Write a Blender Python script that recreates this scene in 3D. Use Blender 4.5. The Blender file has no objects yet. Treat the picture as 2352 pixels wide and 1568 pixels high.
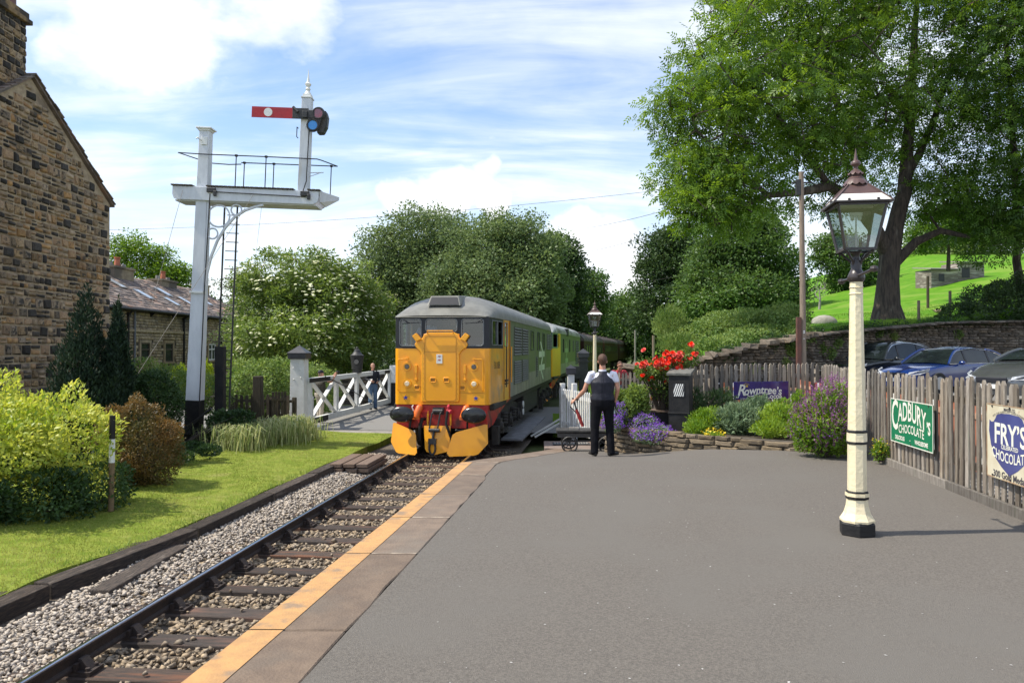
import bpy, bmesh, math, random
import numpy as np
from mathutils import Vector, Matrix, Euler
R = math.radians
random.seed(7)
rng = np.random.default_rng(11)
scene = bpy.context.scene
col = scene.collection

# ------------------------------------------------------------------ camera
PITCH = math.atan(16 / 1745)
cam_d = bpy.data.cameras.new('camera'); cam = bpy.data.objects.new('camera', cam_d); col.objects.link(cam)
cam.location = (0, 0, 1.7); cam.rotation_euler = (R(90) + PITCH, 0, 0)
cam_d.lens = 1745 / 2352 * 36; cam_d.sensor_width = 36; cam_d.clip_start = 0.05; cam_d.clip_end = 3000
scene.camera = cam

# ------------------------------------------------------------------ light
SUN_EL, SUN_AZ = R(56), R(-95)          # azimuth from +Y, positive towards +X
sd = bpy.data.lights.new('sun', 'SUN'); sd.energy = 4.6; sd.angle = R(0.55); sd.color = (1.0, 0.93, 0.80)
sun = bpy.data.objects.new('sun', sd); col.objects.link(sun)
to_sun = Vector((math.sin(SUN_AZ) * math.cos(SUN_EL), math.cos(SUN_AZ) * math.cos(SUN_EL), math.sin(SUN_EL)))
sun.rotation_euler = to_sun.to_track_quat('Z', 'Y').to_euler()
sun.location = (-30, 0, 40)
scene.view_settings.view_transform = 'Standard'; scene.view_settings.look = 'None'
scene.view_settings.exposure = 0.40; scene.view_settings.gamma = 1.0
scene.view_settings.use_curve_mapping = False

def ray(u, v):
    a = (u - 1176) / 1745; b = (784 - v) / 1745
    return Vector((a, math.cos(PITCH) - b * math.sin(PITCH), math.sin(PITCH) + b * math.cos(PITCH)))
def P(u, v, Y):
    d = ray(u, v); return Vector((0, 0, 1.7)) + d * (Y / d.y)
def G(u, v, z=0.0):
    d = ray(u, v); return Vector((0, 0, 1.7)) + d * ((z - 1.7) / d.z)

# ------------------------------------------------------------------ sky
world = bpy.data.worlds.new('World'); scene.world = world; world.use_nodes = True
wt = world.node_tree; wt.nodes.clear()
def N(nt, t, **kw):
    n = nt.nodes.new(t)
    for k, v in kw.items(): setattr(n, k, v)
    return n
def math_(nt, op, a, b=None, clamp=False):
    n = N(nt, 'ShaderNodeMath', operation=op, use_clamp=clamp)
    for i, s in enumerate((a, b)):
        if s is None: continue
        if isinstance(s, (int, float)): n.inputs[i].default_value = s
        else: nt.links.new(s, n.inputs[i])
    return n.outputs[0]
def rng_(nt, s, a, b, c=0.0, d=1.0, smooth=True):
    n = N(nt, 'ShaderNodeMapRange'); n.interpolation_type = 'SMOOTHSTEP' if smooth else 'LINEAR'
    nt.links.new(s, n.inputs[0])
    for i, x in enumerate((a, b, c, d)): n.inputs[i + 1].default_value = x
    return n.outputs[0]
SKY_S = 0.13
sky = N(wt, 'ShaderNodeTexSky'); sky.sky_type = 'NISHITA'; sky.sun_disc = False
sky.sun_elevation = SUN_EL; sky.sun_rotation = SUN_AZ; sky.air_density = 1.0; sky.dust_density = 0.6; sky.ozone_density = 1.6
tc = N(wt, 'ShaderNodeTexCoord'); dirv = tc.outputs['Generated']
sep = N(wt, 'ShaderNodeSeparateXYZ'); wt.links.new(dirv, sep.inputs[0])
zz = math_(wt, 'MAXIMUM', sep.outputs[2], 0.0)
den = math_(wt, 'ADD', zz, 0.18)
cx = math_(wt, 'DIVIDE', sep.outputs[0], den); cy = math_(wt, 'DIVIDE', sep.outputs[1], den)
cmb = N(wt, 'ShaderNodeCombineXYZ'); wt.links.new(cx, cmb.inputs[0]); wt.links.new(cy, cmb.inputs[1])
mp = N(wt, 'ShaderNodeMapping'); wt.links.new(cmb.outputs[0], mp.inputs[0])
mp.inputs['Rotation'].default_value = (0, 0, R(35)); mp.inputs['Scale'].default_value = (0.55, 1.5, 1)
cir = N(wt, 'ShaderNodeTexNoise'); cir.inputs['Scale'].default_value = 1.5; cir.inputs['Detail'].default_value = 9
cir.inputs['Roughness'].default_value = 0.58; cir.inputs['Distortion'].default_value = 0.6
wt.links.new(mp.outputs[0], cir.inputs['Vector'])
cirm = rng_(wt, cir.outputs[0], 0.36, 0.66, 0.10, 0.70)
low = rng_(wt, zz, 0.0, 0.34, 0.62, 0.0)                 # whiter air towards the horizon
def blob(u, v, deg, amp):
    d = ray(u, v).normalized()
    vm = N(wt, 'ShaderNodeVectorMath', operation='DOT_PRODUCT'); wt.links.new(nrm.outputs[0], vm.inputs[0]); vm.inputs[1].default_value = d
    return rng_(wt, vm.outputs['Value'], math.cos(R(deg)), math.cos(R(deg * .15)), 0.0, amp)
wn = N(wt, 'ShaderNodeTexNoise'); wn.inputs['Scale'].default_value = 7; wn.inputs['Detail'].default_value = 5; wt.links.new(dirv, wn.inputs['Vector'])
wv = N(wt, 'ShaderNodeVectorMath', operation='MULTIPLY_ADD'); wt.links.new(wn.outputs['Color'], wv.inputs[0]); wv.inputs[1].default_value = (.16, .16, .16)
wsub = N(wt, 'ShaderNodeVectorMath', operation='SUBTRACT'); wt.links.new(dirv, wsub.inputs[0]); wsub.inputs[1].default_value = (.08, .08, .08)
wt.links.new(wsub.outputs[0], wv.inputs[2])
nrm = N(wt, 'ShaderNodeVectorMath', operation='NORMALIZE'); wt.links.new(wv.outputs[0], nrm.inputs[0])
mp2 = N(wt, 'ShaderNodeMapping'); wt.links.new(dirv, mp2.inputs[0]); mp2.inputs['Scale'].default_value = (1, 1, 1.8); mp2.inputs['Location'].default_value = (3.1, 1.7, .4)
cum = N(wt, 'ShaderNodeTexNoise'); cum.inputs['Scale'].default_value = 4.2; cum.inputs['Detail'].default_value = 10; cum.inputs['Roughness'].default_value = 0.55
wt.links.new(mp2.outputs[0], cum.inputs['Vector'])
bs = None
for a in ((400, 0, 9, .33), (620, 10, 8, .34), (1030, 430, 4.2, .50), (960, 470, 4, .44), (1110, 440, 3, .40), (1135, 490, 2.2, .5), (1070, 335, 1.9, .34), (1065, 45, 2.6, .30),
          (545, 215, 1.5, .26), (1380, 600, 4.5, .40), (1430, 620, 4, .4), (200, 75, 5, .2), (1110, 165, 2, .26)):
    b = blob(*a); bs = b if bs is None else math_(wt, 'MAXIMUM', bs, b)
cs = math_(wt, 'ADD', cum.outputs[0], bs)
cumm = rng_(wt, cs, 0.63, 0.93)
m1 = math_(wt, 'MAXIMUM', cirm, cumm); 
inv = math_(wt, 'MULTIPLY', math_(wt, 'SUBTRACT', 1.0, m1), math_(wt, 'SUBTRACT', 1.0, low))
cloud = math_(wt, 'SUBTRACT', 1.0, inv, True)
mix = N(wt, 'ShaderNodeMix', data_type='RGBA'); wt.links.new(cloud, mix.inputs[0])
skm = N(wt, 'ShaderNodeMix', data_type='RGBA', blend_type='MULTIPLY'); skm.inputs[0].default_value = 1
wt.links.new(sky.outputs[0], skm.inputs[6]); skm.inputs[7].default_value = (.95, 1.14, 1.28, 1)
wt.links.new(skm.outputs[2], mix.inputs[6])
cn = N(wt, 'ShaderNodeTexNoise'); cn.inputs['Scale'].default_value = 9; cn.inputs['Detail'].default_value = 6; wt.links.new(mp2.outputs[0], cn.inputs['Vector'])
cc = N(wt, 'ShaderNodeMix', data_type='RGBA'); wt.links.new(rng_(wt, cn.outputs[0], .35, .6), cc.inputs[0])
cc.inputs[6].default_value = (6.7, 7.0, 7.5, 1); cc.inputs[7].default_value = (8.1, 8.15, 8.2, 1)
wt.links.new(cc.outputs[2], mix.inputs[7])
bg = N(wt, 'ShaderNodeBackground'); wt.links.new(mix.outputs[2], bg.inputs[0]); bg.inputs[1].default_value = SKY_S
wo = N(wt, 'ShaderNodeOutputWorld'); wt.links.new(bg.outputs[0], wo.inputs[0])

# ------------------------------------------------------------------ materials
MATS = {}
def pm(name, c1, c2=None, scale=6.0, rough=0.7, bump=0.0, bscale=None, metal=0.0, spec=None, tint=0.0, coord='Object',
       stretch=None, c3=None, c3s=1.2, c3r=(.5, .65), coat=0.0, contrast=(.35, .65)):
    """procedural material: two tones by noise, a third in larger patches, per-piece tone variation, bump"""
    if name in MATS: return MATS[name]
    m = bpy.data.materials.new(name); m.use_nodes = True; nt = m.node_tree; b = nt.nodes['Principled BSDF']
    L = nt.links.new
    t = N(nt, 'ShaderNodeTexCoord'); src = t.outputs[coord]
    if stretch:
        mpn = N(nt, 'ShaderNodeMapping'); L(src, mpn.inputs[0]); mpn.inputs['Scale'].default_value = stretch; src = mpn.outputs[0]
    if tint or c2:
        oi = N(nt, 'ShaderNodeObjectInfo')
        av = N(nt, 'ShaderNodeVectorMath', operation='ADD'); L(src, av.inputs[0])
        sc = N(nt, 'ShaderNodeVectorMath', operation='SCALE'); sc.inputs[0].default_value = (17, 31, 23); L(oi.outputs['Random'], sc.inputs['Scale'])
        L(sc.outputs[0], av.inputs[1]); src = av.outputs[0]
    c2 = c2 or tuple(x * .82 for x in c1)
    n1 = N(nt, 'ShaderNodeTexNoise'); n1.inputs['Scale'].default_value = scale; n1.inputs['Detail'].default_value = 6; n1.inputs['Roughness'].default_value = .6; L(src, n1.inputs['Vector'])
    mx = N(nt, 'ShaderNodeMix', data_type='RGBA'); L(rng_(nt, n1.outputs[0], *contrast), mx.inputs[0])
    mx.inputs[6].default_value = (*c1, 1); mx.inputs[7].default_value = (*c2, 1); out = mx.outputs[2]
    if c3:
        n3 = N(nt, 'ShaderNodeTexNoise'); n3.inputs['Scale'].default_value = c3s; n3.inputs['Detail'].default_value = 5; L(src, n3.inputs['Vector'])
        m3 = N(nt, 'ShaderNodeMix', data_type='RGBA'); L(rng_(nt, n3.outputs[0], *c3r), m3.inputs[0]); L(out, m3.inputs[6]); m3.inputs[7].default_value = (*c3, 1); out = m3.outputs[2]
    if tint:
        at = N(nt, 'ShaderNodeAttribute'); at.attribute_name = 'tint'
        s = math_(nt, 'FRACT', math_(nt, 'ADD', at.outputs['Fac'], oi.outputs['Random']))
        hs = N(nt, 'ShaderNodeHueSaturation'); L(out, hs.inputs['Color'])
        L(rng_(nt, s, 0, 1, 1 - tint, 1 + tint, False), hs.inputs['Value'])
        L(rng_(nt, math_(nt, 'FRACT', math_(nt, 'MULTIPLY', s, 7.3)), 0, 1, 1 - tint * .5, 1 + tint * .5, False), hs.inputs['Saturation'])
        out = hs.outputs[0]
    L(out, b.inputs['Base Color'])
    b.inputs['Roughness'].default_value = rough; b.inputs['Metallic'].default_value = metal
    if spec is not None: b.inputs['Specular IOR Level'].default_value = spec
    if coat: b.inputs['Coat Weight'].default_value = coat; b.inputs['Coat Roughness'].default_value = .08
    if bump:
        nb = N(nt, 'ShaderNodeTexNoise'); nb.inputs['Scale'].default_value = bscale or scale * 3; nb.inputs['Detail'].default_value = 6; L(src, nb.inputs['Vector'])
        bp = N(nt, 'ShaderNodeBump'); bp.inputs['Strength'].default_value = bump; bp.inputs['Distance'].default_value = 0.02
        L(nb.outputs[0], bp.inputs['Height']); L(bp.outputs[0], b.inputs['Normal'])
    MATS[name] = m; return m
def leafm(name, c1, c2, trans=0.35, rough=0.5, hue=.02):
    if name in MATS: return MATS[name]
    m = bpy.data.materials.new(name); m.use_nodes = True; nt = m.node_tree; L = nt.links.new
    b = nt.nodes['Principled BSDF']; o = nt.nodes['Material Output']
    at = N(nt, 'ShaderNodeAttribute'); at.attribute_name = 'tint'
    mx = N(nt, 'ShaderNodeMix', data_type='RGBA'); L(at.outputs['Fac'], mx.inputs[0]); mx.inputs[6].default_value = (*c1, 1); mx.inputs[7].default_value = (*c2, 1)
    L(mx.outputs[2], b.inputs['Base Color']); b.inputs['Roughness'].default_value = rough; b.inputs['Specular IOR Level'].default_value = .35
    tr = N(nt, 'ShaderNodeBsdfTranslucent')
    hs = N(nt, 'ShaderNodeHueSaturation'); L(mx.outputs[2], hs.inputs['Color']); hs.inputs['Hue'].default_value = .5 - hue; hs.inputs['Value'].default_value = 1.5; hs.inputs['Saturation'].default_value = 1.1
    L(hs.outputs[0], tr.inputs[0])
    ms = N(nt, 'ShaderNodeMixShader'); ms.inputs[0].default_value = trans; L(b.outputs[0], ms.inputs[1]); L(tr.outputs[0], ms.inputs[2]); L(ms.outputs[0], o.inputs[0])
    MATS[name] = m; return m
def glassm(name, colr=(.9, .95, .95), alpha_trans=0.8, rough=.02):
    if name in MATS: return MATS[name]
    m = bpy.data.materials.new(name); m.use_nodes = True; nt = m.node_tree; L = nt.links.new; o = nt.nodes['Material Output']; nt.nodes.remove(nt.nodes['Principled BSDF'])
    t = N(nt, 'ShaderNodeBsdfTransparent'); t.inputs[0].default_value = (*colr, 1)
    g = N(nt, 'ShaderNodeBsdfGlossy'); g.inputs['Roughness'].default_value = rough
    fr = N(nt, 'ShaderNodeFresnel'); fr.inputs[0].default_value = 1.52
    f = math_(nt, 'ADD', math_(nt, 'MULTIPLY', fr.outputs[0], 1.0), 1 - alpha_trans, True)
    ms = N(nt, 'ShaderNodeMixShader'); L(f, ms.inputs[0]); L(t.outputs[0], ms.inputs[1]); L(g.outputs[0], ms.inputs[2]); L(ms.outputs[0], o.inputs[0])
    MATS[name] = m; return m

# ------------------------------------------------------------------ mesh helpers
class MB:
    def __init__(s): s.v = []; s.f = []; s.m = []; s.mi = 0
    def add(s, vs, fs):
        k = len(s.v); s.v += [tuple(x) for x in vs]; s.f += [tuple(i + k for i in f) for f in fs]; s.m += [s.mi] * len(fs); return s
    def box(s, c, d, M=None):
        x, y, z = (k / 2 for k in d); vs = [Vector((a * x, b * y, e * z)) for a in (-1, 1) for b in (-1, 1) for e in (-1, 1)]
        if M is not None: vs = [M @ q for q in vs]
        c = Vector(c)
        return s.add([q + c for q in vs], [(0, 1, 3, 2), (4, 6, 7, 5), (0, 4, 5, 1), (2, 3, 7, 6), (0, 2, 6, 4), (1, 5, 7, 3)])
    def bar(s, a, b, w, h, up=(0, 0, 1)):
        a, b = Vector(a), Vector(b); d = (b - a); L = d.length; d.normalize(); up = Vector(up)
        x = d.cross(up)
        if x.length < 1e-5: x = Vector((1, 0, 0))
        x.normalize(); z = x.cross(d)
        M = Matrix((x, d, z)).transposed()
        return s.box((a + b) / 2, (w, L, h), M)
    def tube(s, pts, r, n=8, cap=True):
        pts = [Vector(p) for p in pts]; k = len(pts); rs = r if isinstance(r, (list, tuple)) else [r] * k
        ref = None; rings = []
        for i, p in enumerate(pts):
            d = (pts[min(i + 1, k - 1)] - pts[max(i - 1, 0)])
            if d.length < 1e-9: d = Vector((0, 0, 1))
            d.normalize()
            if ref is None: ref = d.orthogonal().normalized()
            x = (ref - d * ref.dot(d))
            if x.length < 1e-6: x = d.orthogonal()
            x.normalize(); ref = x; y = d.cross(x)
            rings.append([p + (x * math.cos(2 * math.pi * j / n) + y * math.sin(2 * math.pi * j / n)) * rs[i] for j in range(n)])
        vs = [q for g in rings for q in g]
        fs = [(i * n + j, i * n + (j + 1) % n, (i + 1) * n + (j + 1) % n, (i + 1) * n + j) for i in range(k - 1) for j in range(n)]
        if cap: fs += [tuple(range(n))[::-1], tuple((k - 1) * n + j for j in range(n))]
        return s.add(vs, fs)
    def cyl(s, a, b, r0, r1=None, n=16): return s.tube([a, b], [r0, r0 if r1 is None else r1], n)
    def lathe(s, c, prof, n=24, sx=1, sy=1, rot=0):
        c = Vector(c); k = len(prof)
        vs = [c + Vector((r * sx * math.cos(2 * math.pi * j / n + rot), r * sy * math.sin(2 * math.pi * j / n + rot), z)) for r, z in prof for j in range(n)]
        fs = [(i * n + j, i * n + (j + 1) % n, (i + 1) * n + (j + 1) % n, (i + 1) * n + j) for i in range(k - 1) for j in range(n)]
        if prof[0][0] > 1e-4: fs.append(tuple(range(n))[::-1])
        if prof[-1][0] > 1e-4: fs.append(tuple((k - 1) * n + j for j in range(n)))
        return s.add(vs, fs)
    def ball(s, c, r, n=12, k=8, sc=(1, 1, 1)):
        prof = [(max(1e-5, math.sin(math.pi * i / k)) * r, -math.cos(math.pi * i / k) * r * sc[2]) for i in range(k + 1)]
        return s.lathe(c, prof, n, sc[0], sc[1])
    def prism(s, poly, off, M=None):
        """poly: 3D points of a planar polygon, extruded by the vector off"""
        n = len(poly); off = Vector(off); a = [Vector(p) for p in poly]; b = [p + off for p in a]
        if M is not None: a = [M @ p for p in a]; b = [M @ p for p in b]
        return s.add(a + b, [tuple(range(n))[::-1], tuple(range(n, 2 * n))] + [(i, (i + 1) % n, n + (i + 1) % n, n + i) for i in range(n)])
    def grid(s, pts):
        h, w = len(pts), len(pts[0])
        return s.add([p for r in pts for p in r], [(i * w + j, i * w + j + 1, (i + 1) * w + j + 1, (i + 1) * w + j) for i in range(h - 1) for j in range(w - 1)])
    def build(s, name, mat, parent=None, smooth=False, bevel=0, loc=None, rot=None, fixn=True, seg=2, angle=30):
        me = bpy.data.meshes.new(name); me.from_pydata(s.v, [], s.f)
        for m in (mat if isinstance(mat, (list, tuple)) else [mat]): me.materials.append(m)
        if any(s.m): me.polygons.foreach_set('material_index', s.m)
        if fixn:
            bm = bmesh.new(); bm.from_mesh(me); bmesh.ops.recalc_face_normals(bm, faces=bm.faces); bm.to_mesh(me); bm.free()
        o = bpy.data.objects.new(name, me); col.objects.link(o)
        if parent is not None: o.parent = parent
        if loc is not None: o.location = loc
        if rot is not None: o.rotation_euler = rot
        if smooth: 
            me.polygons.foreach_set('use_smooth', [True] * len(me.polygons))
            try: me.set_sharp_from_angle(angle=R(angle))
            except Exception: pass
        if bevel:
            b = o.modifiers.new('bevel', 'BEVEL'); b.width = bevel; b.segments = seg; b.limit_method = 'ANGLE'; b.angle_limit = R(40)
        return o
def tag(o, label=None, cat=None, group=None, kind=None):
    if label: o['label'] = label
    if cat: o['category'] = cat
    if group: o['group'] = group
    if kind: o['kind'] = kind
    return o
def thing(name, label, cat, loc=(0, 0, 0), rz=0, group=None):
    o = bpy.data.objects.new(name, None); col.objects.link(o); o.location = loc; o.rotation_euler = (0, 0, rz); o.empty_display_size = .1
    return tag(o, label, cat, group)
def dup(o, parent=None, loc=None, rot=None, label=None, scale=None, kids=True):
    c = o.copy(); col.objects.link(c)
    if parent is not None: c.parent = parent
    if loc is not None: c.location = loc
    if rot is not None: c.rotation_euler = rot
    if scale is not None: c.scale = scale
    if label: c['label'] = label
    if kids:
        for ch in list(o.children): dup(ch, c)
    return c
def npmesh(name, verts, quads, mat, parent=None, tint=None, smooth=False, tris=None):
    me = bpy.data.meshes.new(name); nv = len(verts); me.vertices.add(nv); me.vertices.foreach_set('co', np.ascontiguousarray(verts, dtype=np.float32).ravel())
    F = quads if quads is not None else tris; k = F.shape[1]; nf = len(F)
    me.loops.add(nf * k); me.loops.foreach_set('vertex_index', F.astype(np.int32).ravel())
    me.polygons.add(nf); me.polygons.foreach_set('loop_start', np.arange(0, nf * k, k, dtype=np.int32)); me.polygons.foreach_set('loop_total', np.full(nf, k, dtype=np.int32))
    me.materials.append(mat)
    if tint is not None:
        a = me.attributes.new('tint', 'FLOAT', 'FACE'); a.data.foreach_set('value', np.ascontiguousarray(tint, dtype=np.float32))
    if smooth: me.polygons.foreach_set('use_smooth', np.ones(nf, dtype=bool))
    me.update(calc_edges=True)
    o = bpy.data.objects.new(name, me); col.objects.link(o)
    if parent is not None: o.parent = parent
    return o
def unit(a): return a / np.maximum(np.linalg.norm(a, axis=1, keepdims=True), 1e-9)
def kites(p, a, n, L, W, fold=.18):
    """leaf kites: base p, direction a, normal n"""
    s = unit(np.cross(n, a)); L = np.asarray(L)[:, None]; W = np.asarray(W)[:, None]
    v0 = p; v1 = p + a * L * .45 + s * W * .5 + n * W * fold; v2 = p + a * L - n * L * .08; v3 = p + a * L * .45 - s * W * .5 + n * W * fold
    V = np.stack([v0, v1, v2, v3], 1).reshape(-1, 3); Q = np.arange(len(p) * 4).reshape(-1, 4)
    return V, Q
def rdir(k, up=0.0, r=None):
    g = rng.normal(size=(k, 3)); g = unit(g); g[:, 2] += up; return unit(g)
def text_verts(s, size, bold=0.0, shear=0.0, xs=1.0, spacing=1.0, align='CENTER', res=3):
    cu = bpy.data.curves.new('t', 'FONT'); cu.body = s; cu.size = size; cu.offset = bold; cu.shear = shear; cu.resolution_u = res
    cu.space_character = spacing; cu.align_x = align; cu.align_y = 'BOTTOM_BASELINE'; cu.extrude = 0
    o = bpy.data.objects.new('t', cu); col.objects.link(o)
    dg = bpy.context.evaluated_depsgraph_get(); me = bpy.data.meshes.new_from_object(o.evaluated_get(dg))
    V = [(v.co.x * xs, v.co.y) for v in me.vertices]; Fc = [tuple(p.vertices) for p in me.polygons]
    bpy.data.objects.remove(o); bpy.data.curves.remove(cu); bpy.data.meshes.remove(me)
    return V, Fc
def lettering(mb, s, size, x, z, y=0.0, warp=None, th=.0015, **kw):
    """flat print facing -Y in the XZ plane"""
    V, Fc = text_verts(s, size, **kw)
    W = []
    for a, b in V:
        if warp: a, b = warp(a, b)
        W.append((x + a, y, z + b))
    mb.add(W, Fc); return mb
def smooth01(x): x = min(1, max(0, x)); return x * x * (3 - 2 * x)
def TX(Y): return -3.67918651e-06 * Y**3 + 1.31740430e-03 * Y**2 + 6.91765828e-02 * Y - 3.37174605
def TD(Y): return math.atan(-3 * 3.67918651e-06 * Y**2 + 2 * 1.31740430e-03 * Y + 6.91765828e-02)
def off(x, y): return x - TX(y)
# ================================================================== setting materials
M_asph = pm('asphalt', (.172, .152, .130), (.095, .084, .073), 75, .88, .6, 190, c3=(.140, .127, .111), c3s=.8, c3r=(.40, .75), contrast=(.28, .72))
M_road = pm('road_asphalt', (.22, .21, .20), (.17, .165, .155), 40, .9, .3, 160, c3=(.2, .19, .18), c3s=.5)
M_cope = pm('coping_stone', (.185, .135, .098), (.14, .102, .076), 5, .85, .4, 60, tint=.12, c3=(.15, .125, .10), c3s=1.6, c3r=(.5, .8))
M_yel = pm('yellow_line', (.50, .275, .105), (.40, .225, .095), 8, .8, .25, 70, c3=(.27, .18, .11), c3s=6, c3r=(.54, .70))
M_grass = pm('lawn_grass', (.15, .21, .025), (.24, .28, .05), 5, .9, .7, 130, spec=.1, c3=(.27, .27, .08), c3s=1.6, c3r=(.56, .74))
M_field = pm('field_grass', (.075, .195, .012), (.11, .24, .018), 1.2, .9, .8, 22, spec=.08, c3=(.15, .25, .035), c3s=.35)
M_bank = pm('bank_soil', (.07, .10, .02), (.10, .12, .035), 2, .95, .6, 14)
M_soil = pm('soil', (.055, .04, .028), (.08, .06, .04), 8, .95, .8, 50)
M_blk_dark = pm('ballast_base', (.17, .135, .10), (.08, .062, .045), 40, .95, .9, 90)
M_bal_w = pm('ballast_pale', (.47, .41, .345), (.31, .26, .21), 30, .9, 0, tint=.28)
M_bal_b = pm('ballast_brown', (.37, .29, .20), (.22, .17, .12), 30, .9, 0, tint=.35)
M_slp = pm('sleeper_wood', (.075, .052, .040), (.04, .03, .025), 9, .8, .6, 70, tint=.35, stretch=(1, 7, 7), c3=(.14, .07, .045), c3s=1.6, c3r=(.5, .7))
M_tim = pm('old_timber', (.095, .068, .050), (.035, .027, .023), 7, .88, 1.0, 45, tint=.4, stretch=(1.2, 8, 8), c3=(.15, .12, .095), c3s=2.5, c3r=(.55, .7))
M_plank = pm('brown_plank', (.17, .115, .085), (.11, .08, .06), 9, .85, .5, 60, tint=.25, stretch=(1, 7, 7))
M_rail = pm('rail_rust', (.045, .030, .024), (.028, .02, .018), 20, .7, .4, 90)
M_railtop = pm('rail_polished', (.42, .45, .52), (.34, .37, .44), 4, .22, 0, metal=1.0, stretch=(20, .3, 1))
M_stoneA = pm('gritstone', (.35, .25, .155), (.22, .155, .095), 5, .9, .7, 40, tint=.42, c3=(.06, .048, .038), c3s=1.7, c3r=(.50, .62))
M_stoneB = pm('gritstone_warm', (.42, .27, .14), (.30, .18, .10), 5, .9, .7, 40, tint=.3, c3=(.07, .055, .045), c3s=2.2, c3r=(.55, .70))
M_stoneD = pm('gritstone_sooty', (.06, .050, .042), (.035, .03, .027), 5, .9, .7, 40, tint=.4)
M_mort = pm('lime_mortar', (.46, .36, .245), (.33, .25, .17), 7, .95, .6, 50, c3=(.20, .15, .105), c3s=1.0, c3r=(.5, .7))
M_mortd = pm('dark_mortar', (.10, .08, .06), (.06, .05, .04), 7, .95, .6, 50)
M_slate = pm('stone_slate', (.19, .15, .13), (.12, .095, .085), 4, .85, .5, 30, tint=.45, c3=(.24, .15, .11), c3s=.8)
M_block = pm('cottage_stone', (.38, .30, .195), (.28, .215, .135), 4, .9, .3, 30, tint=.28, c3=(.15, .12, .09), c3s=.6)
M_drystone = pm('field_stone', (.175, .14, .105), (.10, .082, .064), 6, .92, .7, 40, tint=.45, c3=(.26, .225, .17), c3s=1.3, c3r=(.6, .75))
M_brick = pm('dark_brick', (.07, .045, .037), (.04, .03, .028), 6, .9, .3, 40, tint=.35)
M_concrete = pm('concrete', (.30, .28, .25), (.22, .20, .18), 6, .9, .4, 50)
M_white = pm('white_paint', (.78, .78, .76), (.70, .70, .67), 6, .5, .15, 30, c3=(.42, .38, .30), c3s=3.5, c3r=(.64, .78))
M_black = pm('black_paint', (.012, .012, .013), (.022, .021, .021), 6, .55, .2, 40, spec=.3)
M_iron = pm('black_iron', (.022, .022, .025), (.04, .038, .036), 12, .5, .3, 60)
M_wgrey = pm('weathered_wood', (.32, .28, .23), (.185, .152, .122), 5, .85, .6, 40, tint=.5, stretch=(6, 6, .8), c3=(.20, .195, .14), c3s=1.5, c3r=(.6, .75))
M_dwood = pm('dark_wood', (.085, .065, .042), (.05, .04, .028), 6, .85, .5, 50, tint=.3, stretch=(6, 6, .8))

# ================================================================== ground
def WY(x): return float(np.interp(x, [3.6, 5.2, 8.5, 11.04, 17.8, 22.5, 40], [25.3, 25.3, 26.0, 28.0, 32.0, 33.0, 34]))
def HH(x, y):
    o = off(x, min(y, 110)); yy = min(max(y - 26, 0), 74)
    if x > 3.4 and y < WY(x) + .45: return -1.3
    h = -.55 + 3.0 * smooth01((o - 3.3) / 10) + .14 * yy * min(max((o - 6) / 28, 0), 1.15)
    if x > 14 and y < 34: h += .25 * smooth01((x - 14) / 8)
    return h + .12 * math.sin(x * .7 + y * .31) + .10 * math.sin(x * .23 - y * .5)
mb = MB()
gx = list(range(-420, -60, 40)) + list(range(-60, 61, 6)) + list(range(80, 461, 40)); gy = [-60, -20, 0, 10, 20, 23, 30, 40, 50, 60, 80, 100, 140, 200, 300, 450, 700]
def gz(x, y):
    z = -1.25
    if x < -9: z = -1.25 - .5 * smooth01((-9 - x) / 12)
    if y > 140: z += (y - 140) * .04
    return z
mb.grid([[(x, y, gz(x, y)) for x in gx] for y in gy]); ground = mb.build('ground', M_bank, smooth=True); tag(ground, kind='structure')

ys = [25.2 + .45 * i for i in range(24)] + [36.2 + 1.2 * i for i in range(30)] + [71 + 5 * i for i in range(22)]
os_ = [2.2 + .5 * i for i in range(30)] + [17.2 + 1.6 * i for i in range(22)] + [55, 65, 80, 110]
rows = [[(TX(min(y, 110)) + (.24 * (y - 110) if y > 110 else 0) + o, y, HH(TX(min(y, 110)) + (.24 * (y - 110) if y > 110 else 0) + o, y) if y < 180 else HH(TX(110) + o, 110) - (y - 180) * .1) for o in os_] for y in ys]
mb = MB(); mb.grid(rows)
front = [[(p[0], p[1], -1.3) for p in rows[0]], rows[0]]; mb.grid(front)
hill = mb.build('hillside_field', M_field, smooth=True); tag(hill, kind='structure')

# parking lot and the strip beyond the fence
mb = MB(); mb.grid([[(x, y, .0 if x < 6.2 else .12 + .02 * (x - 6)) for x in (5.6, 6.2, 8, 12, 18, 30, 40)] for y in (-4, 4, 10, 14, 18, 22, 26.4, 36)])
tag(mb.build('parking_lot', pm('gravel_tarmac', (.20, .19, .18), (.13, .125, .12), 30, .95, .5, 80, c3=(.33, .32, .30), c3s=1.0)), kind='structure')
mb = MB(); mb.grid([[(x, y, -.02 - .30 * smooth01((y - 16) / 6) if x > 3.3 else -.02 - .6 * smooth01((y - 15) / 5)) for x in (2.0, 2.6, 3.2, 4.2, 5.2, 6.3)] for y in (16.4, 17, 19, 21, 23, 25, 26.5)])
tag(mb.build('garden_ground', M_soil), kind='structure')

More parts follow.
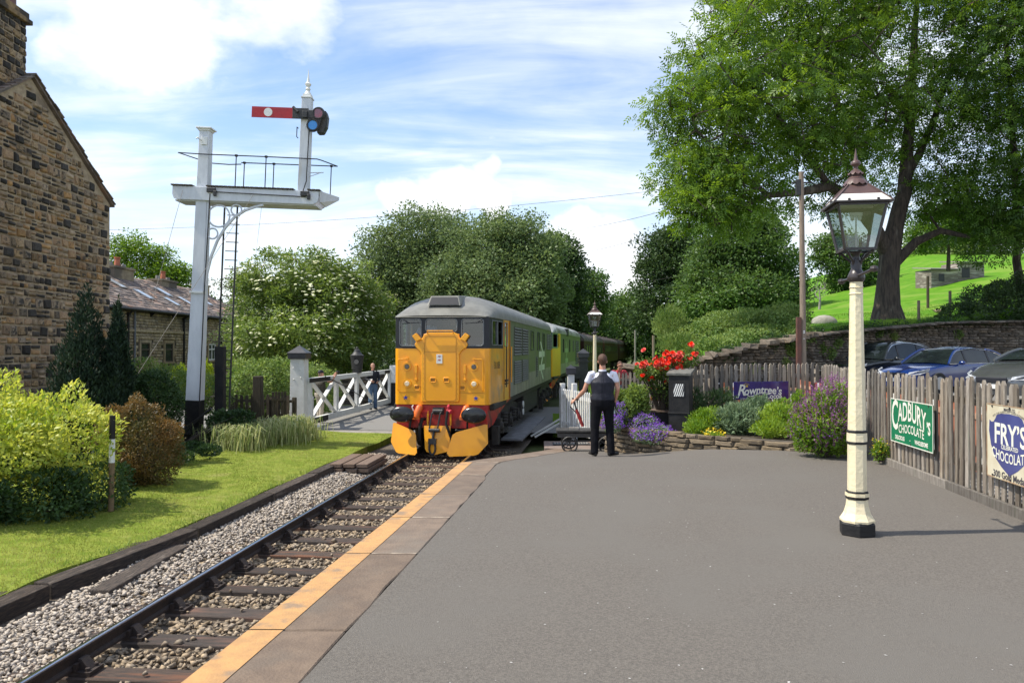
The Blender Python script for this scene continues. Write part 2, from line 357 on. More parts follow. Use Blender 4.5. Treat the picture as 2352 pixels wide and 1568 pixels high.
# ------------------------------------------------------------------ railway track
track = thing('railway_track', None, None); tag(track, kind='structure')
def rail_profile(top):
    p = [(-.035, 0), (.035, 0), (.037, .018), (.03, .032), (.011, .045), (.011, .105), (.033, .12), (.035, .143), (.026, .150), (-.026, .150), (-.035, .143), (-.033, .12), (-.011, .105), (-.011, .045), (-.03, .032), (-.037, .018)]
    return [(a, b) for a, b in p]
prof = rail_profile(0)
yy_ = [-3 + 1.0 * i for i in range(134)]
for s in (-1, 1):
    mb = MB(); rings = []
    for y in yy_:
        h = TD(y); c = Vector((TX(y), y, -.95)) + Vector((math.cos(h), -math.sin(h), 0)) * (.753 * s)
        rings.append([c + Vector((math.cos(h), -math.sin(h), 0)) * a + Vector((0, 0, b)) for a, b in prof])
    n = len(prof)
    mb.v = [tuple(p) for r_ in rings for p in r_]
    for i in range(len(rings) - 1):
        for j in range(n):
            mb.f.append((i * n + j, i * n + (j + 1) % n, (i + 1) * n + (j + 1) % n, (i + 1) * n + j)); mb.m.append(1 if j in (8, 9) else 0)
    mb.build('rail', [M_rail, M_railtop], track, smooth=True, angle=50)
sl = MB(); sl.box((0, 0, -.065), (2.6, .25, .13)); sl0 = None
ch = MB(); ch.box((0, 0, .018), (.36, .19, .036))
for s in (-1, 1):
    ch.prism([(s * .045, -.05, .036), (s * .15, -.05, .036), (s * .075, -.05, .125), (s * .045, -.05, .125)], (0, .1, 0)); ch.cyl((s * .14, .05, .03), (s * .14, .05, .06), .02, n=6); ch.cyl((s * .14, -.06, .03), (s * .14, -.06, .06), .02, n=6)
ch.box((.052, 0, .07), (.03, .2, .06))
ch0 = None
y = 6.30 - .737 * 9
while y < 30:
    h = TD(y); yc = y; c = (TX(yc), yc, -.992)
    jit = random.uniform(-.012, .012)
    if sl0 is None: sl0 = sl.build('sleeper', M_slp, track, bevel=.008, seg=1); o = sl0
    else: o = dup(sl0, track)
    o.location = (c[0] + random.uniform(-.03, .03), c[1], c[2] + random.uniform(-.006, .004)); o.rotation_euler = (0, 0, -h + jit); o.scale = (1, random.uniform(.92, 1.06), 1)
    for s in (-1, 1):
        cc_ = Vector(c) + Vector((math.cos(h), -math.sin(h), 0)) * (.753 * s)
        if ch0 is None: ch0 = ch.build('rail_chair', M_rail, track); o = ch0
        else: o = dup(ch0, track)
        o.location = cc_; o.rotation_euler = (0, 0, -h)
    y += .737
# ballast: base sheet and stones
def bal_z(o):
    if o < -1.3: return -1.0 + .06 * smooth01((-o - 1.2) / .5)
    return -1.015
mb = MB(); mb.grid([[(TX(y) + o, y, bal_z(o) - .02) for o in (-2.4, -2.0, -1.7, -1.5, -1.3, -1, 0, 1, 1.75)] for y in [-3 + .8 * i for i in range(45)]])
tag(mb.build('ballast_bed', M_blk_dark), kind='structure')
OCT = np.array([(1, 0, 0), (-1, 0, 0), (0, 1, 0), (0, -1, 0), (0, 0, 1), (0, 0, -1)], float)
OF = np.array([(0, 2, 4), (2, 1, 4), (1, 3, 4), (3, 0, 4), (2, 0, 5), (1, 2, 5), (3, 1, 5), (0, 3, 5)])
def stones(name, mat, pts, size, label, cat, flat=.7):
    k = len(pts); base = OCT[None] * rng.uniform(.6, 1.25, (k, 6, 1)) + rng.normal(0, .22, (k, 6, 3))
    q = rdir(k); ang = rng.uniform(0, 6.28, k); K = np.zeros((k, 3, 3)); K[:, 0, 1] = -q[:, 2]; K[:, 0, 2] = q[:, 1]; K[:, 1, 0] = q[:, 2]; K[:, 1, 2] = -q[:, 0]; K[:, 2, 0] = -q[:, 1]; K[:, 2, 1] = q[:, 0]
    Rm = np.eye(3)[None] + np.sin(ang)[:, None, None] * K + (1 - np.cos(ang))[:, None, None] * (K @ K)
    base = base @ np.transpose(Rm, (0, 2, 1)) * size[:, None, None]; base[:, :, 2] *= flat
    V = (base + pts[:, None, :]).reshape(-1, 3); T = (OF[None] + (np.arange(k) * 6)[:, None, None]).reshape(-1, 3)
    o = npmesh(name, V, None, mat, tint=np.repeat(rng.random(k), 8), tris=T); return tag(o, label, cat, kind='stuff')
def sct(n, y0, y1, o0, o1, pw=1.6):
    t = rng.random(n) ** pw; yv = y0 + (y1 - y0) * t; ov = rng.uniform(o0, o1, n); xv = np.array([TX(a) for a in yv]) + ov
    return xv, yv, ov
xv, yv, ov = sct(15000, 4.6, 19, -1.98, -1.02, 1.5); keep = (ov < -1.25) | (rng.random(len(ov)) < .6)
zv = np.array([bal_z(o) for o in ov]) + rng.uniform(-.01, .03, len(ov))
stones('ballast_stones', M_bal_w, np.stack([xv, yv, zv], 1)[keep], rng.uniform(.016, .038, keep.sum()), 'pale grey clean ballast stones in a band between the lawn edging and the rail', 'ballast')
xv, yv, ov = sct(13500, 4.6, 20, -1.35, 1.6, 1.5)
ph = ((yv - 6.30) / .737) % 1; nos = ((ph > .2) & (ph < .8)) | (rng.random(len(ph)) < .035)
zv = -1.012 + rng.uniform(-.012, .012, len(ov)) + np.where((ph <= .2) | (ph >= .8), .035, 0)
stones('ballast_stones', M_bal_b, np.stack([xv, yv, zv], 1)[nos], rng.uniform(.020, .044, nos.sum()), 'brown oily ballast stones packed between the sleepers', 'ballast')

# ------------------------------------------------------------------ platform
platform = thing('platform', None, None); tag(platform, kind='structure')
def E_(y): return float(np.interp(y, [-4, 11.4, 12.4, 13.5, 16, 18.6], [-2.643, -.756, -.50, -.12, .60, 1.25]))
def CW(y): return .60 if y < 10 else .56
def zP(x, y):
    k = 1 - smooth01((x - 2.0) / 2.6); return -.098 * max(0, y - 11.2 - .1) * k
def xr(y): return float(np.interp(y, [-4, 6.8, 12.05, 12.3, 13.0, 14.5, 19], [5.05, 5.06, 5.68, 5.2, 3.9, 2.6, 1.75]))
rows = []
for i in range(60):
    y = -4 + 22.4 * i / 59; a = E_(y) + CW(y); b = max(xr(y), a + .25)
    rows.append([(a + (b - a) * j / 16, y, zP(a + (b - a) * j / 16, y)) for j in range(17)])
mb = MB(); mb.grid(rows); mb.build('tarmac_surface', M_asph, platform)
mb = MB(); mb.grid([[(E_(y) + .06, y, -1.2), (E_(y) + .06, y, zP(0, y) - .09)] for y in [-4 + .5 * i for i in range(46)]]); mb.build('platform_wall', M_brick, platform)
joints = [-3.6, -2.1, -.5, 1.35, 2.95, 4.59, 6.3, 7.64, 8.85, 10.2, 11.4, 12.5, 13.7, 15.0, 16.4, 17.9]
for i, (a, b) in enumerate(zip(joints[:-1], joints[1:])):
    g = .008; ny = 5
    top = [[], []]
    mb = MB(); yl = MB()
    P2 = [a + g + (b - a - 2 * g) * j / (ny - 1) for j in range(ny)]
    L_ = [(E_(y), y, zP(0, y) + .006) for y in P2]; R_ = [(E_(y) + CW(y) - .005 + .012 * math.sin(y * 9), y, zP(0, y) + .006) for y in P2]
    ring = L_ + R_[::-1]
    mb.prism(ring, (0, 0, -.10))
    st = mb.build('coping_stone', M_cope, platform, bevel=.008, seg=1)
    if i % 3 != 1: m_ = MB(); m_.grid([[(E_(b) + .22, b - .016, zP(0, b) + .009), (E_(b) + CW(b) - .01, b - .016, zP(0, b) + .009)], [(E_(b) + .22, b + .016, zP(0, b) + .009), (E_(b) + CW(b) - .01, b + .012, zP(0, b) + .009)]]); m_.build('mortar_joint', pm('pale_joint', (.40, .33, .26), (.20, .155, .12), 9, .95), st)
    if b <= 11.5:
        yl.grid([[(E_(y) + .004, y, zP(0, y) + .010), (E_(y) + .215 - .05 * smooth01((y - 5) / 8), y, zP(0, y) + .010)] for y in P2]); yl.build('painted_line', M_yel, st)
# paving and drain beyond the ramp
mb = MB(); mb.prism([(.75, 17.6, -.60), (1.9, 17.4, -.60), (2.2, 19.6, -.70), (1.3, 20.4, -.78), (.85, 20.4, -.78)], (0, 0, -.2)); mb.build('flagstone', pm('flag_paving', (.24, .18, .15), (.17, .13, .11), 4, .9, .3), platform, bevel=.01)
gr = MB(); gr.box((1.45, 18.6, -.63), (.9, .34, .03)); gg = gr.build('drain_grate', M_iron, platform, bevel=.004)
g2 = MB(); [g2.box((1.05 + .065 * i, 18.6, -.612), (.03, .28, .012)) for i in range(13)]; g2.build('grate_bar', M_concrete, platform)
# road over the crossing
Dt = .135; dT = Vector((math.sin(Dt), math.cos(Dt), 0)); nT = Vector((math.cos(Dt), -math.sin(Dt), 0)); B0 = Vector((TX(22.9), 22.9, 0))
def RD(o, s, z=-.805): q = B0 + nT * o + dT * s; return Vector((q.x, q.y, z))
road = thing('road', None, None); tag(road, kind='structure')
mb = MB(); mb.grid([[RD(o, s, -.805 - .02 * abs(o) * (o < -6) * .2) for o in (-34, -20, -12, -8, -6, -4, -2, 0, 2, 4, 8, 16)] for s in (-.02 + .5 * i for i in range(21))]); mb.build('road_surface', M_road, road)
mb = MB(); mb.prism([RD(-8, -.02, -.815), RD(-1.25, -.02, -.815), RD(-1.25, -.5, -.83), RD(-4, -.62, -.83), RD(-8, -.55, -.83)], (0, 0, -.4)); mb.build('road_edge_concrete', M_concrete, road)
mb = MB(); mb.box((0, 0, 0), (1.0, .5, .06)); 
for i, (o, s) in enumerate([(1.75, -1.2), (1.75, .2), (1.75, 1.6), (1.75, 3.0), (1.75, 4.4)]):
    if i == 0: bd = mb.build('crossing_board', pm('board_grey', (.22, .22, .23), (.16, .16, .17), 5, .8, .3, 60), road, bevel=.006); q = bd
    else: q = dup(bd, road)
    q.location = RD(o - .35, s, -.80); q.rotation_euler = (0, 0, R(90) - Dt); q.scale = (1.38, 1.2, 1)
# brick face of the pit beside the track
pit = thing('brick_retaining_wall', 'dark brick retaining face below the road edge beside the locomotive', 'wall', RD(-3.6, -.66, -1.25), -Dt)
mb = MB(); mb.box((1.2, .06, .2), (2.4, .08, .42)); mb.build('mortar_core', M_mort, pit)
bk = MB(); bk.box((0, 0, 0), (.215, .06, .065)); b0 = None
for r_ in range(5):
    for c_ in range(11):
        x = .11 + .225 * c_ + (.11 if r_ % 2 else 0)
        if x > 2.35: continue
        if b0 is None: b0 = bk.build('brick', M_brick, pit, bevel=.005, seg=1); q = b0
        else: q = dup(b0, pit)
        q.location = (x, .02 + random.uniform(-.004, .004), .04 + .078 * r_)
# ------------------------------------------------------------------ lawn
def KO(y): return float(np.interp(y, [0, 8.6, 10.3, 30], [-2.28, -2.26, -1.96, -1.96]))
def GL(y): return float(np.interp(y, [0, 10, 14, 20, 23], [-8.6, -7.6, -7.4, -7.8, -8.2]))
def gzv(x, y): t = (TX(y) + KO(y)) - x; return -.80 + .05 * min(t, 4) + .015 * math.sin(x * 3 + y * 2)
rows = []
for i in range(50):
    y = 2 + (22.1 - 2) * i / 49; a = GL(y) - 3.2; b = TX(y) + KO(y) - .14; rows.append([(a + (b - a) * j / 24, y, gzv(a + (b - a) * j / 24, y)) for j in range(25)])
mb = MB(); mb.grid(rows); mb.grid([[(r_[-1][0] + .0, r_[-1][1], r_[-1][2]), (r_[-1][0] + .02, r_[-1][1], -1.2)] for r_ in rows]); lawn = mb.build('lawn', M_grass, smooth=True); tag(lawn, kind='structure')
M_blade = leafm('grass_blade', (.17, .215, .035), (.37, .37, .11), .3, .6)
def blades(name, x, y, z, L, mat, label, cat, lean=.5, w=.006, tint=None):
    k = len(x); p = np.stack([x, y, z], 1); d = rdir(k); d[:, 2] = 0; d = unit(d) * rng.uniform(0, lean, (k, 1)); a = d.copy(); a[:, 2] = 1; a = unit(a)
    s = unit(np.cross(a, rdir(k))); w = np.full(k, w)[:, None]; L = L[:, None]
    V = np.stack([p - s * w, p + s * w, p + a * L + d * L * .4], 1).reshape(-1, 3); o = npmesh(name, V, None, mat, tint=rng.random(k) if tint is None else tint, tris=np.arange(3 * k).reshape(-1, 3)); return tag(o, label, cat, kind='stuff') if label else o
k = 95000; t = rng.random(k) ** 1.35; yv = 5.2 + 16.8 * t; a = np.array([GL(v) - .6 for v in yv]); b = np.array([TX(v) + KO(v) - .12 for v in yv]); xv = a + (b - a) * rng.random(k)
zv = np.array([gzv(p, q) for p, q in zip(xv, yv)]); patch = np.array([noise.noise(Vector((p * .9, q * .9, 0))) if False else math.sin(p * 2.1 + math.sin(q * 1.3) * 2) * math.sin(q * 1.1 + p) for p, q in zip(xv, yv)])
from mathutils import noise
blades('lawn_blades', xv, yv, zv - .005, rng.uniform(.018, .045, k), M_blade, 'short mown grass blades on the strip of lawn beside the track', 'grass', .9, .004, np.clip(.45 + .42 * patch + rng.normal(0, .18, k), 0, 1))
# timber edging
edging = thing('timber_edging', 'long line of dark old sleepers edging the lawn along the pale ballast', 'edging', (0, 0, 0))
def beam(root, a, b, w, h, z, name='beam', mat=M_tim):
    a = Vector(a); b = Vector(b); L = (b - a).length; mb = MB(); n = 6
    mb.box((L / 2, 0, -h / 2), (L, w, h)); q = mb.build(name, mat, root, bevel=.014, seg=2); q.location = (a.x, a.y, z); q.rotation_euler = (0, 0, math.atan2(b.y - a.y, b.x - a.x)); return q
def kp(y, d=0): return (TX(y) + KO(y) + d, y, 0)
for (a, b, z) in ((3.2, 5.55, -.80), (5.6, 8.05, -.79), (8.1, 10.55, -.785), (10.6, 13.1, -.79), (13.15, 15.2, -.79), (15.25, 17.0, -.78)): beam(edging, kp(a), kp(b), .24, .22, z)
for (a, b, z) in ((6.2, 8.7, -.79), (8.75, 10.0, -.80)): beam(edging, kp(a, -.26), kp(b, -.26), .2, .16, z)
q = beam(None, (-4.42, 8.15, 0), (-4.38, 10.05, 0), .25, .16, -.88, 'loose_sleeper'); tag(q, 'loose dark sleeper lying alone on the pale ballast against the edging', 'sleeper')
pile = thing('plank_stack', 'low stack of brown planks at the end of the lawn near the locomotive', 'timber stack', (0, 0, 0))
for i, (x, y, z) in enumerate([(-3.72, 16.9, -.74), (-3.45, 16.95, -.75), (-3.18, 17.0, -.76), (-3.7, 16.9, -.84), (-3.4, 16.95, -.85), (-3.15, 17.0, -.86)]): beam(pile, (x - .02, y - .8, 0), (x + .12, y + .75, 0), .25, .085, z, 'plank', M_plank)
fr = thing('timber_pit_frame', 'dark heavy beams framing the pit between the lawn and the brick face', 'timber frame', (0, 0, 0))
beam(fr, RD(-4.9, -2.6), RD(-3.7, -.7), .3, .14, -.80, 'beam', M_tim); beam(fr, RD(-3.55, -.86), RD(-1.5, -.86), .22, .1, -.8, 'beam', M_tim); beam(fr, RD(-5.3, -3.4), RD(-3.0, -3.6), .3, .14, -.86, 'beam', M_tim); beam(fr, RD(-3.2, -3.5), RD(-2.5, -2.7), .28, .14, -.84, 'beam', M_plank)

# ------------------------------------------------------------------ stone laying
def ustone(seed):
    r = random.Random(seed); j = lambda a: r.uniform(-a, a)
    back = [(-.5 + j(.02), 0, -.5 + j(.03)), (.5 + j(.02), 0, -.5 + j(.03)), (.5 + j(.02), 0, .5 + j(.03)), (-.5 + j(.02), 0, .5 + j(.03))]
    a = [(x * .93 + j(.07), -.5 + j(.14), z * .91 + j(.10)) for x, _, z in back]; b = [(x * (.74 + j(.08)), -1 + j(.18), z * (.66 + j(.08))) for x, _, z in back]
    v = back + a + b; f = [(i, (i + 1) % 4, 4 + (i + 1) % 4, 4 + i) for i in range(4)] + [(4 + i, 4 + (i + 1) % 4, 8 + (i + 1) % 4, 8 + i) for i in range(4)] + [(8, 9, 10, 11)]
    return v, f
UST = [ustone(i) for i in range(9)]
def lay(root, recs, mats, name='stone', limit=300, size=None, stuffname='small_stones'):
    """recs: (x, y, z, w, d, h, rx) in root space, face towards -y; the largest in view become parts of their own"""
    Mw = Matrix.Translation(root.location) @ root.rotation_euler.to_matrix().to_4x4()
    def px(r_):
        p = Mw @ Vector(r_[:3]); 
        if p.y < .5: return 0
        u = abs(p.x / p.y) * 1745
        if u > 1230 or abs((p.z - 1.7) / p.y * 1745) > 830: return 0
        return min(r_[3], r_[5] * 2) * r_[5] / p.y ** 2
    recs = sorted(recs, key=px, reverse=True)
    cache = {}
    for r_ in recs[:limit]:
        k = (random.randrange(9), random.choices(range(len(mats)), [w for _, w in mats])[0])
        if k not in cache:
            me = bpy.data.meshes.new(name); me.from_pydata(UST[k[0]][0], [], UST[k[0]][1]); me.materials.append(mats[k[1]][0]); cache[k] = me
        o = bpy.data.objects.new(name, cache[k]); col.objects.link(o); o.parent = root; o.location = r_[:3]; o.scale = (r_[3], r_[4], r_[5]); o.rotation_euler = (0, r_[6], 0)
    rest = recs[limit:]
    if rest:
        by = {}
        for r_ in rest: by.setdefault(random.choices(range(len(mats)), [w for _, w in mats])[0], []).append(r_)
        for mi, rs in by.items():
            V = []; Q = []; T = []
            for i, r_ in enumerate(rs):
                v = np.array(UST[i % 9][0]) * np.array([r_[3], r_[4], r_[5]]); c, s = math.cos(r_[6]), math.sin(r_[6])
                v = np.stack([v[:, 0] * c + v[:, 2] * s, v[:, 1], -v[:, 0] * s + v[:, 2] * c], 1) + np.array(r_[:3]); V.append(v); Q.append(np.array(UST[i % 9][1]) + 12 * i); T += [rng.random()] * 9
            o = npmesh(stuffname, np.concatenate(V), np.concatenate(Q), mats[mi][0], root, np.array(T)); tag(o, kind='stuff')
def courses(L, H, hr, wr, clip=None, split=.3, gap=.018, d=(.05, .09)):
    out = []; z = 0
    while z < H:
        h = random.uniform(*hr); x = -random.uniform(0, wr[0])
        while x < L:
            w = random.uniform(*wr) * (1 if h < sum(hr) / 2 else 1.15)
            pieces = [(x + w / 2, z + h / 2, w, h)]
            if random.random() < split and h > .16: 
                q = random.uniform(.4, .6); pieces = [(x + w / 2, z + h * q / 2, w, h * q), (x + w / 2, z + h * (1 + q) / 2, w, h * (1 - q))]
            for (cx_, cz_, ww, hh) in pieces:
                if clip is None or clip(cx_, cz_, ww, hh): out.append((cx_, 0, cz_, ww - gap, random.uniform(*d), hh - gap, random.uniform(-.03, .03)))
            x += w
        z += h
    return out
def slab_box(root, name, mat, c, d, **k): mb = MB(); mb.box(c, d); return mb.build(name, mat, root, **k)

# big gable house on the left
house = thing('stone_house', 'tall gabled house of rough dark gritstone at the left edge of the view', 'house', (-12.2, 15.4, -1.3), R(90))
HL = 7.6; HE = 7.35; HP = 9.85
mb = MB(); mb.prism([(0, .0, 0), (HL, 0, 0), (HL, 0, HE), (HL / 2, 0, HP), (0, 0, HE)], (0, 9, 0)); mb.build('wall', M_mort, house)
clipg = lambda x, z, w, h: (0 <= x - w / 2 + .1 and x + w / 2 < HL + .05 and z + h / 2 < HE + (HP - HE) * (1 - abs(x - HL / 2) / (HL / 2)) - .02 - w * .28)
lay(house, [(*r_[:6], r_[6] * 2.2) for r_ in courses(HL, HP, (.13, .29), (.15, .36), clipg, .3, .05, (.03, .06))], [(M_stoneA, .52), (M_stoneB, .26), (M_stoneD, .22)])
sl_ = (HP - HE) / (HL / 2); al = math.atan(sl_)
for s in (0, 1):
    mb = MB(); a = (HL / 2, HP + .02); b = (HL + .12, HE - .06) if s else (-.12, HE - .06)
    mb.prism([(a[0], -.09, a[1]), (b[0], -.09, b[1]), (b[0], -.09, b[1] + .09), (a[0], -.09, a[1] + .09)], (0, 9.2, 0)); mb.build('roof_slope', M_slate, house)
# ragged slate edges along the verge
for s in (-1, 1):
    n = 20
    for i in range(n):
        t = (i + .5) / n; x = HL / 2 + s * t * (HL / 2 + .1); z = HP + .10 - t * (HP - HE + .1)
        mb = MB(); mb.box((0, 0, 0), (.25, .5, .03)); q = mb.build('verge_slate', M_slate, house); q.location = (x, .1 + random.uniform(-.02, .03), z + .02); q.rotation_euler = (0, s * al - s * .10, 0)
chim = MB(); chim.box((2.95, .62, HP + .25), (1.5, 1.1, 2.2)); chm = chim.build('chimney', M_mort, house); 
rc = []
z = HP - .78
while z < HP + 1.33:
    x = 2.2
    while x < 3.68:
        w = min(random.uniform(.16, .36), 3.7 - x); rc.append((x + w / 2, .07, z + .09, w - .03, .035, .155, 0)); x += w
    z += .18
lay(house, rc, [(M_stoneD, .5), (M_stoneA, .5)], 'chimney_stone')
mb = MB(); mb.box((2.95, .62, HP + 1.38), (1.72, 1.34, .12)); mb.box((2.95, .62, HP + 1.52), (1.62, 1.22, .18)); mb.build('chimney_cap', M_stoneA, house, bevel=.02)
mb = MB(); 
for dx in (2.75, 3.47):
  mb = MB(); mb.lathe((dx, .36, HP + 1.6), [(.17, 0), (.165, .5), (.18, .52), (.18, .56), (.16, .58), (.16, .95), (.20, .98), (.22, 1.06), (.20, 1.12), (.15, 1.12)], 20)
  mb.build('chimney_pot', pm('pot_clay', (.19, .085, .075), (.13, .06, .055), 4, .6, .2), house, smooth=True)
mb = MB(); mb.cyl((1.95, 0, 2.65), (1.95, -.16, 2.62), .05); mb.cyl((1.95, -.1, 2.63), (2.3, -.22, 2.6), .035); mb.build('wall_lamp', M_black, house)
mb = MB(); mb.box((HL + .02, .2, HE - .55), (.4, .1, .06)); mb.build('gutter_bracket', M_black, house)

# terraced cottages
cot = thing('stone_cottages', 'low row of pale stone cottages with a stone slate roof beyond the garden', 'house', (-20.6, 35.0, -2.6), R(90))
CL = 25; CE = 6.42; wins = [(7.1, 8.15, 0), (10.05, 11.1, 0), (16.5, 17.7, 1), (19.9, 20.9, 1), (2.6, 3.6, 0)]
mb = MB(); mb.prism([(0, .02, 0), (CL, .02, 0), (CL, .02, CE), (0, .02, CE)], (0, 8, 0)); mb.build('wall', M_mortd, cot)
def cclip(x, z, w, h):
    if x - w / 2 < 0 or x + w / 2 > CL or z + h / 2 > CE: return False
    for a, b, _ in wins:
        if a - .15 < x + w / 2 and x - w / 2 < b + .15 and 3.4 < z + h / 2 and z - h / 2 < 4.75: return False
    return True
bl = [r_ for r_ in courses(CL, CE, (.16, .17), (.22, .42), cclip, 0, .016, (.03, .05)) if r_[2] > 1.6]
lay(cot, bl, [(M_block, 1)], 'stone_block', 0, stuffname='stone_blocks')
slab_box(cot, 'string_course', M_block, (CL / 2, -.04, 5.28), (CL, .12, .13))
for a, b, wh in wins:
    w = b - a; cxx = (a + b) / 2; fm = M_white if wh else M_dwood
    mb = MB(); z0, z1 = 3.50, 4.62
    mb.box((a - .07, -.0, (z0 + z1) / 2), (.14, .12, z1 - z0)); mb.box((b + .07, 0, (z0 + z1) / 2), (.14, .12, z1 - z0)); mb.box((cxx, 0, z1 + .08), (w + .28, .12, .16)); mb.box((cxx, -.04, z0 - .06), (w + .3, .16, .12)); sr = mb.build('window', M_block, cot)
    mb = MB()
    for x in (a + .04, b - .04): mb.box((x, -.01, (z0 + z1) / 2), (.08, .06, z1 - z0))
    for z in (z0 + .04, z1 - .04, z1 - .38): mb.box((cxx, -.012, z), (w - .02, .06, .07))
    if wh: mb.box((cxx, -.014, (z0 + z1) / 2), (.07, .05, z1 - z0 - .02))
    mb.build('frame', fm, sr)
    mb = MB(); mb.box((cxx, .012, (z0 + z1) / 2), (w - .05, .01, z1 - z0 - .05)); mb.build('pane', pm('dark_glass', (.03, .035, .035), None, 3, .06, spec=.8), sr)
RS = math.atan2(2.3, 4.1)
mb = MB(); mb.prism([(-.1, -.25, CE - .02), (-.1, 4.0, CE + 2.28), (-.1, 8.2, CE - .02)], (CL + .2, 0, 0)); mb.build('roof', M_slate, cot)
V = []; Q = []; T = []; nrow = 15; i = 0
for r_ in range(nrow):
    t = r_ / nrow; y = -.32 + 4.35 * t; z = CE + .02 + 2.36 * t; x = -.1 - random.uniform(0, .3); ln = 4.35 / nrow * 1.45 / math.cos(RS)
    while x < CL:
        w = random.uniform(.3, .65) * (1.15 - .5 * t); th = random.uniform(.05, .085)
        c = np.array([[a, b, e] for a in (0, w - .012) for b in (0, 1) for e in (0, 1)], float)
        vv = np.stack([x + c[:, 0], y + c[:, 1] * ln * math.cos(RS), z + c[:, 1] * (ln * math.sin(RS) - .03) + c[:, 2] * th + random.uniform(0, .012)], 1)
        V.append(vv); Q.append(np.array([(0, 1, 3, 2), (4, 6, 7, 5), (0, 4, 5, 1), (2, 3, 7, 6), (1, 5, 7, 3)]) + 8 * i); T += [random.random()] * 5; i += 1; x += w
tag(npmesh('roof_slates', np.concatenate(V), np.concatenate(Q), M_slate, cot, np.array(T)), kind='stuff')
mb = MB(); mb.tube([(-.1, -.38, CE - .02), (CL, -.38, CE - .02)], .075, 8); mb.build('gutter', M_black, cot)
for x in (5.6, 12.5, 18.6): mb = MB(); mb.tube([(x, -.38, CE - .02), (x, -.1, CE - .35), (x, -.1, 1)], .06, 8); mb.box((x, -.12, CE - .3), (.18, .14, .22)); mb.build('downpipe', M_black, cot)
mb = MB(); mb.tube([(6.3, -.1, CE - .1), (6.3, -.1, 1)], .06, 8); mb.build('downpipe', pm('grey_pipe', (.16, .17, .19), None, 3), cot)
for x in (4.2, 8.2, 11, 13.6, 16, 20): mb = MB(); mb.prism([(x, -.32, CE - .08), (x, 0, CE - .08), (x, 0, CE - .4)], (.05, 0, 0)); mb.build('gutter_bracket', M_black, cot)
for (x0, x1, zt, pots) in ((11.0, 13.4, 9.35, 1), (17.2, 19.6, 9.1, 1), (24.2, 25.5, 9.3, 0)):
    mb = MB(); mb.box(((x0 + x1) / 2, 3.95, (zt + 7.9) / 2), (x1 - x0, .9, zt - 7.9)); mb.box(((x0 + x1) / 2, 3.95, zt - .06), (x1 - x0 + .2, 1.05, .12)); c_ = mb.build('chimney', M_block, cot)
    mb = MB(); xc = (x0 + x1) / 2
    mb.lathe((xc, 3.95, zt), [(.19, 0), (.15, .5), (.19, .55), (.19, .62), (.13, .62)] if pots else [(.12, 0), (.12, .2), (.3, .22), (.3, .27)], 14); mb.build('chimney_pot', pm('terracotta', (.50, .15, .07), (.36, .12, .07), 3), c_, smooth=True)
    for d_ in ((-.8, .75) if pots else ()): mb = MB(); mb.lathe((xc + d_, 3.95, zt), [(.15, 0), (.13, .25), (.1, .25)], 12); mb.build('chimney_pot', M_concrete, c_, smooth=True)
for i, (x, t) in enumerate(((5.2, .55), (9.4, .66), (10.6, .42), (13.2, .3), (15.0, .62), (16.2, .4), (20.5, .5))):
    mb = MB(); y = -.3 + 4.3 * t; z = CE + 2.36 * t + .14; mb.box((0, 0, 0), (.62, 1.15, .06)); s_ = mb.build('skylight', M_concrete if i % 2 else pm('lead', (.35, .38, .42), None, 3, .4), cot, bevel=.01); s_.location = (x, y, z); s_.rotation_euler = (RS, 0, 0)
    mb = MB(); mb.box((0, 0, .035), (.48, .98, .01)); mb.build('pane', pm('sky_glass', (.45, .50, .55), None, 3, .05), s_)

# dry stone wall behind the parked cars
W = [(3.6, 25.3, -.5, 1.03), (5.2, 25.3, -.2, 1.12), (8.5, 26.0, .1, 1.84), (11.04, 28.0, .1, 2.2), (17.8, 32.0, .1, 2.74), (22.5, 33.0, .1, 2.85), (30, 33.5, .1, 3.0)]
M_back = M_mortd
for i, (a, b) in enumerate(zip(W[:-1], W[1:])):
    L = math.hypot(b[0] - a[0], b[1] - a[1]); rz = math.atan2(b[1] - a[1], b[0] - a[0])
    if i == 0: dw = thing('dry_stone_wall', 'long dry stone retaining wall below the field behind the fence and cars', 'wall', (0, 0, 0))
    sub = thing('wall_section', None, None, (a[0], a[1], a[2]), rz); 
    H0, H1 = a[3] - a[2], b[3] - b[2] + (b[2] - a[2])
    mb = MB(); mb.prism([(0, .0, -.3), (L, 0, -.3), (L, 0, H1 - .03), (0, 0, H0 - .03)], (0, .6, 0)); mb.build('wall_core', M_back, sub)
    cl = lambda x, z, w, h, L=L, H0=H0, H1=H1: 0 < x < L and z + h / 2 < H0 + (H1 - H0) * x / L
    rr = courses(L, max(H0, H1) + .2, (.06, .13), (.14, .42), cl, 0, .012, (.05, .12))
    x = 0
    while x < L:
        w = random.uniform(.22, .5); h = random.uniform(.12, .22) if i < 3 else .1; zt = H0 + (H1 - H0) * x / L; rr.append((x + w / 2, .0, zt + h / 2 - .02, w, .55, h, random.uniform(-.1, .1))); x += w * .95
    sub.parent = dw
    lay(sub, rr, [(M_drystone, 1)], 'stone', 60 if i < 5 else 0, stuffname='small_stones')
# dark stone wall across the road beyond the left gate
fw = thing('roadside_stone_wall', 'dark stone wall across the road behind the white crossing gate', 'wall', RD(-16, 10.3, -.85), -Dt)
mb = MB(); mb.box((8, .2, .7), (16, .3, 1.4)); mb.build('wall_core', M_mortd, fw); lay(fw, [(a[0], .05, a[2], *a[3:]) for a in courses(16, 1.4, (.10, .18), (.25, .5), None, 0, .02, (.04, .08))], [(M_drystone, .8), (M_stoneD, .2)], 'stone', 250)
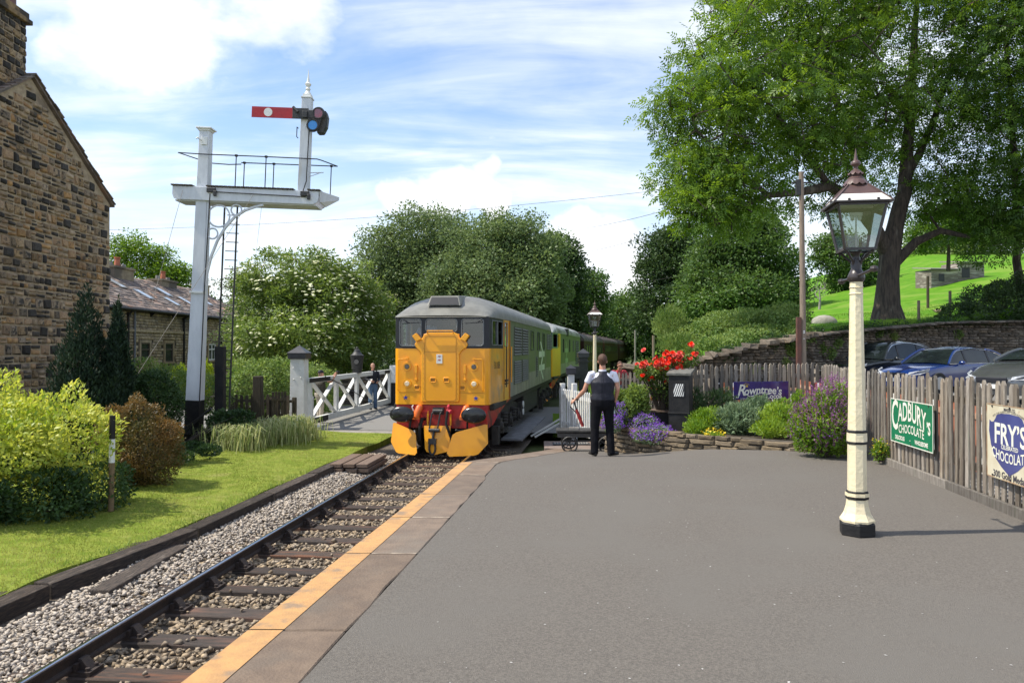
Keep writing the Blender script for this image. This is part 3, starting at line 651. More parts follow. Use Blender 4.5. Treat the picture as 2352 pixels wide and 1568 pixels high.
# ================================================================== train
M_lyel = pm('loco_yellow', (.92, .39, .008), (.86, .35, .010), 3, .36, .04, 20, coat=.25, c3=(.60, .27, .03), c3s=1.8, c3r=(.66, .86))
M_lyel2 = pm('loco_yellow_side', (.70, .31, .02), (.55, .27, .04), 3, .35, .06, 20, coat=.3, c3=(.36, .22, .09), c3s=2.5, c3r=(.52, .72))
M_lyelc = pm('loco_yellow_clean', (.76, .33, .008), (.70, .30, .008), 3, .35, coat=.3)
M_lblk = pm('loco_black', (.009, .010, .016), (.014, .015, .021), 3, .5)
M_lgrn = pm('loco_green', (.098, .118, .066), (.08, .098, .056), 2.2, .46, .05, 12, spec=.3, coat=.06, c3=(.13, .135, .09), c3s=1.0, c3r=(.5, .75), stretch=(1, 1, .35))
M_lgrey = pm('loco_skirt', (.22, .215, .18), (.14, .14, .115), 6, .5, .1, 20, c3=(.26, .25, .20), c3s=2.5, c3r=(.45, .6), stretch=(1, 1, .25))
M_lroof = pm('loco_roof', (.20, .195, .170), (.145, .142, .125), 3, .46, .08, 14, c3=(.14, .13, .115), c3s=1.6, c3r=(.52, .7))
M_lroof2 = pm('loco_roof_silver', (.42, .42, .39), (.30, .30, .27), 3, .35, .08, 14, c3=(.16, .15, .13), c3s=2.2, c3r=(.5, .62))
M_red = pm('loco_red', (.50, .026, .018), (.36, .02, .015), 5, .45, .1, c3=(.12, .02, .015), c3s=3)
M_buf = pm('buffer_steel', (.025, .025, .027), (.012, .012, .013), 6, .22, .1, 20, c3=(.09, .09, .09), c3s=9, c3r=(.62, .72))
M_under = pm('underframe_grime', (.035, .030, .026), (.02, .018, .016), 7, .75, .4, 40)
M_orange = pm('socket_orange', (.85, .17, .02), (.6, .12, .02), 5, .45)
M_cabin = pm('cab_interior', (.07, .08, .085), (.05, .055, .06), 3, .8)
M_seal = pm('window_seal', (.16, .17, .18), None, 5, .4)
M_glass = glassm('cab_glass', (.50, .62, .76), .92)  # blue tint in the pane colour stands in for reflected sky
M_lens = pm('lamp_lens', (.75, .55, .35), (.85, .7, .5), 6, .08, spec=1)
M_lensd = pm('dark_lens', (.02, .015, .015), None, 6, .05, spec=1)
M_cream = pm('logo_white', (.60, .66, .52), (.50, .56, .42), 5, .5)
M_logo2 = pm('logo_faded', (.30, .42, .22), (.25, .36, .18), 5, .5)
M_maroon = pm('coach_maroon', (.050, .020, .016), (.038, .017, .014), 3, .6, spec=.12)
M_croof = pm('coach_roof', (.10, .075, .068), (.07, .055, .05), 4, .6)
M_cpane = pm('coach_window', (.16, .15, .10), (.04, .035, .03), 1.5, .25, spec=.4)
def rrect(x0, x1, z0, z1, r, k=4):
    pts = []
    for cx_, cz_, a0 in ((x1 - r, z1 - r, 0), (x0 + r, z1 - r, 90), (x0 + r, z0 + r, 180), (x1 - r, z0 + r, 270)):
        for i in range(k + 1): a = R(a0 + 90 * i / k); pts.append((cx_ + r * math.cos(a), cz_ + r * math.sin(a)))
    return pts
def holed(mb, outer, inner, r, f, depth=.04):
    """plate with a rounded window hole; f(x, z, d) maps to 3D, d = depth inwards"""
    x0, x1, z0, z1 = outer; ip = rrect(*inner, r); cx_ = (inner[0] + inner[1]) / 2; cz_ = (inner[2] + inner[3]) / 2; op = []; n = len(ip); k = n // 4
    cs = [(x1, z1), (x0, z1), (x0, z0), (x1, z0)]
    for i, (a, b) in enumerate(ip):
        q = i // k; j = i % k; cxn, czn = cs[q]
        if j == 0: p = (cxn, min(max(b, z0), z1)) if q in (0, 2) else (a, czn)
        elif j == k - 1: p = (a, czn) if q in (0, 2) else (cxn, b)
        else: p = (cxn, czn)
        op.append(p)
    V = [f(a, b, 0) for a, b in op] + [f(a, b, 0) for a, b in ip] + [f(a, b, depth) for a, b in ip]
    mb.add(V, [(i, (i + 1) % n, n + (i + 1) % n, n + i) for i in range(n)] + [(n + i, n + (i + 1) % n, 2 * n + (i + 1) % n, 2 * n + i) for i in range(n)])
def ring_tube(mb, inner, r, f, w=.012): 
    p = [f(a, b, -.004) for a, b in rrect(*inner, r)]; mb.tube(p + [p[0], p[1]], w, 6, cap=False)
def pane(mb, inner, f, d=.02): mb.add([f(a, b, d) for a, b in rrect(*inner, .05)], [tuple(range(20))])

def outline(Ln):
    a = [(1.06, 0), (1.105, .012), (1.14, .04), (1.165, .09), (1.175, .15), (1.335, 2.3), (1.335, Ln - 2.3), (1.175, Ln - .15), (1.14, Ln - .04), (1.06, Ln)]
    return a
def make_loco(label, loc, rz, style):
    A = style == 'A'; Ln = 16.9 if A else 18.0
    t = thing('diesel_locomotive', label, 'locomotive', loc, rz, 'locomotives at the head of the train')
    ol = outline(Ln)
    def hw(y): return float(np.interp(y, [p[1] for p in ol], [p[0] for p in ol]))
    Z0, ZB, ZW, ZC = 1.15, 1.72, 2.50, 3.26
    roofm = M_lroof if A else M_lroof2; yel = M_lyel
    # roof
    sy = [0, .04, .12, .25, .45, .7, 1.0, 1.4, 2.3, 2.32, 5, 8, 11, 14, Ln - 1.4, Ln - .6, Ln - .2, Ln]
    rows = []
    for y in sy:
        e = min(1, min(y, Ln - y) / 1.5); rise = .035 + .565 * math.sin(e * math.pi / 2) ** .8; w = hw(y) + .015; row = []
        for i in range(25):
            a = math.pi * i / 24; x = math.cos(a); x = math.copysign(abs(x) ** .85, x); row.append((w * x, y - .02 * (y == 0), ZC + rise * math.sin(a) ** .9 + (.0)))
        rows.append(row)
    mb = MB(); mb.grid(rows); rf = mb.build('roof', roofm, t, smooth=True, angle=60)
    mb = MB(); mb.tube([(hw(y) + .012, y, ZC - .005) for y in sy[1:-1]], .018, 6); mb.tube([(-hw(y) - .012, y, ZC - .005) for y in sy[1:-1]], .018, 6); mb.tube([(x, -.02, ZC - .005) for x in (-1.1, 0, 1.1)], .014, 6); mb.build('gutter_strip', roofm, rf, smooth=True)
    mb = MB(); w0, w1 = .42, .35
    mb.add([(-w0, .25, 3.55), (w0, .25, 3.55), (w1, .36, 3.79), (-w1, .36, 3.79), (-w0 + .04, 1.35, 3.78), (w0 - .04, 1.35, 3.78), (w1, 1.3, 3.85), (-w1, 1.3, 3.85)], [(0, 1, 2, 3), (1, 5, 6, 2), (5, 4, 7, 6), (4, 0, 3, 7), (3, 2, 6, 7)])
    hb = mb.build('headcode_box', roofm, t, bevel=.02)
    mb = MB(); mb.add([(-.37, .247, 3.57), (.37, .247, 3.57), (.32, .335, 3.755), (-.32, .335, 3.755)], [(0, 1, 2, 3)]); mb.build('headcode_panel', M_lblk, hb)
    mb = MB()
    for y in (3.2, 5.6, 8.1, 10.6, 13.2): 
        mb.tube([(1.343 * math.cos(a) * .995, y, ZC + .605 * math.sin(a)) for a in [math.pi * i / 20 for i in range(21)]], .011, 4)
    mb.build('roof_seam', roofm, rf)
    mb = MB()
    for y in (1.9, 4.1, 6.9, 9.2, 11.5):
        for x in (.55, -.55): mb.tube([(x, y, 3.76), (x, y, 3.84), (x, y + .3, 3.84), (x, y + .3, 3.76)], .012, 6)
    for y, w, l in ((4.8, .8, 1.2), (8, .9, 1.4), (11.8, .8, 1.3)): mb.box((0, y, 3.87), (w, l, .05))
    mb.build('roof_fittings', roofm, rf)
    # sides
    def strip(z0, z1, y0, y1, sides=(1, -1), e=0.0, n=None):
        mb = MB(); yv = [y0] + [p[1] for p in ol if y0 < p[1] < y1] + [y1]
        for s in sides: mb.grid([[(s * (hw(y) + e), y, z) for z in (z0, z1)] for y in yv])
        return mb
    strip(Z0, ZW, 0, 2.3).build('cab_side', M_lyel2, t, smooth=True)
    strip(Z0 + .04, ZB, 2.3, Ln - 2.3).build('body_skirt', M_lgrey, t); strip(ZB, ZC, 2.3, Ln - 2.3).build('body_side', M_lgrn, t)
    strip(Z0, ZC, Ln - 2.3, Ln).build('rear_cab', M_lyel2 if False else M_lgrn, t, smooth=True)
    mb = MB(); mb.grid([[(x, Ln, z) for x in (-1.06, 1.06)] for z in (Z0, ZC)]); mb.build('end_panel', M_lblk, t)
    # cab window band with real openings
    def fS(s):
        return lambda y, z, d: Vector((s * (hw(y) - d), y, z))
    fF = lambda x, z, d: Vector((x, d, z))
    mb = MB()
    WF = [(-1.03, -.50, 2.56, 3.21), (-.385, .385, 2.90, 3.21), (.50, 1.03, 2.56, 3.21)]
    holed(mb, (-1.06, -.44, ZW, ZC), WF[0], .07, fF); holed(mb, (-.44, .44, 2.84, ZC), WF[1], .06, fF); holed(mb, (.44, 1.06, ZW, ZC), WF[2], .07, fF)
    for s in (1, -1):
        mb.grid([[(s * p[0], p[1], z) for z in (ZW, ZC)] for p in ol[:5]])
        holed(mb, (.15, 1.52, ZW, ZC), (.28, 1.42, 2.58, 3.18), .07, fS(s))
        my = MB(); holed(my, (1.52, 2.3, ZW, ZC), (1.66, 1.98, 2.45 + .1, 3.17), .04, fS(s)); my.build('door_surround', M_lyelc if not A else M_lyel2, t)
    mb.build('window_surround', M_lblk if A else pm('blue_surround', (.03, .05, .13), None, 3, .3), t)
    # front panel
    mb = MB(); mb.add([(-1.06, 0, Z0), (1.06, 0, Z0), (1.06, 0, ZW), (-1.06, 0, ZW)], [(0, 1, 2, 3)])
    for s in (1, -1): mb.grid([[(s * (p[0] + .001), p[1] - .001, z) for z in (Z0, ZW)] for p in ol[:5]])
    fp = mb.build('front_panel', yel, t, smooth=True)
    mb = MB(); mb.prism([(-.44, 0, 2.49), (.44, 0, 2.49), (.44, 0, 2.85), (-.44, 0, 2.85)], (0, -.004, 0)); mb.build('panel_backing', yel, fp)
    bul = [(-.49, 1.21), (.42, 1.21), (.45, 1.26), (.45, 2.36), (.50, 2.44), (.62, 2.52), (.66, 2.60), (.60, 2.68), (.47, 2.74), (.42, 2.84), (.33, 2.88), (-.33, 2.88), (-.42, 2.84), (-.47, 2.74), (-.60, 2.68), (-.66, 2.60), (-.62, 2.52), (-.54, 2.44), (-.49, 2.36)]
    mb = MB(); mb.prism([(a, 0, b) for a, b in bul], (0, -.045, 0)); mb.build('nose_panel', yel, t, bevel=.02, seg=3)
    for s in (1, -1):
        mb = MB(); mb.prism([(s * .47, 0, 2.72), (s * .60, 0, 2.66), (s * .70, 0, 2.80), (s * .60, 0, 2.87)], (0, -.12, 0)); mb.build('front_horn_box', yel, t, bevel=.012)
    mb = MB(); dr = rrect(-.40, .37, 1.25, 2.80, .07, 4); pts = [(a, -.047, b) for a, b in dr]; mb.tube(pts + pts[:2], .006, 4, cap=False); mb.tube([(-1.05, -.002, 1.44), (-.49, -.002, 1.44)], .005, 4); mb.tube([(.45, -.002, 1.44), (1.05, -.002, 1.44)], .005, 4); mb.tube([(-.4, -.047, 2.42), (.37, -.047, 2.42)], .004, 4)
    for i in range(12): 
        for x in (-.43, .40): mb.box((x, -.047, 1.3 + i * .12), (.012, .006, .012))
    mb.build('panel_seam', pm('seam_brown', (.42, .17, .02), None, 3), fp)
    if A:
        for i, q in enumerate(WF):
            mb = MB(); ring_tube(mb, q, .07, fF, .013); w_ = mb.build('windscreen', M_seal, t, smooth=True); mb = MB(); pane(mb, q, fF, .015); mb.build('pane', M_glass, w_)
        for s in (1, -1):
            q = (.28, 1.42, 2.58, 3.18); mb = MB(); ring_tube(mb, q, .07, fS(s), .013); mb.bar(fS(s)(.85, 2.6, 0), fS(s)(.85, 3.17, 0), .03, .03); mb.bar(fS(s)(.90, 2.6, 0), fS(s)(.90, 3.17, 0), .02, .03); w_ = mb.build('cab_window', M_seal, t, smooth=True); mb = MB(); pane(mb, (.28, .86, 2.58, 3.18), fS(s), .015); mb.build('pane', M_glass, w_)
            q = (1.66, 1.98, 2.55, 3.17); mb = MB(); ring_tube(mb, q, .04, fS(s), .01); w_ = mb.build('door_window', M_seal, t, smooth=True); mb = MB(); pane(mb, q, fS(s), .015); mb.build('pane', M_glass, w_)
        for s in (1, -1):
            h = lambda y: hw(y) + .012
            mb = MB(); mb.tube([(s * h(1.58), 1.58, 1.18), (s * h(1.58), 1.58, 3.2)], .008, 5); mb.tube([(s * h(2.2), 2.2, 1.18), (s * h(2.2), 2.2, 3.2)], .008, 5); mb.tube([(s * h(2.28), 2.28, 1.15), (s * h(2.28), 2.28, 3.24)], .01, 5); d_ = mb.build('cab_door', pm('seam_brown', (.42, .17, .02)), t)
            mb = MB(); mb.tube([(s * (h(1.62) + .05), 1.62, 1.5), (s * (h(1.62) + .05), 1.62, 2.55)], .016, 6); mb.build('handrail', M_lblk, d_)
            mb = MB(); mb.tube([(s * (h(2.24) + .05), 2.24, 1.6), (s * (h(2.24) + .05), 2.24, 2.55)], .014, 6); mb.build('handrail', M_lyel, d_)
            mb = MB(); mb.box((s * (h(1.9) - .01), 1.9, 1.66), (.05, .4, .06)); mb.box((s * (h(1.9) - .01), 1.9, 1.58), (.05, .4, .03)); mb.build('step_recess', M_lblk, d_)
        # cab inside
        mb = MB(); mb.box((0, 1.7, 2.3), (2.2, .05, 1.9)); mb.box((0, .45, 2.44), (2.0, .6, .08)); mb.box((.62, 1.35, 2.42), (.46, .1, .7)); mb.box((-.62, 1.35, 2.42), (.46, .1, .7)); mb.box((0, .9, 2.2), (2.2, 1.6, .04)); mb.build('cab_interior', M_cabin, t)
        mb = MB(); mb.bar((-.62, 1.0, 2.5), (-.62, 1.0, 3.3), .07, .07); mb.bar((-.72, 1.2, 2.5), (-.72, 1.2, 3.3), .05, .05); mb.build('cab_pillar', M_orange, t)
        # number, stars, label, arrows
        mb = MB(); lettering(mb, '31108', .25, 0, 0, 0, bold=.0, xs=.95, spacing=1.0); o = mb.build('running_number', M_lblk, t, fixn=False); o.location = (hw(.86) + .006, .80, 2.0); o.rotation_euler = (0, 0, R(90) - .0744)
        for x in (-.885, .845):
            mb = MB(); st = [(x + (.065 if i % 2 == 0 else .028) * math.sin(math.pi * i / 5), -.003, 1.31 + (.065 if i % 2 == 0 else .028) * math.cos(math.pi * i / 5)) for i in range(10)]; mb.prism(st, (0, -.003, 0)); mb.build('star_badge', pm('star_blue', (.03, .06, .40)), t)
        mb = MB(); mb.box((-.04, -.050, 2.25), (.145, .006, .22)); lb = mb.build('warning_label', M_white, t); mb = MB()
        for dz in (.055, -.03): mb.prism([(-.085, -.054, 2.24 + dz), (-.04, -.054, 2.285 + dz), (-.045, -.054, 2.26 + dz), (.005, -.054, 2.27 + dz), (-.035, -.054, 2.225 + dz), (-.035, -.054, 2.25 + dz)], (0, -.002, 0))
        mb.build('label_print', M_red, lb)
    # marker lamps and headlamps
    for x in (-.845, .80):
        for z, m_ in ((2.06, M_lensd), (1.65, M_lens)):
            mb = MB(); mb.cyl((x, 0, z), (x, -.03, z), .105, .10, 24); l_ = mb.build('lamp_ring', yel, t, smooth=True); mb = MB(); mb.cyl((x, -.03, z), (x, -.045, z), .062, .05, 20); mb.build('lens', m_, l_, smooth=True)
    # grab rails, brackets, pockets
    for s, x in ((-1, -.845), (1, .80)):
        mb = MB(); xo = x + s * .22; mb.tube([(x + s * .0, -.02, 2.25), (x, -.055, 2.25), (xo - s * .03, -.055, 2.24), (xo, -.055, 2.2), (xo, -.055, 1.50), (xo, -.01, 1.48)], .012, 6); mb.box((x, -.03, 2.25), (.07, .04, .04)); mb.build('handrail', yel, t, smooth=True)
        mb = MB(); mb.box((s * .60 - .02, -.025, 2.0), (.06, .05, .2)); mb.box((s * .60 - .02, -.015, 1.86), (.04, .03, .35)); mb.box((s * .60 - .02, -.03, 1.75), (.06, .05, .04)); mb.build('lamp_bracket', yel, t, bevel=.005)
        for (xx, zz) in ((s * .165 - .03, 1.74), (s * .56 - .04, 1.55)):
            mb = MB(); yb = -.047 if abs(xx) < .4 else 0; ring = rrect(xx - .065, xx + .065, zz - .05, zz + .055, .02); pts = [(a, yb - .004, b) for a, b in ring]; mb.tube(pts + pts[:2], .012, 5, cap=False); pk = mb.build('socket_pocket', yel, t, smooth=True); mb = MB(); mb.box((xx, yb - .002, zz + .01), (.11, .006, .07)); mb.build('recess', pm('seam_brown', (.42, .17, .02)), pk)
    mb = MB(); mb.tube([(-.33, -.04, 2.86), (-.33, -.11, 2.92), (.30, -.11, 2.92), (.30, -.04, 2.86)], .014, 6); mb.build('handrail', yel, t, smooth=True)
    for x, d in ((-.75, -1), (.80, 1)): mb = MB(); mb.bar((x - .22, -.045, 3.10), (x + .22, -.03, 3.13), .012, .014); mb.tube([(x + d * .2, -.03, 3.2), (x + d * .08, -.04, 3.12)], .008, 5); mb.build('wiper', M_lblk, t)
    # louvres, windows and mark on the body side
    S = lambda y, z, d: Vector((1.335 - d, y, z))
    def louvre(y0, y1, z0, z1, n=10, s=1):
        mb = MB(); mb.box((s * 1.325, (y0 + y1) / 2, (z0 + z1) / 2), (.03, y1 - y0, z1 - z0)); lv = mb.build('louvre', M_under, t); mb = MB()
        for i in range(n): z = z0 + (z1 - z0) * (i + .5) / n; mb.prism([(s * 1.336, y0 + .03, z + .028), (s * 1.336, y0 + .03, z + .022), (s * 1.365, y0 + .03, z - .03), (s * 1.368, y0 + .03, z - .02)], (0, y1 - y0 - .06, 0))
        mb.build('slats', pm('louvre_grey', (.13, .14, .12), None, 4), lv)
        mb = MB(); pts = [Vector((s * (1.335 + .008), a, b)) for a, b in rrect(y0, y1, z0, z1, .02)]; mb.tube(pts + pts[:2], .014, 4, cap=False); mb.build('rim', M_lgrn, lv)
    def swin(y0, y1, z0, z1, m=M_lensd):
        mb = MB(); pts = [Vector((1.34, a, b)) for a, b in rrect(y0, y1, z0, z1, .05)]; mb.tube(pts + pts[:2], .02, 5, cap=False); w_ = mb.build('side_window', M_lblk, t); mb = MB(); mb.add([(1.338, a, b) for a, b in rrect(y0, y1, z0, z1, .05)], [tuple(range(20))]); mb.build('pane', m, w_)
    def arrows(yc, z0, z1, w, m):
        H = z1 - z0; mb = MB(); q = lambda a, b: (1.339, yc + (a - .5) * w, z0 + b * H)
        for p in ([(0, .60), (.98, .60), (.98, .75), (0, .75)], [(.02, .25), (1, .25), (1, .40), (.02, .40)], [(.18, 1), (.34, 1), (.80, .68), (.64, .68)], [(.64, .70), (.80, .70), (.36, .30), (.20, .30)], [(.20, .32), (.36, .32), (.82, 0), (.66, 0)]): mb.prism([q(*c) for c in p], (.003, 0, 0))
        return mb.build('double_arrow_mark', m, t)
    if A:
        for z0, z1 in ((2.30, 3.12), (1.50, 2.16)): louvre(3.1, 4.7, z0, z1); louvre(4.9, 6.4, z0, z1)
        for y0, y1 in ((7.2, 8.0), (9.3, 10.0), (11.2, 11.9)): swin(y0, y1, 2.45, 3.08, pm('green_glass', (.12, .17, .06), None, 3, .1, spec=.7))
        louvre(12.9, 14.0, 2.45, 3.1); louvre(14.1, 15.2, 2.45, 3.1); louvre(8.9, 9.3, 1.5, 2.2, 8); arrows(10.9, 1.32, 2.75, 2.1, M_cream)
        mb = MB()
        for y in (2.9, 6.7, 8.6, 12.5): mb.box((1.338, y, 2.2), (.006, .02, 2.0))
        for y in [2.6 + i * .55 for i in range(22)]: mb.box((1.338, y, 1.4), (.006, .02, .42))
        mb.build('panel_seam', M_lgrey, t)
    else:
        for y0, y1 in ((3.6, 4.0), (7.3, 7.7)): swin(y0, y1, 2.3, 3.0)
        louvre(9.8, 10.6, 2.3, 3.0); louvre(11.8, 13.0, 1.5, 3.0, 14); louvre(13.2, 14.4, 1.5, 3.0, 14); arrows(5.6, 1.35, 2.9, 1.6, M_logo2)
        mb = MB(); mb.box((1.25, 6.0, 3.38), (.3, .7, .4)); mb.build('roof_grille', M_lblk, t, bevel=.02)
        [strip(Z0, ZW, .0, 2.3, (s,), e=.004).build('yellow_cab_panel', M_lyelc, t) for s in (1, -1)]
    # red buffer beam and side flange
    mb = MB(); mb.box((0, .12, .86), (2.24, .2, .56)); mb.build('buffer_beam', M_red, t, bevel=.01)
    for s in (1, -1):
        mb = MB(); pr = [(.0, 1.14), (2.9, 1.14), (2.3, 1.06), (1.3, .84), (.6, .62), (.02, .58)]; mb.prism([(s * (1.12 + a * .06), a + .03, b) for a, b in pr], (s * -.03, 0, 0)); mb.build('red_flange', M_red, t)
        bf = MB(); bf.cyl((s * .865, .05, .94), (s * .865, -.36, .94), .12, .10, 20); b_ = bf.build('buffer_shank', M_under, t, smooth=True, bevel=0)
        mb = MB(); prof = [(1e-4, -.475), (.12, -.47), (.2, -.455), (.245, -.43), (.26, -.40), (.25, -.37), (1e-4, -.36)]
        vs = []; 
        for r_, yv in prof: vs.append([(s * .865 + r_ * 1.16 * math.cos(2 * math.pi * j / 32), yv, .94 + r_ * .74 * math.sin(2 * math.pi * j / 32)) for j in range(33)])
        mb.grid(vs); mb.build('buffer_head', M_buf, b_, smooth=True, angle=60)
    if A:
        # coupling, hoses, sockets
        mb = MB(); mb.box((-.06, -.02, 1.0), (.26, .1, .16)); mb.cyl((-.18, -.12, 1.0), (.06, -.12, 1.0), .05, n=10)
        for x in (-.16, .04): mb.tube([(x, -.14, 1.0), (x - .02, -.22, .95), (x - .07, -.27, .58)], .020, 6)
        mb.cyl((-.24, -.27, .56), (.02, -.27, .56), .045, n=10); mb.tube([(-.11, -.27, .56), (-.14, -.28, .36)], .035, 6); mb.box((-.15, -.28, .30), (.19, .09, .13))
        ln = [(-.15 + .075 * math.sin(a), -.3, .14 + .15 * math.cos(a)) for a in [2 * math.pi * i / 16 for i in range(17)]]; mb.tube(ln, .026, 6); mb.build('screw_coupling', M_iron, t, smooth=True)
        for pts, m_, r_, nm in (([(.17, -.03, 1.0), (.19, -.2, .98), (.17, -.25, .72), (.25, -.24, .5), (.28, -.2, .38)], M_black, .032, 'brake_hose'), ([(-.42, .0, .8), (-.44, -.14, .82), (-.49, -.16, .6), (-.51, -.1, .3)], M_black, .045, 'brake_hose'), ([(.19, -.03, 1.14), (.19, -.1, 1.1), (.21, -.1, .98)], pm('hose_red', (.5, .03, .05)), .03, 'hose_cock'), ([(.17, -.05, 1.02), (.27, -.14, .98)], pm('hose_red', (.5, .03, .05)), .05, 'hose_cock'), ([(.64, 0, .74), (.66, -.12, .72), (.65, -.1, .36)], M_black, .025, 'brake_hose'), ([(-.7, -.0, 1.12), (-.7, -.1, 1.1), (-.66, -.1, 1.0)], M_white, .015, 'white_pipe'), ([(-.68, 0, .8), (-.72, -.12, .8), (-.76, -.1, .6)], M_iron, .03, 'brake_hose')):
            mb = MB(); mb.tube(pts, r_, 8); mb.build(nm, m_, t, smooth=True)
        for x, s in ((-.55, 1), (.60, 1)):
            mb = MB(); mb.tube([(x + .03, 0, 1.08), (x + .03, -.1, 1.07), (x, -.16, .98), (x - .03, -.17, .86)], [.075, .085, .08, .085], 12); mb.box((x - .03, -.18, .85), (.17, .06, .09)); mb.build('jumper_socket', M_orange, t, smooth=True, angle=40)
        for x in (-.32, .24): mb = MB(); mb.bar((x, -.06, .66), (x, -.06, .93), .04, .02); mb.bar((x, -.06, .9), (x + .01, -.06, 1.0), .015, .015); mb.build('lamp_bracket', M_lyel, t)
    # snow ploughs
    def blade(poly, folds):
        mb = MB(); n = len(poly); f = [folds(x, z) for x, z in poly]; cxp = sum(p[0] for p in poly) / n; czp = sum(p[1] for p in poly) / n
        fr_ = [(x, folds(x, z), z) for x, z in poly] + [(cxp, folds(cxp, czp) , czp)]; bk = [(x, y + .02, z) for x, y, z in fr_]
        mb.add(fr_ + bk, [(i, (i + 1) % n, n) for i in range(n)] + [(n + 1 + (i + 1) % n, n + 1 + i, 2 * n + 1) for i in range(n)] + [(i, (i + 1) % n, n + 1 + (i + 1) % n, n + 1 + i) for i in range(n)]); return mb
    pm_ = M_lyel
    blade([(-1.17, .70), (-1.12, .71), (-.68, .56), (-.58, .50), (-.55, .43), (-.50, .04), (-.55, -.02), (-.98, .0), (-1.05, .03), (-1.20, .26)], lambda x, z: -.10 - .25 * (abs(x) - .5) * -1 - .20 * (1 - z) - .1).build('snow_plough', pm_, t)
    blade([(1.16, .70), (1.10, .71), (.44, .53), (.36, .47), (.33, .38), (.24, .05), (.30, -.03), (.86, -.01), (.96, .02), (1.18, .26)], lambda x, z: -.35 + .20 * (x - .25) - .12 * (1 - z)).build('snow_plough', pm_, t)
    blade([(-.38, .66), (.27, .66), (.25, .10), (.18, .05), (-.1, -.02), (-.30, .05), (-.34, .12)], lambda x, z: -.22 + .14 * abs(x + .05) - .08 * (1 - z)).build('snow_plough', pm_, t)
    # bogies, tanks
    for yb in (2.9, Ln - 2.9):
        mb = MB()
        for s in (1, -1):
            mb.prism([(s * 1.15, yb - 2.3, .62), (s * 1.15, yb - 2.3, .85), (s * 1.15, yb - 1.0, 1.0), (s * 1.15, yb + 1.0, 1.0), (s * 1.15, yb + 2.3, .85), (s * 1.15, yb + 2.3, .62), (s * 1.15, yb + .3, .72), (s * 1.15, yb - .3, .72)], (-s * .1, 0, 0))
            for dy in (-1.7, 0, 1.7): mb.box((s * 1.18, yb + dy, .55), (.2, .34, .36)); mb.cyl((s * 1.28, yb + dy, .52), (s * 1.33, yb + dy, .52), .12, .1, 12)
            for dy in (-.85, .85): mb.lathe((s * 1.2, yb + dy, .5), [(.11, 0), (.13, .04), (.11, .08), (.13, .12), (.11, .16), (.13, .2), (.11, .24), (.13, .28), (.11, .32)], 10); mb.bar((s * 1.24, yb + dy - .5, .34), (s * 1.24, yb + dy + .5, .34), .05, .07)
            mb.box((s * 1.2, yb - 2.1, .35), (.16, .3, .45))
        bg_ = mb.build('bogie', M_under, t)
        for dy in (-1.7, 0, 1.7):
            mb = MB()
            for s in (1, -1): mb.cyl((s * .70, yb + dy, .51), (s * .84, yb + dy, .51), .54, .51, 28)
            mb.cyl((-.8, yb + dy, .51), (.8, yb + dy, .51), .08, n=10); mb.build('wheelset', M_under, bg_, smooth=True, angle=40)
    mb = MB(); mb.box((0, Ln / 2, .72), (2.4, 4.2, .7)); mb.box((0, Ln / 2, 1.08), (2.5, Ln - .5, .16)); mb.build('fuel_tank', M_under, t, bevel=.03)
    mb = MB(); mb.box((1.26, 4.95, .62), (.12, .14, .5)); mb.build('step_bracket', M_under, t); mb = MB(); mb.cyl((1.33, 5.15, .80), (1.36, 5.15, .80), .10, n=14); mb.cyl((1.33, 5.15, .58), (1.36, 5.15, .58), .10, n=14); mb.build('white_marker', M_white, t)
    return t
loco1 = make_loco('leading green diesel locomotive with a full yellow front, blue stars and red buffer beam', (-1.70, 18.3, -.8), -.139, 'A')
loco2 = make_loco('second green locomotive behind the leading one, with a narrow yellow cab side and silver roof', (TX(36.3) + .06, 36.3, -.8), -.163, 'B')
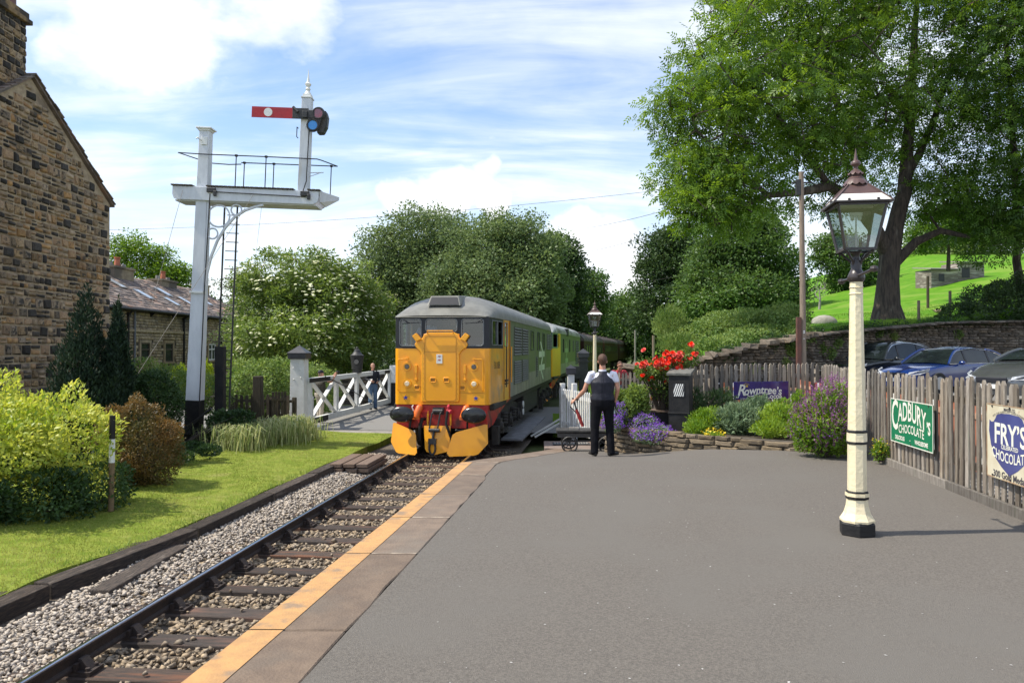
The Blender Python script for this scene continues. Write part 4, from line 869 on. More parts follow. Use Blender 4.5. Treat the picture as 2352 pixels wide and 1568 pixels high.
def make_coach(label, loc, rz):
    Ln = 19.4; t = thing('railway_coach', label, 'railway coach', loc, rz, 'maroon coaches behind the locomotives')
    mb = MB(); prof = [(-1.36, 1.1), (-1.40, 1.6), (-1.38, 3.05), (1.38, 3.05), (1.40, 1.6), (1.36, 1.1)]; mb.prism([(a, 0, b) for a, b in prof], (0, Ln, 0)); bd = mb.build('body', M_maroon, t)
    mb = MB(); mb.grid([[(1.40 * math.cos(a), y, 3.04 + .72 * math.sin(a)) for a in [math.pi * i / 16 for i in range(17)]] for y in (0, Ln)]); mb.prism([(1.40 * math.cos(a), .001, 3.04 + .72 * math.sin(a)) for a in [math.pi * i / 16 for i in range(17)]], (0, .01, 0)); rf = mb.build('roof', M_croof, t, smooth=True, angle=50)
    mb = MB(); [mb.tube([(1.41 * math.cos(a), y, 3.05 + .725 * math.sin(a)) for a in [math.pi * i / 12 for i in range(13)]], .012, 4) for y in [2 * i for i in range(1, 10)]]; [mb.lathe((.3, y, 3.72), [(.15, 0), (.15, .1), (.05, .12)], 8) for y in (3, 7, 11, 15)]; mb.build('roof_fittings', M_croof, rf)
    w0 = None
    y = .9
    for i in range(11):
        wd = .62 if i in (0, 5, 10) else 1.25
        for s in (1, -1):
            mb = MB(); pts = [(s * 1.395, a, b) for a, b in rrect(y, y + wd, 1.95, 2.75, .08)]; mb.tube(pts + pts[:2], .025, 4, cap=False); w_ = mb.build('window', M_under, t); mb = MB(); mb.add([(s * 1.392, a, b) for a, b in rrect(y, y + wd, 1.95, 2.75, .08)], [tuple(range(20))]); mb.build('pane', M_cpane, w_)
            if wd > 1: mb = MB(); mb.add([(s * 1.394, a, b) for a, b in ((y + .04, 1.98), (y + .26, 1.98), (y + .26, 2.72), (y + .04, 2.72))], [(0, 1, 2, 3)]); mb.build('curtain', pm('curtain_cream', (.42, .42, .27), None, 3), w_)
        y += wd + .48
    mb = MB(); mb.box((0, .0, 2.0), (1.2, .5, 2.2)); mb.build('gangway', M_lblk, t)
    for yb in (2.6, Ln - 2.6):
        mb = MB(); mb.box((0, yb, .6), (2.4, 3.4, .4)); [mb.cyl((s * .7, yb + d, .46), (s * .85, yb + d, .46), .46, n=20) for s in (1, -1) for d in (-1.2, 1.2)]; mb.build('bogie', M_under, t)
    mb = MB(); mb.box((0, Ln / 2, .75), (2.0, 5, .6)); mb.build('underframe_box', M_under, t); return t
for i, (Y, lb) in enumerate(((55.2, 'nearest dark maroon coach, coupled right behind the second locomotive'), (75.6, 'middle dark maroon coach of the three behind the locomotives'), (96.0, 'farthest dark maroon coach at the tail of the visible train'))):
    a = Vector((TX(Y), Y)); b = Vector((TX(Y + 19), Y + 19)); hd = math.atan2(b.x - a.x, b.y - a.y); make_coach(lb, (a.x, a.y, -.8), -hd)
# ================================================================== signal
M_postw = pm('signal_white', (.66, .68, .72), (.58, .60, .64), 5, .5, .15, 30, c3=(.50, .42, .31), c3s=2.0, c3r=(.62, .8), stretch=(1, 1, .3))
sg = thing('railway_signal', 'tall white bracket signal with a red arm, ladder and railed platform', 'signal', (-7.965, 19.0, -.75)); sg.rotation_euler = (0, .038, 0)
def taper(mb, z0, w0, z1, w1, x=0, y=0):
    a, b = w0 / 2, w1 / 2; v = [(x + sx * a, y + sy * a, z0) for sx, sy in ((-1, -1), (1, -1), (1, 1), (-1, 1))] + [(x + sx * b, y + sy * b, z1) for sx, sy in ((-1, -1), (1, -1), (1, 1), (-1, 1))]
    mb.add(v, [(0, 1, 5, 4), (1, 2, 6, 5), (2, 3, 7, 6), (3, 0, 4, 7), (3, 2, 1, 0), (4, 5, 6, 7)]); return mb
taper(MB(), 1.16, .345, 7.92, .25).build('post', M_postw, sg, bevel=.012); taper(MB(), -.5, .355, 1.16, .348).build('post_foot', M_black, sg, bevel=.01)
mb = MB(); mb.box((0, 0, 7.94), (.38, .38, .04)); mb.box((0, 0, 7.90), (.30, .30, .05)); mb.build('post_cap', M_white, sg, bevel=.008)
mb = MB(); mb.box((.02, -.14, 7.62), (.15, .03, .2)); mb.tube([(-.05, -.17, 7.62), (-.12, -.2, 7.68), (-.16, -.2, 7.65)], .022, 6); mb.build('bracket_plate', M_white, sg, bevel=.006)
for y in (-.20, .50):
    mb = MB(); pr = [(-.70, 6.26), (-.66, 6.16), (-.58, 6.13), (2.80, 6.13), (2.90, 6.18), (2.93, 6.28), (2.93, 6.46), (-.70, 6.46)]; mb.prism([(a, y, b) for a, b in pr], (0, .06, 0)); mb.build('beam', M_postw, sg, bevel=.006)
mb = MB(); mb.box((1.1, .18, 6.12), (3.5, .62, .03)); mb.build('beam_underside', M_postw, sg)
mb = MB(); mb.prism([(2.95, -.2, 6.46), (3.25, .5, 6.46), (3.25, .5, 6.38), (3.0, .2, 6.14), (2.95, -.14, 6.2)], (.03, 0, 0)); mb.build('end_board', M_postw, sg)
sb = None
for i in range(34):
    x = -.68 + .109 * i
    if abs(x) < .17 or abs(x - 2.5) < .14: continue
    if sb is None: sb = slab_box(sg, 'deck_slat', M_dwood, (0, 0, 0), (.09, .86, .03)); q = sb
    else: q = dup(sb, sg)
    q.location = (x, .18, 6.485)
def rlx(p, q): 
    mb = MB(); mb.tube([p, q], .014, 6); mb.box((q[0], q[1], q[2]), (.06, .05, .05)); return mb.build('railing_post', M_black, sg)
for x in (.86, 1.60): rlx((x, -.22, 6.46), (x, -.22, 7.26))
for x in (.80, 1.56, 2.32, 3.04): rlx((x, .52, 6.46), (x, .52, 7.26))
mb = MB(); mb.tube([(.72, .52, 7.22), (.4, .52, 7.20), (-.1, .52, 7.22), (-.58, -.22, 7.28), (0, -.22, 7.265), (1.6, -.22, 7.26), (2.86, -.22, 7.25), (2.95, -.15, 7.24), (3.2, .52, 7.26), (.72, .52, 7.26)], .014, 6); mb.build('handrail', M_black, sg)
taper(MB(), 6.46, .25, 8.80, .235, 2.5, .02).build('doll_post', M_postw, sg, bevel=.008)
mb = MB(); mb.box((2.5, .02, 8.82), (.27, .27, .03)); mb.box((2.5, .02, 8.87), (.2, .2, .08))
mb.lathe((2.5, .02, 8.9), [(.10, 0), (.07, .06), (.045, .10), (.05, .13), (.065, .15), (.05, .18), (.035, .2), (.075, .26), (.08, .28), (.04, .32), (.02, .45), (.004, .66)], 14); mb.build('finial', M_white, sg, smooth=True, angle=35)
arm = MB(); arm.box((1.70, -.20, 8.37), (1.02, .022, .27)); ar = arm.build('signal_arm', pm('arm_red', (.42, .012, .018), (.36, .012, .018), 4, .4, .05), sg, bevel=.004)
mb = MB(); mb.cyl((1.60, -.212, 8.37), (1.60, -.216, 8.37), .105, n=28); mb.build('white_disc', M_white, ar)
mb = MB(); mb.box((2.40, -.20, 8.37), (.40, .03, .27)); mb.box((2.66, -.20, 8.36), (.2, .05, .2)); mb.tube([(2.22, -.24, 8.52), (2.36, -.27, 8.38)], .035, 8); mb.box((2.52, -.23, 8.34), (.12, .08, .16)); mb.build('arm_bracket', M_iron, sg, bevel=.01)
mb = MB()
pts = []
for c, a0, a1 in (((2.84, 8.39), -60, 150), ((2.72, 8.09), 150, 330)):
    for i in range(13): a = R(a0 + (a1 - a0) * i / 12); pts.append((c[0] + .165 * math.cos(a), -.21, c[1] + .165 * math.sin(a)))
mb.prism(pts, (0, .05, 0)); sp = mb.build('spectacle_frame', M_iron, sg, bevel=.012)
for (x, z), nm, m_ in (((2.84, 8.39), 'red_lens', pm('lens_red', (.36, .10, .12), (.26, .12, .16), 3, .15)), ((2.72, 8.09), 'blue_lens', pm('lens_blue', (.03, .22, .62), (.06, .30, .7), 3, .12))):
    mb = MB(); mb.cyl((x, -.214, z), (x, -.222, z), .112, n=24); mb.build(nm, m_, sp)
    mb = MB(); mb.tube([(x + .132 * math.cos(a), -.22, z + .132 * math.sin(a)) for a in [2 * math.pi * i / 24 for i in range(25)]], .02, 6, cap=False); mb.build('lens_rim', M_iron, sp, smooth=True)
mb = MB(); mb.prism([(3.0, -.1, 8.5), (3.05, -.1, 8.35), (3.03, -.1, 8.1), (2.95, -.1, 7.93), (2.8, -.1, 7.92), (2.75, -.1, 8.2), (2.8, -.1, 8.5)], (0, .22, 0)); mb.cyl((2.88, 0, 8.4), (2.88, .1, 8.4), .12, n=14); mb.build('lamp_case', M_iron, sg, bevel=.03)
mb = MB(); mb.tube([(2.34, -.13, 8.02), (2.34, -.24, 8.02), (2.34, -.24, 7.78), (2.34, -.13, 7.78)], .012, 6); mb.tube([(2.62, -.16, 8.2), (2.60, -.16, 6.7), (2.52, -.22, 6.36)], .014, 6); mb.tube([(.36, -.24, 6.34), (2.62, -.24, 6.3)], .012, 6); mb.tube([(.24, -.2, 6.3), (.2, -.2, 4), (.19, -.2, -.3)], .014, 6); mb.build('signal_rod', M_black, sg)
for x in (.28, 2.6): mb = MB(); mb.box((x, -.24, 6.38), (.22, .06, .12)); mb.box((x + .1, -.25, 6.30), (.08, .05, .14)); mb.build('crank', M_iron, sg, bevel=.015)
mb = MB(); mb.tube([(2.62, 0, 6.95), (2.98, 0, 6.97)], .012, 6); mb.tube([(2.62, 0, 6.85), (2.9, 0, 6.96)], .01, 6); mb.build('step_iron', M_postw, sg)
arc = [(.18, 3.9), (.21, 4.3), (.30, 4.75), (.44, 5.15), (.62, 5.48), (.84, 5.75), (1.1, 5.93), (1.36, 6.03), (1.55, 6.08)]
mb = MB(); [mb.bar((a[0], -.12, a[1]), (b[0], -.12, b[1]), .05, .07, (0, 1, 0)) for a, b in zip(arc[:-1], arc[1:])]
for (x, z, r_) in ((.45, 5.76, .27), (.88, 5.93, .13), (.31, 5.32, .13)): mb.tube([(x + r_ * math.cos(a), -.12, z + r_ * math.sin(a)) for a in [2 * math.pi * i / 28 for i in range(29)]], .022, 6, cap=False)
mb.bar((.17, -.12, 3.9), (.17, -.12, 6.1), .04, .03); mb.build('scroll_bracket', M_postw, sg)
for x in (.30, .63): mb = MB(); mb.bar((x, .62, 6.45), (x + .03, .55, .1), .05, .03, (1, 0, 0)); mb.build('ladder_side', M_iron, sg)
lr = None
for i in range(27):
    z = .3 + .235 * i
    if lr is None: m0 = MB(); m0.tube([(-.165, 0, 0), (.165, 0, 0)], .012, 6); lr = m0.build('ladder_rung', M_iron, sg); q = lr
    else: q = dup(lr, sg)
    q.location = (.48, .55 + .011 * i * .9, z)
mb = MB(); mb.box((0, -.1, 3.85), (.34, .22, .05)); mb.build('post_band', M_white, sg)
mb = MB(); mb.tube([(-.1, -.25, .5), (.2, -.3, .72), (.55, -.35, 1.0)], .03, 6); mb.tube([(-.2, -.3, .3), (.5, -.4, .95)], .02, 6); mb.box((-.05, -.26, .42), (.2, .12, .15)); mb.build('wire_crank', M_iron, sg)
Mi = (Matrix.Translation(sg.location) @ sg.rotation_euler.to_matrix().to_4x4()).inverted()
for a, b in (((-.42, -.24, 6.35), P(348, 700, 17.5)), ((1.34, -.24, 6.32), P(278, 918, 16.2)), ((1.5, -.1, 6.1), P(583, 625, 24))):
    mb = MB(); mb.tube([a, Mi @ b], .0055, 4); mb.build('stay_wire', M_concrete, sg)
mb = MB(); taper(mb, 0, .22, 2.55, .22); o = mb.build('relay_post', M_black, None, bevel=.01); o.location = (-7.48, 19.5, -.8); tag(o, 'square black post standing just right of the signal ladder', 'post')

# ================================================================== lamps
M_lcream = pm('lamp_cream', (.80, .70, .48), (.74, .64, .43), 4, .45, .35, 26, c3=(.60, .50, .33), c3s=5, c3r=(.64, .78))
M_copper = pm('lamp_brown', (.11, .062, .055), (.085, .05, .045), 6, .4, .1)
M_liron = pm('lamp_iron', (.045, .035, .035), (.03, .025, .025), 8, .35, .2)
M_opal = pm('opal_glass', (.80, .78, .72), (.76, .74, .68), 3, .25)
M_lglass = glassm('lantern_glass', (.74, .82, .80), .76)
def lamp(label, loc, rz, sz=1.0, lean=0):
    t = thing('platform_lamp', label, 'street lamp', loc, rz, 'cream post lamps with square lanterns'); t.scale = (sz,) * 3
    n = 8; ro = math.pi / 8
    mb = MB(); mb.lathe((0, 0, 0), [(.163, 0), (.163, .105), (.150, .125), (.13, .125)], 6, rot=ro); mb.build('plinth', M_black, t, bevel=.008)
    mb = MB(); mb.lathe((0, 0, 0), [(.150, .12), (.152, .14), (.138, .16), (.115, .20), (.098, .26), (.092, .31), (.092, .33)], n, rot=ro); mb.lathe((0, 0, 0), [(.104, .35), (.104, .38), (.09, .38)], n, rot=ro); mb.lathe((0, 0, 0), [(.084, .38), (.081, .82), (.081, .83)], n, rot=ro)
    mb.lathe((0, 0, 0), [(.088, .85), (.086, .93)], n, rot=ro); mb.lathe((0, 0, 0), [(.078, .95), (.056, 2.20), (.056, 2.31)], n, rot=ro); mb.build('post', M_lcream, t)
    mb = MB()
    for z, r_ in ((.335, .100), (.385, .096), (.838, .091), (.940, .091)): mb.lathe((0, 0, 0), [(r_ - .006, z - .012), (r_, z - .006), (r_, z + .006), (r_ - .006, z + .014)], n, rot=ro)
    mb.build('collar', M_black, t)
    mb = MB()
    for z in (2.20, 2.26): mb.lathe((0, 0, 0), [(.055, z - .008), (.064, z), (.055, z + .008)], n, rot=ro)
    mb.build('neck_ring', M_lcream, t)
    mb = MB(); mb.lathe((0, 0, 0), [(.06, 2.31), (.075, 2.33), (.078, 2.36), (.06, 2.40), (.045, 2.43), (.05, 2.47), (.035, 2.52), (.03, 2.56), (.05, 2.585)], 14)
    for k in range(4):
        a = k * math.pi / 2 + math.pi / 4; cx_, sy_ = math.cos(a), math.sin(a); mb.tube([(cx_ * r_, sy_ * r_, z) for r_, z in ((.03, 2.44), (.05, 2.50), (.10, 2.54), (.135, 2.575), (.17, 2.59), (.16, 2.56))], [.012, .012, .011, .010, .009, .008], 6)
    mb.build('lantern_bracket', M_liron, t, smooth=True, angle=45)
    mb = MB(); mb.tube([(.02, -.46, 2.385), (0, 0, 2.36), (-.01, .40, 2.355)], .014, 8)
    for s, z in ((-1, 2.385), (1, 2.355)): mb.lathe((.02 if s < 0 else -.01, s * .46, z - .03), [(1e-4, 0), (.03, .01), (.036, .03), (.03, .05), (1e-4, .06)], 10)
    mb.build('ladder_bar', M_liron, t, smooth=True)
    # lantern
    hb_, ht, he = .130, .205, .245; zb, zt = 2.60, 3.0
    fr = MB(); cs = ((-1, -1), (1, -1), (1, 1), (-1, 1))
    for sx, sy in cs: fr.bar((sx * hb_, sy * hb_, zb), (sx * ht, sy * ht, zt), .020, .020)
    for i in range(4):
        a, b = cs[i], cs[(i + 1) % 4]
        fr.bar((a[0] * hb_, a[1] * hb_, zb), (b[0] * hb_, b[1] * hb_, zb), .024, .022); fr.bar((a[0] * ht, a[1] * ht, zt), (b[0] * ht, b[1] * ht, zt), .03, .03)
        fr.bar((a[0] * he, a[1] * he, 3.012), (b[0] * he, b[1] * he, 3.012), .022, .014)
        for f_ in (.25, .75): x_ = a[0] + (b[0] - a[0]) * f_; y_ = a[1] + (b[1] - a[1]) * f_; fr.box((x_ * he, y_ * he, 3.028), (.02, .02, .022))
    lt = fr.build('lantern_frame', M_liron, t)
    for i in range(4):
        a, b = cs[i], cs[(i + 1) % 4]; mb = MB(); e = .012
        mb.add([(a[0] * hb_ , a[1] * hb_, zb + e), (b[0] * hb_, b[1] * hb_, zb + e), (b[0] * ht, b[1] * ht, zt - e), (a[0] * ht, a[1] * ht, zt - e)], [(0, 1, 2, 3)]); mb.build('glass_pane', M_lglass, lt)
        k = .42; hm = he + (.085 - he) * k; zm = 3.018 + .172 * k
        mb = MB(); mb.add([(a[0] * he, a[1] * he, 3.018), (b[0] * he, b[1] * he, 3.018), (b[0] * hm, b[1] * hm, zm), (a[0] * hm, a[1] * hm, zm)], [(0, 1, 2, 3)]); mb.build('opal_panel', M_opal, lt)
        mb = MB(); mb.add([(a[0] * hm * 1.01, a[1] * hm * 1.01, zm - .004), (b[0] * hm * 1.01, b[1] * hm * 1.01, zm - .004), (b[0] * .085, b[1] * .085, 3.19), (a[0] * .085, a[1] * .085, 3.19)], [(0, 1, 2, 3)]); mb.build('copper_panel', M_copper, lt)
    for s0, s1 in cs: mb = MB(); mb.bar((s0 * he, s1 * he, 3.02), (s0 * .085, s1 * .085, 3.195), .012, .012); mb.build('hip_bar', M_copper, lt)
    top = MB()
    def crown(z, r0, r1, h, k):
        v = []; m_ = k * 4
        for j in range(m_): a = 2 * math.pi * j / m_; v.append((r0 * math.cos(a), r0 * math.sin(a), z + h))
        for j in range(m_): a = 2 * math.pi * j / m_; v.append((.5 * (r0 + r1) * 1.12 * math.cos(a), .5 * (r0 + r1) * 1.12 * math.sin(a), z + h * .6))
        for j in range(m_): a = 2 * math.pi * j / m_; v.append((r1 * math.cos(a), r1 * math.sin(a), z + .018 * abs(math.sin(math.pi * j / 4)) * 0 + (.022 if j % 4 == 0 else (.004 if j % 4 == 2 else .010))))
        top.add(v, [(i * m_ + j, i * m_ + (j + 1) % m_, (i + 1) * m_ + (j + 1) % m_, (i + 1) * m_ + j) for i in range(2) for j in range(m_)])
    crown(3.185, .05, .112, .085, 12); top.lathe((0, 0, 0), [(.08, 3.19), (.075, 3.26), (.055, 3.275), (.05, 3.29)], 20); crown(3.285, .03, .072, .05, 10)
    top.lathe((0, 0, 0), [(.05, 3.29), (.045, 3.33), (.022, 3.345), (.018, 3.36), (.022, 3.375), (.042, 3.39), (.044, 3.405), (.036, 3.42), (.02, 3.43), (.014, 3.455), (.002, 3.54)], 18); top.build('finial', M_copper, lt, smooth=True, angle=40)
    mb = MB(); mb.tube([(0, 0, 2.6), (0, 0, 2.95)], .007, 6); mb.box((0, 0, 2.93), (.1, .06, .03)); 
    for x in (-.03, .03): mb.lathe((x, 0, 2.87), [(.001, 0), (.018, .012), (.02, .035), (.01, .055)], 10)
    mb.tube([(-.1, 0, 2.95), (.02, 0, 2.7), (.01, 0, 2.6)], .003, 4); mb.build('gas_burner', M_opal, lt, smooth=True); return t
lamp('cream octagonal lamp post with a brown lantern in the right foreground of the platform', (3.165, 6.98, 0), -.16)
lamp('farther cream lamp post beyond the crossing, its lantern rising over the guard', (2.94, 27.0, -.12), .05)

# ================================================================== fences
M_cap = pm('post_cap_black', (.05, .05, .055), (.03, .03, .035), 4, .35)
pk0 = None
def fence(label, pts, zf, H, sp=.135, boards=True, wood=None, group='weathered picket fences of the station', pw=.07, name='picket_fence', facing=-1, tops=True, slope=None):
    global pk0
    wood = wood or M_wgrey; o0 = Vector((pts[0][0], pts[0][1], zf(0))); t = thing(name, label, 'fence', o0, 0, group); pm0 = None
    dist = 0; acc = 0
    mb = MB(); w = pw / 2; mb.prism([(-w, 0, 0), (w, 0, 0), (w, 0, 1 - .035), (w * .3, 0, 1), (-w * .3, 0, 1), (-w, 0, 1 - .035)], (0, .022, 0)); segs = list(zip(pts[:-1], pts[1:])); Ltot = sum(math.hypot(b[0] - a[0], b[1] - a[1]) for a, b in segs)
    for a, b in segs:
        L = math.hypot(b[0] - a[0], b[1] - a[1]); d = Vector(((b[0] - a[0]) / L, (b[1] - a[1]) / L, 0)); rz = math.atan2(d.y, d.x); nn = Vector((d.y, -d.x, 0)); s = acc
        while s < L:
            p = Vector((a[0], a[1], 0)) + d * s; f = (dist + s) / Ltot; z = zf(f)
            if pm0 is None: pm0 = mb.build('picket', wood, t); q = pm0
            else: q = dup(pm0, t)
            q.location = (p.x - o0.x, p.y - o0.y, z - o0.z + (.07 if boards else .04) + random.uniform(-.01, .01)); q.scale = (random.uniform(.93, 1.07), 1, (H - .07) * random.uniform(.965, 1.015)); q.rotation_euler = (random.uniform(-.012, .012), random.uniform(-.014, .014), rz + random.uniform(-.04, .04)); s += sp * random.uniform(.97, 1.03)
        acc = s - L
        A = Vector((a[0] - o0.x, a[1] - o0.y, zf(dist / Ltot) - o0.z)); Bv = Vector((b[0] - o0.x, b[1] - o0.y, zf((dist + L) / Ltot) - o0.z)); back = -nn * (.05)
        for h in (.26, .80): m = MB(); m.bar(A + back + Vector((0, 0, H * h)), Bv + back + Vector((0, 0, H * h)), .04, .08); m.build('fence_rail', wood, t)
        np_ = max(1, int(L / 1.9))
        for i in range(np_ + 1):
            p = A.lerp(Bv, i / np_) - nn * .125; m = MB(); m.box((0, 0, H * .44), (.10, .10, H * .92)); q = m.build('fence_post', wood, t); q.location = p; q.rotation_euler = (0, 0, rz)
        if boards:
            k = max(1, round(L / 2.3))
            for i in range(k):
                m = MB(); m.bar(A.lerp(Bv, (i + .003) / k) + nn * .04 + Vector((0, 0, .045)), A.lerp(Bv, (i + .997) / k) + nn * .04 + Vector((0, 0, .045)), .05, .12 if i % 2 else .115); m.build('gravel_board', wood, t, bevel=.008)
        dist += L
    return t
fence('grey weathered picket fence along the right platform edge, carrying two big enamel signs', [(6.93, 17.0), (5.67, 12.15), (5.64, 12.0), (4.98, 6.4)], lambda f: .0, 1.36, .135)
fence('brown picket fence behind the flower bed, carrying the dark blue enamel sign', [(3.85, 16.3), (6.90, 17.05)], lambda f: 0, 1.37, .118)
fence('far picket fence where the man in red leans, beyond the bushes', [(2.86, 24.0), (4.5, 23.6), (4.9, 20.2), (4.3, 17.0), (3.9, 16.6)], lambda f: -.34 + .3 * f, 1.30, .125, boards=False)
# left garden fence, wooden gate and tall post
fence('low dark wooden paling fence between the signal and the white crossing post', [(-8.35, 22.6), (-7.2, 22.5), (-6.45, 22.3)], lambda f: -.75, 1.12, .16, boards=False, wood=M_dwood, pw=.09)
gt = thing('garden_gate', 'dark wooden wicket gate hinged on the big white crossing post', 'gate', (-6.78, 22.1, -.78), .25)
for i in range(5): q = slab_box(gt, 'gate_board', M_dwood, (-.16 + .085 * i, 0, .62), (.07, .025, 1.2))
for z in (.28, 1.0): slab_box(gt, 'gate_rail', M_dwood, (0, -.03, z), (.42, .035, .08))
mb = MB(); mb.bar((-.18, -.035, .3), (.18, -.035, 1.0), .03, .07, (0, 1, 0)); mb.build('gate_brace', M_dwood, gt)
mb = MB(); taper(mb, 0, .26, 1.75, .24); o = mb.build('wooden_post', M_dwood, None, bevel=.02); o.location = (-7.35, 22.0, -.85); tag(o, 'thick weathered wooden post rising above the dark paling fence', 'post')

# ================================================================== crossing gates and posts
def crossing_post(label, loc, w, H, mat, rz=0, capw=1.3):
    t = thing('crossing_post', label, 'gate post', loc, rz, 'capped posts of the level crossing'); mb = MB(); taper(mb, 0, w * 1.08, H, w); mb.build('shaft', mat, t, bevel=.012)
    c = w * capw / 2; mb = MB(); mb.box((0, 0, H + .09), (2 * c, 2 * c, .18)); cp = mb.build('cap_band', M_cap, t, bevel=.01); mb = MB(); mb.add([(-c * 1.08, -c * 1.08, H + .18), (c * 1.08, -c * 1.08, H + .18), (c * 1.08, c * 1.08, H + .18), (-c * 1.08, c * 1.08, H + .18), (0, 0, H + .18 + w * .55)], [(0, 1, 4), (1, 2, 4), (2, 3, 4), (3, 0, 4), (3, 2, 1, 0)]); mb.build('pyramid_cap', M_cap, t); return t
cpost = crossing_post('big white post with black cap at the near end of the crossing gate', (-6.60, 23.6, -.80), .43, 2.18, M_white, -.06)
mb = MB(); mb.box((0, -.03, .03), (1.25, .66, .13)); mb.build('base_frame', M_white, cpost, bevel=.01); mb = MB(); mb.box((.22, .22, .5), (.26, .2, 1.0)); mb.build('heel_block', M_white, cpost, bevel=.015)
mb = MB(); [mb.ball((x, -.225, z), .022, 8, 5) for x, z in ((-.12, 1.9), (.1, 1.85), (-.1, 1.55), (.12, 1.6), (.06, 2.05))]; mb.build('bolts', M_white, cpost)
g0 = Vector((-6.32, 23.7, -.8)); g1 = Vector((-5.36, 33.3, -.8)); gL = (g1 - g0).length
gate = thing('crossing_gate', 'long white level crossing gate with crossed braces standing open beside the road', 'gate', g0, math.atan2(g1.y - g0.y, g1.x - g0.x))
for nm, z, h in (('top_rail', 1.50, .16), ('bottom_rail', .22, .20)): mb = MB(); mb.box((gL / 2, 0, z), (gL, .12, h)); mb.build(nm, M_white, gate, bevel=.008)
mb = MB(); mb.box((.8, -.065, 1.5), (1.9, .012, .13)); mb.build('black_iron_strap', M_black, gate); mb = MB(); mb.box((.8, -.066, .22), (1.5, .012, .17)); mb.build('black_iron_strap', M_black, gate); mb = MB(); mb.box((gL - .6, -.065, 1.5), (.8, .012, .12)); mb.build('black_iron_strap', M_black, gate)
xs = [.06, 2.5, 4.85, 7.25, gL - .06]
for x in xs: mb = MB(); mb.box((x, 0, .86), (.14, .11, 1.30)); mb.build('stile', M_white, gate, bevel=.006)
for x in xs[1:-1]: mb = MB(); mb.box((x + .2, 0.01, .86), (.09, .07, 1.28)); mb.build('stile', M_white, gate, bevel=.006)
for i, (a, b) in enumerate(zip(xs[:-1], xs[1:])):
    for k, (za, zb) in enumerate(((1.42, .32), (.32, 1.42))): mb = MB(); mb.bar((a + .12, -.01 + .02 * k, za), (b - .12, -.01 + .02 * k, zb), .05, .13, (0, 1, 0)); mb.v = mb.v; mb.build('cross_brace', M_white, gate)
mb = MB(); mb.tube([(1.2, -.09, 1.58), (3, -.12, 1.2), (5.2, -.12, .66), (6.6, -.08, .28)], .016, 6); mb.build('tie_rod', M_black, gate)
gl_ = thing('gate_lamp', 'black oil lamp standing on the middle of the left crossing gate', 'lamp', (g0.lerp(g1, .51).x, g0.lerp(g1, .51).y, .78), .1)
mb = MB(); mb.lathe((0, 0, 0), [(.17, 0), (.17, .12), (.2, .14), (.21, .3), (.25, .62), (.26, .66), (.2, .70), (.12, .80), (.11, .86), (.05, .9)], 16); mb.build('body', M_iron, gl_, smooth=True, angle=40); mb = MB(); mb.cyl((0, -.2, .42), (0, -.28, .42), .1, .09, 14); mb.build('lens', M_lensd, gl_); mb = MB(); mb.ball((0, 0, .93), .05, 8, 6); mb.build('knob', M_iron, gl_)
ep = thing('latch_post', 'white and black latch post at the far end of the left crossing gate', 'post', (g1.x + .1, g1.y + .35, -.8), -.1)
mb = MB(); taper(mb, 0, .30, .98, .3); mb.build('black_base', M_black, ep); mb = MB(); taper(mb, .98, .29, 1.75, .26); mb.build('white_top', M_white, ep, bevel=.02); mb = MB(); mb.box((-.25, -.1, .9), (.2, .12, .5)); mb.build('latch_box', M_black, ep)
# right hand side
crossing_post('white post with black pyramid cap behind the wicket by the guard', (1.78, 23.0, -.80), .20, 1.72, M_white, 0, 1.45)
pb = crossing_post('black capped post beside the train, left of the guard\'s head', (3.0, 32.0, -.8), .36, 2.12, M_iron, 0, 1.3)
mb = MB(); mb.tube([(.25, -.2, 2.0), (.45, -.2, 2.0), (.45, -.2, 1.2)], .02, 6); mb.box((-.35, -.1, 1.5), (.4, .4, .5)); mb.box((0, -.2, 1.95), (.5, .1, .05)); mb.build('lever_fittings', M_iron, pb)
wk = thing('wicket_fence', 'short white picket wicket beside the guard at the end of the platform', 'fence', (1.42, 21.4, -.80), math.atan2(-2.2, .62))
for x, H in ((0, 1.52), (.95, 1.56)): mb = MB(); mb.box((x, 0, H / 2), (.13, .13, H)); mb.build('post', M_white, wk, bevel=.015)
wp = None
for i in range(16):
    x = -.1 + .15 * i
    if i in (1, 7): continue
    if wp is None: m = MB(); m.prism([(-.03, 0, 0), (.03, 0, 0), (.03, 0, 1.12), (0, 0, 1.16), (-.03, 0, 1.12)], (0, .022, 0)); wp = m.build('picket', M_white, wk); q = wp
    else: q = dup(wp, wk)
    q.location = (x, -.05, .22)
for z in (.42, 1.18): mb = MB(); mb.box((1.1, 0, z), (2.4, .05, .09)); mb.build('rail', M_white, wk)
mb = MB(); mb.bar((1.05, .02, .45), (2.1, .02, 1.15), .04, .08, (0, 1, 0)); mb.build('brace', M_white, wk)
mb = MB(); mb.bar((0, -.02, .55), (-.55, -.75, .0), .05, .05); mb.bar((0.0, .1, .5), (-.30, -.72, .0), .05, .05); mb.build('stay', M_white, wk)

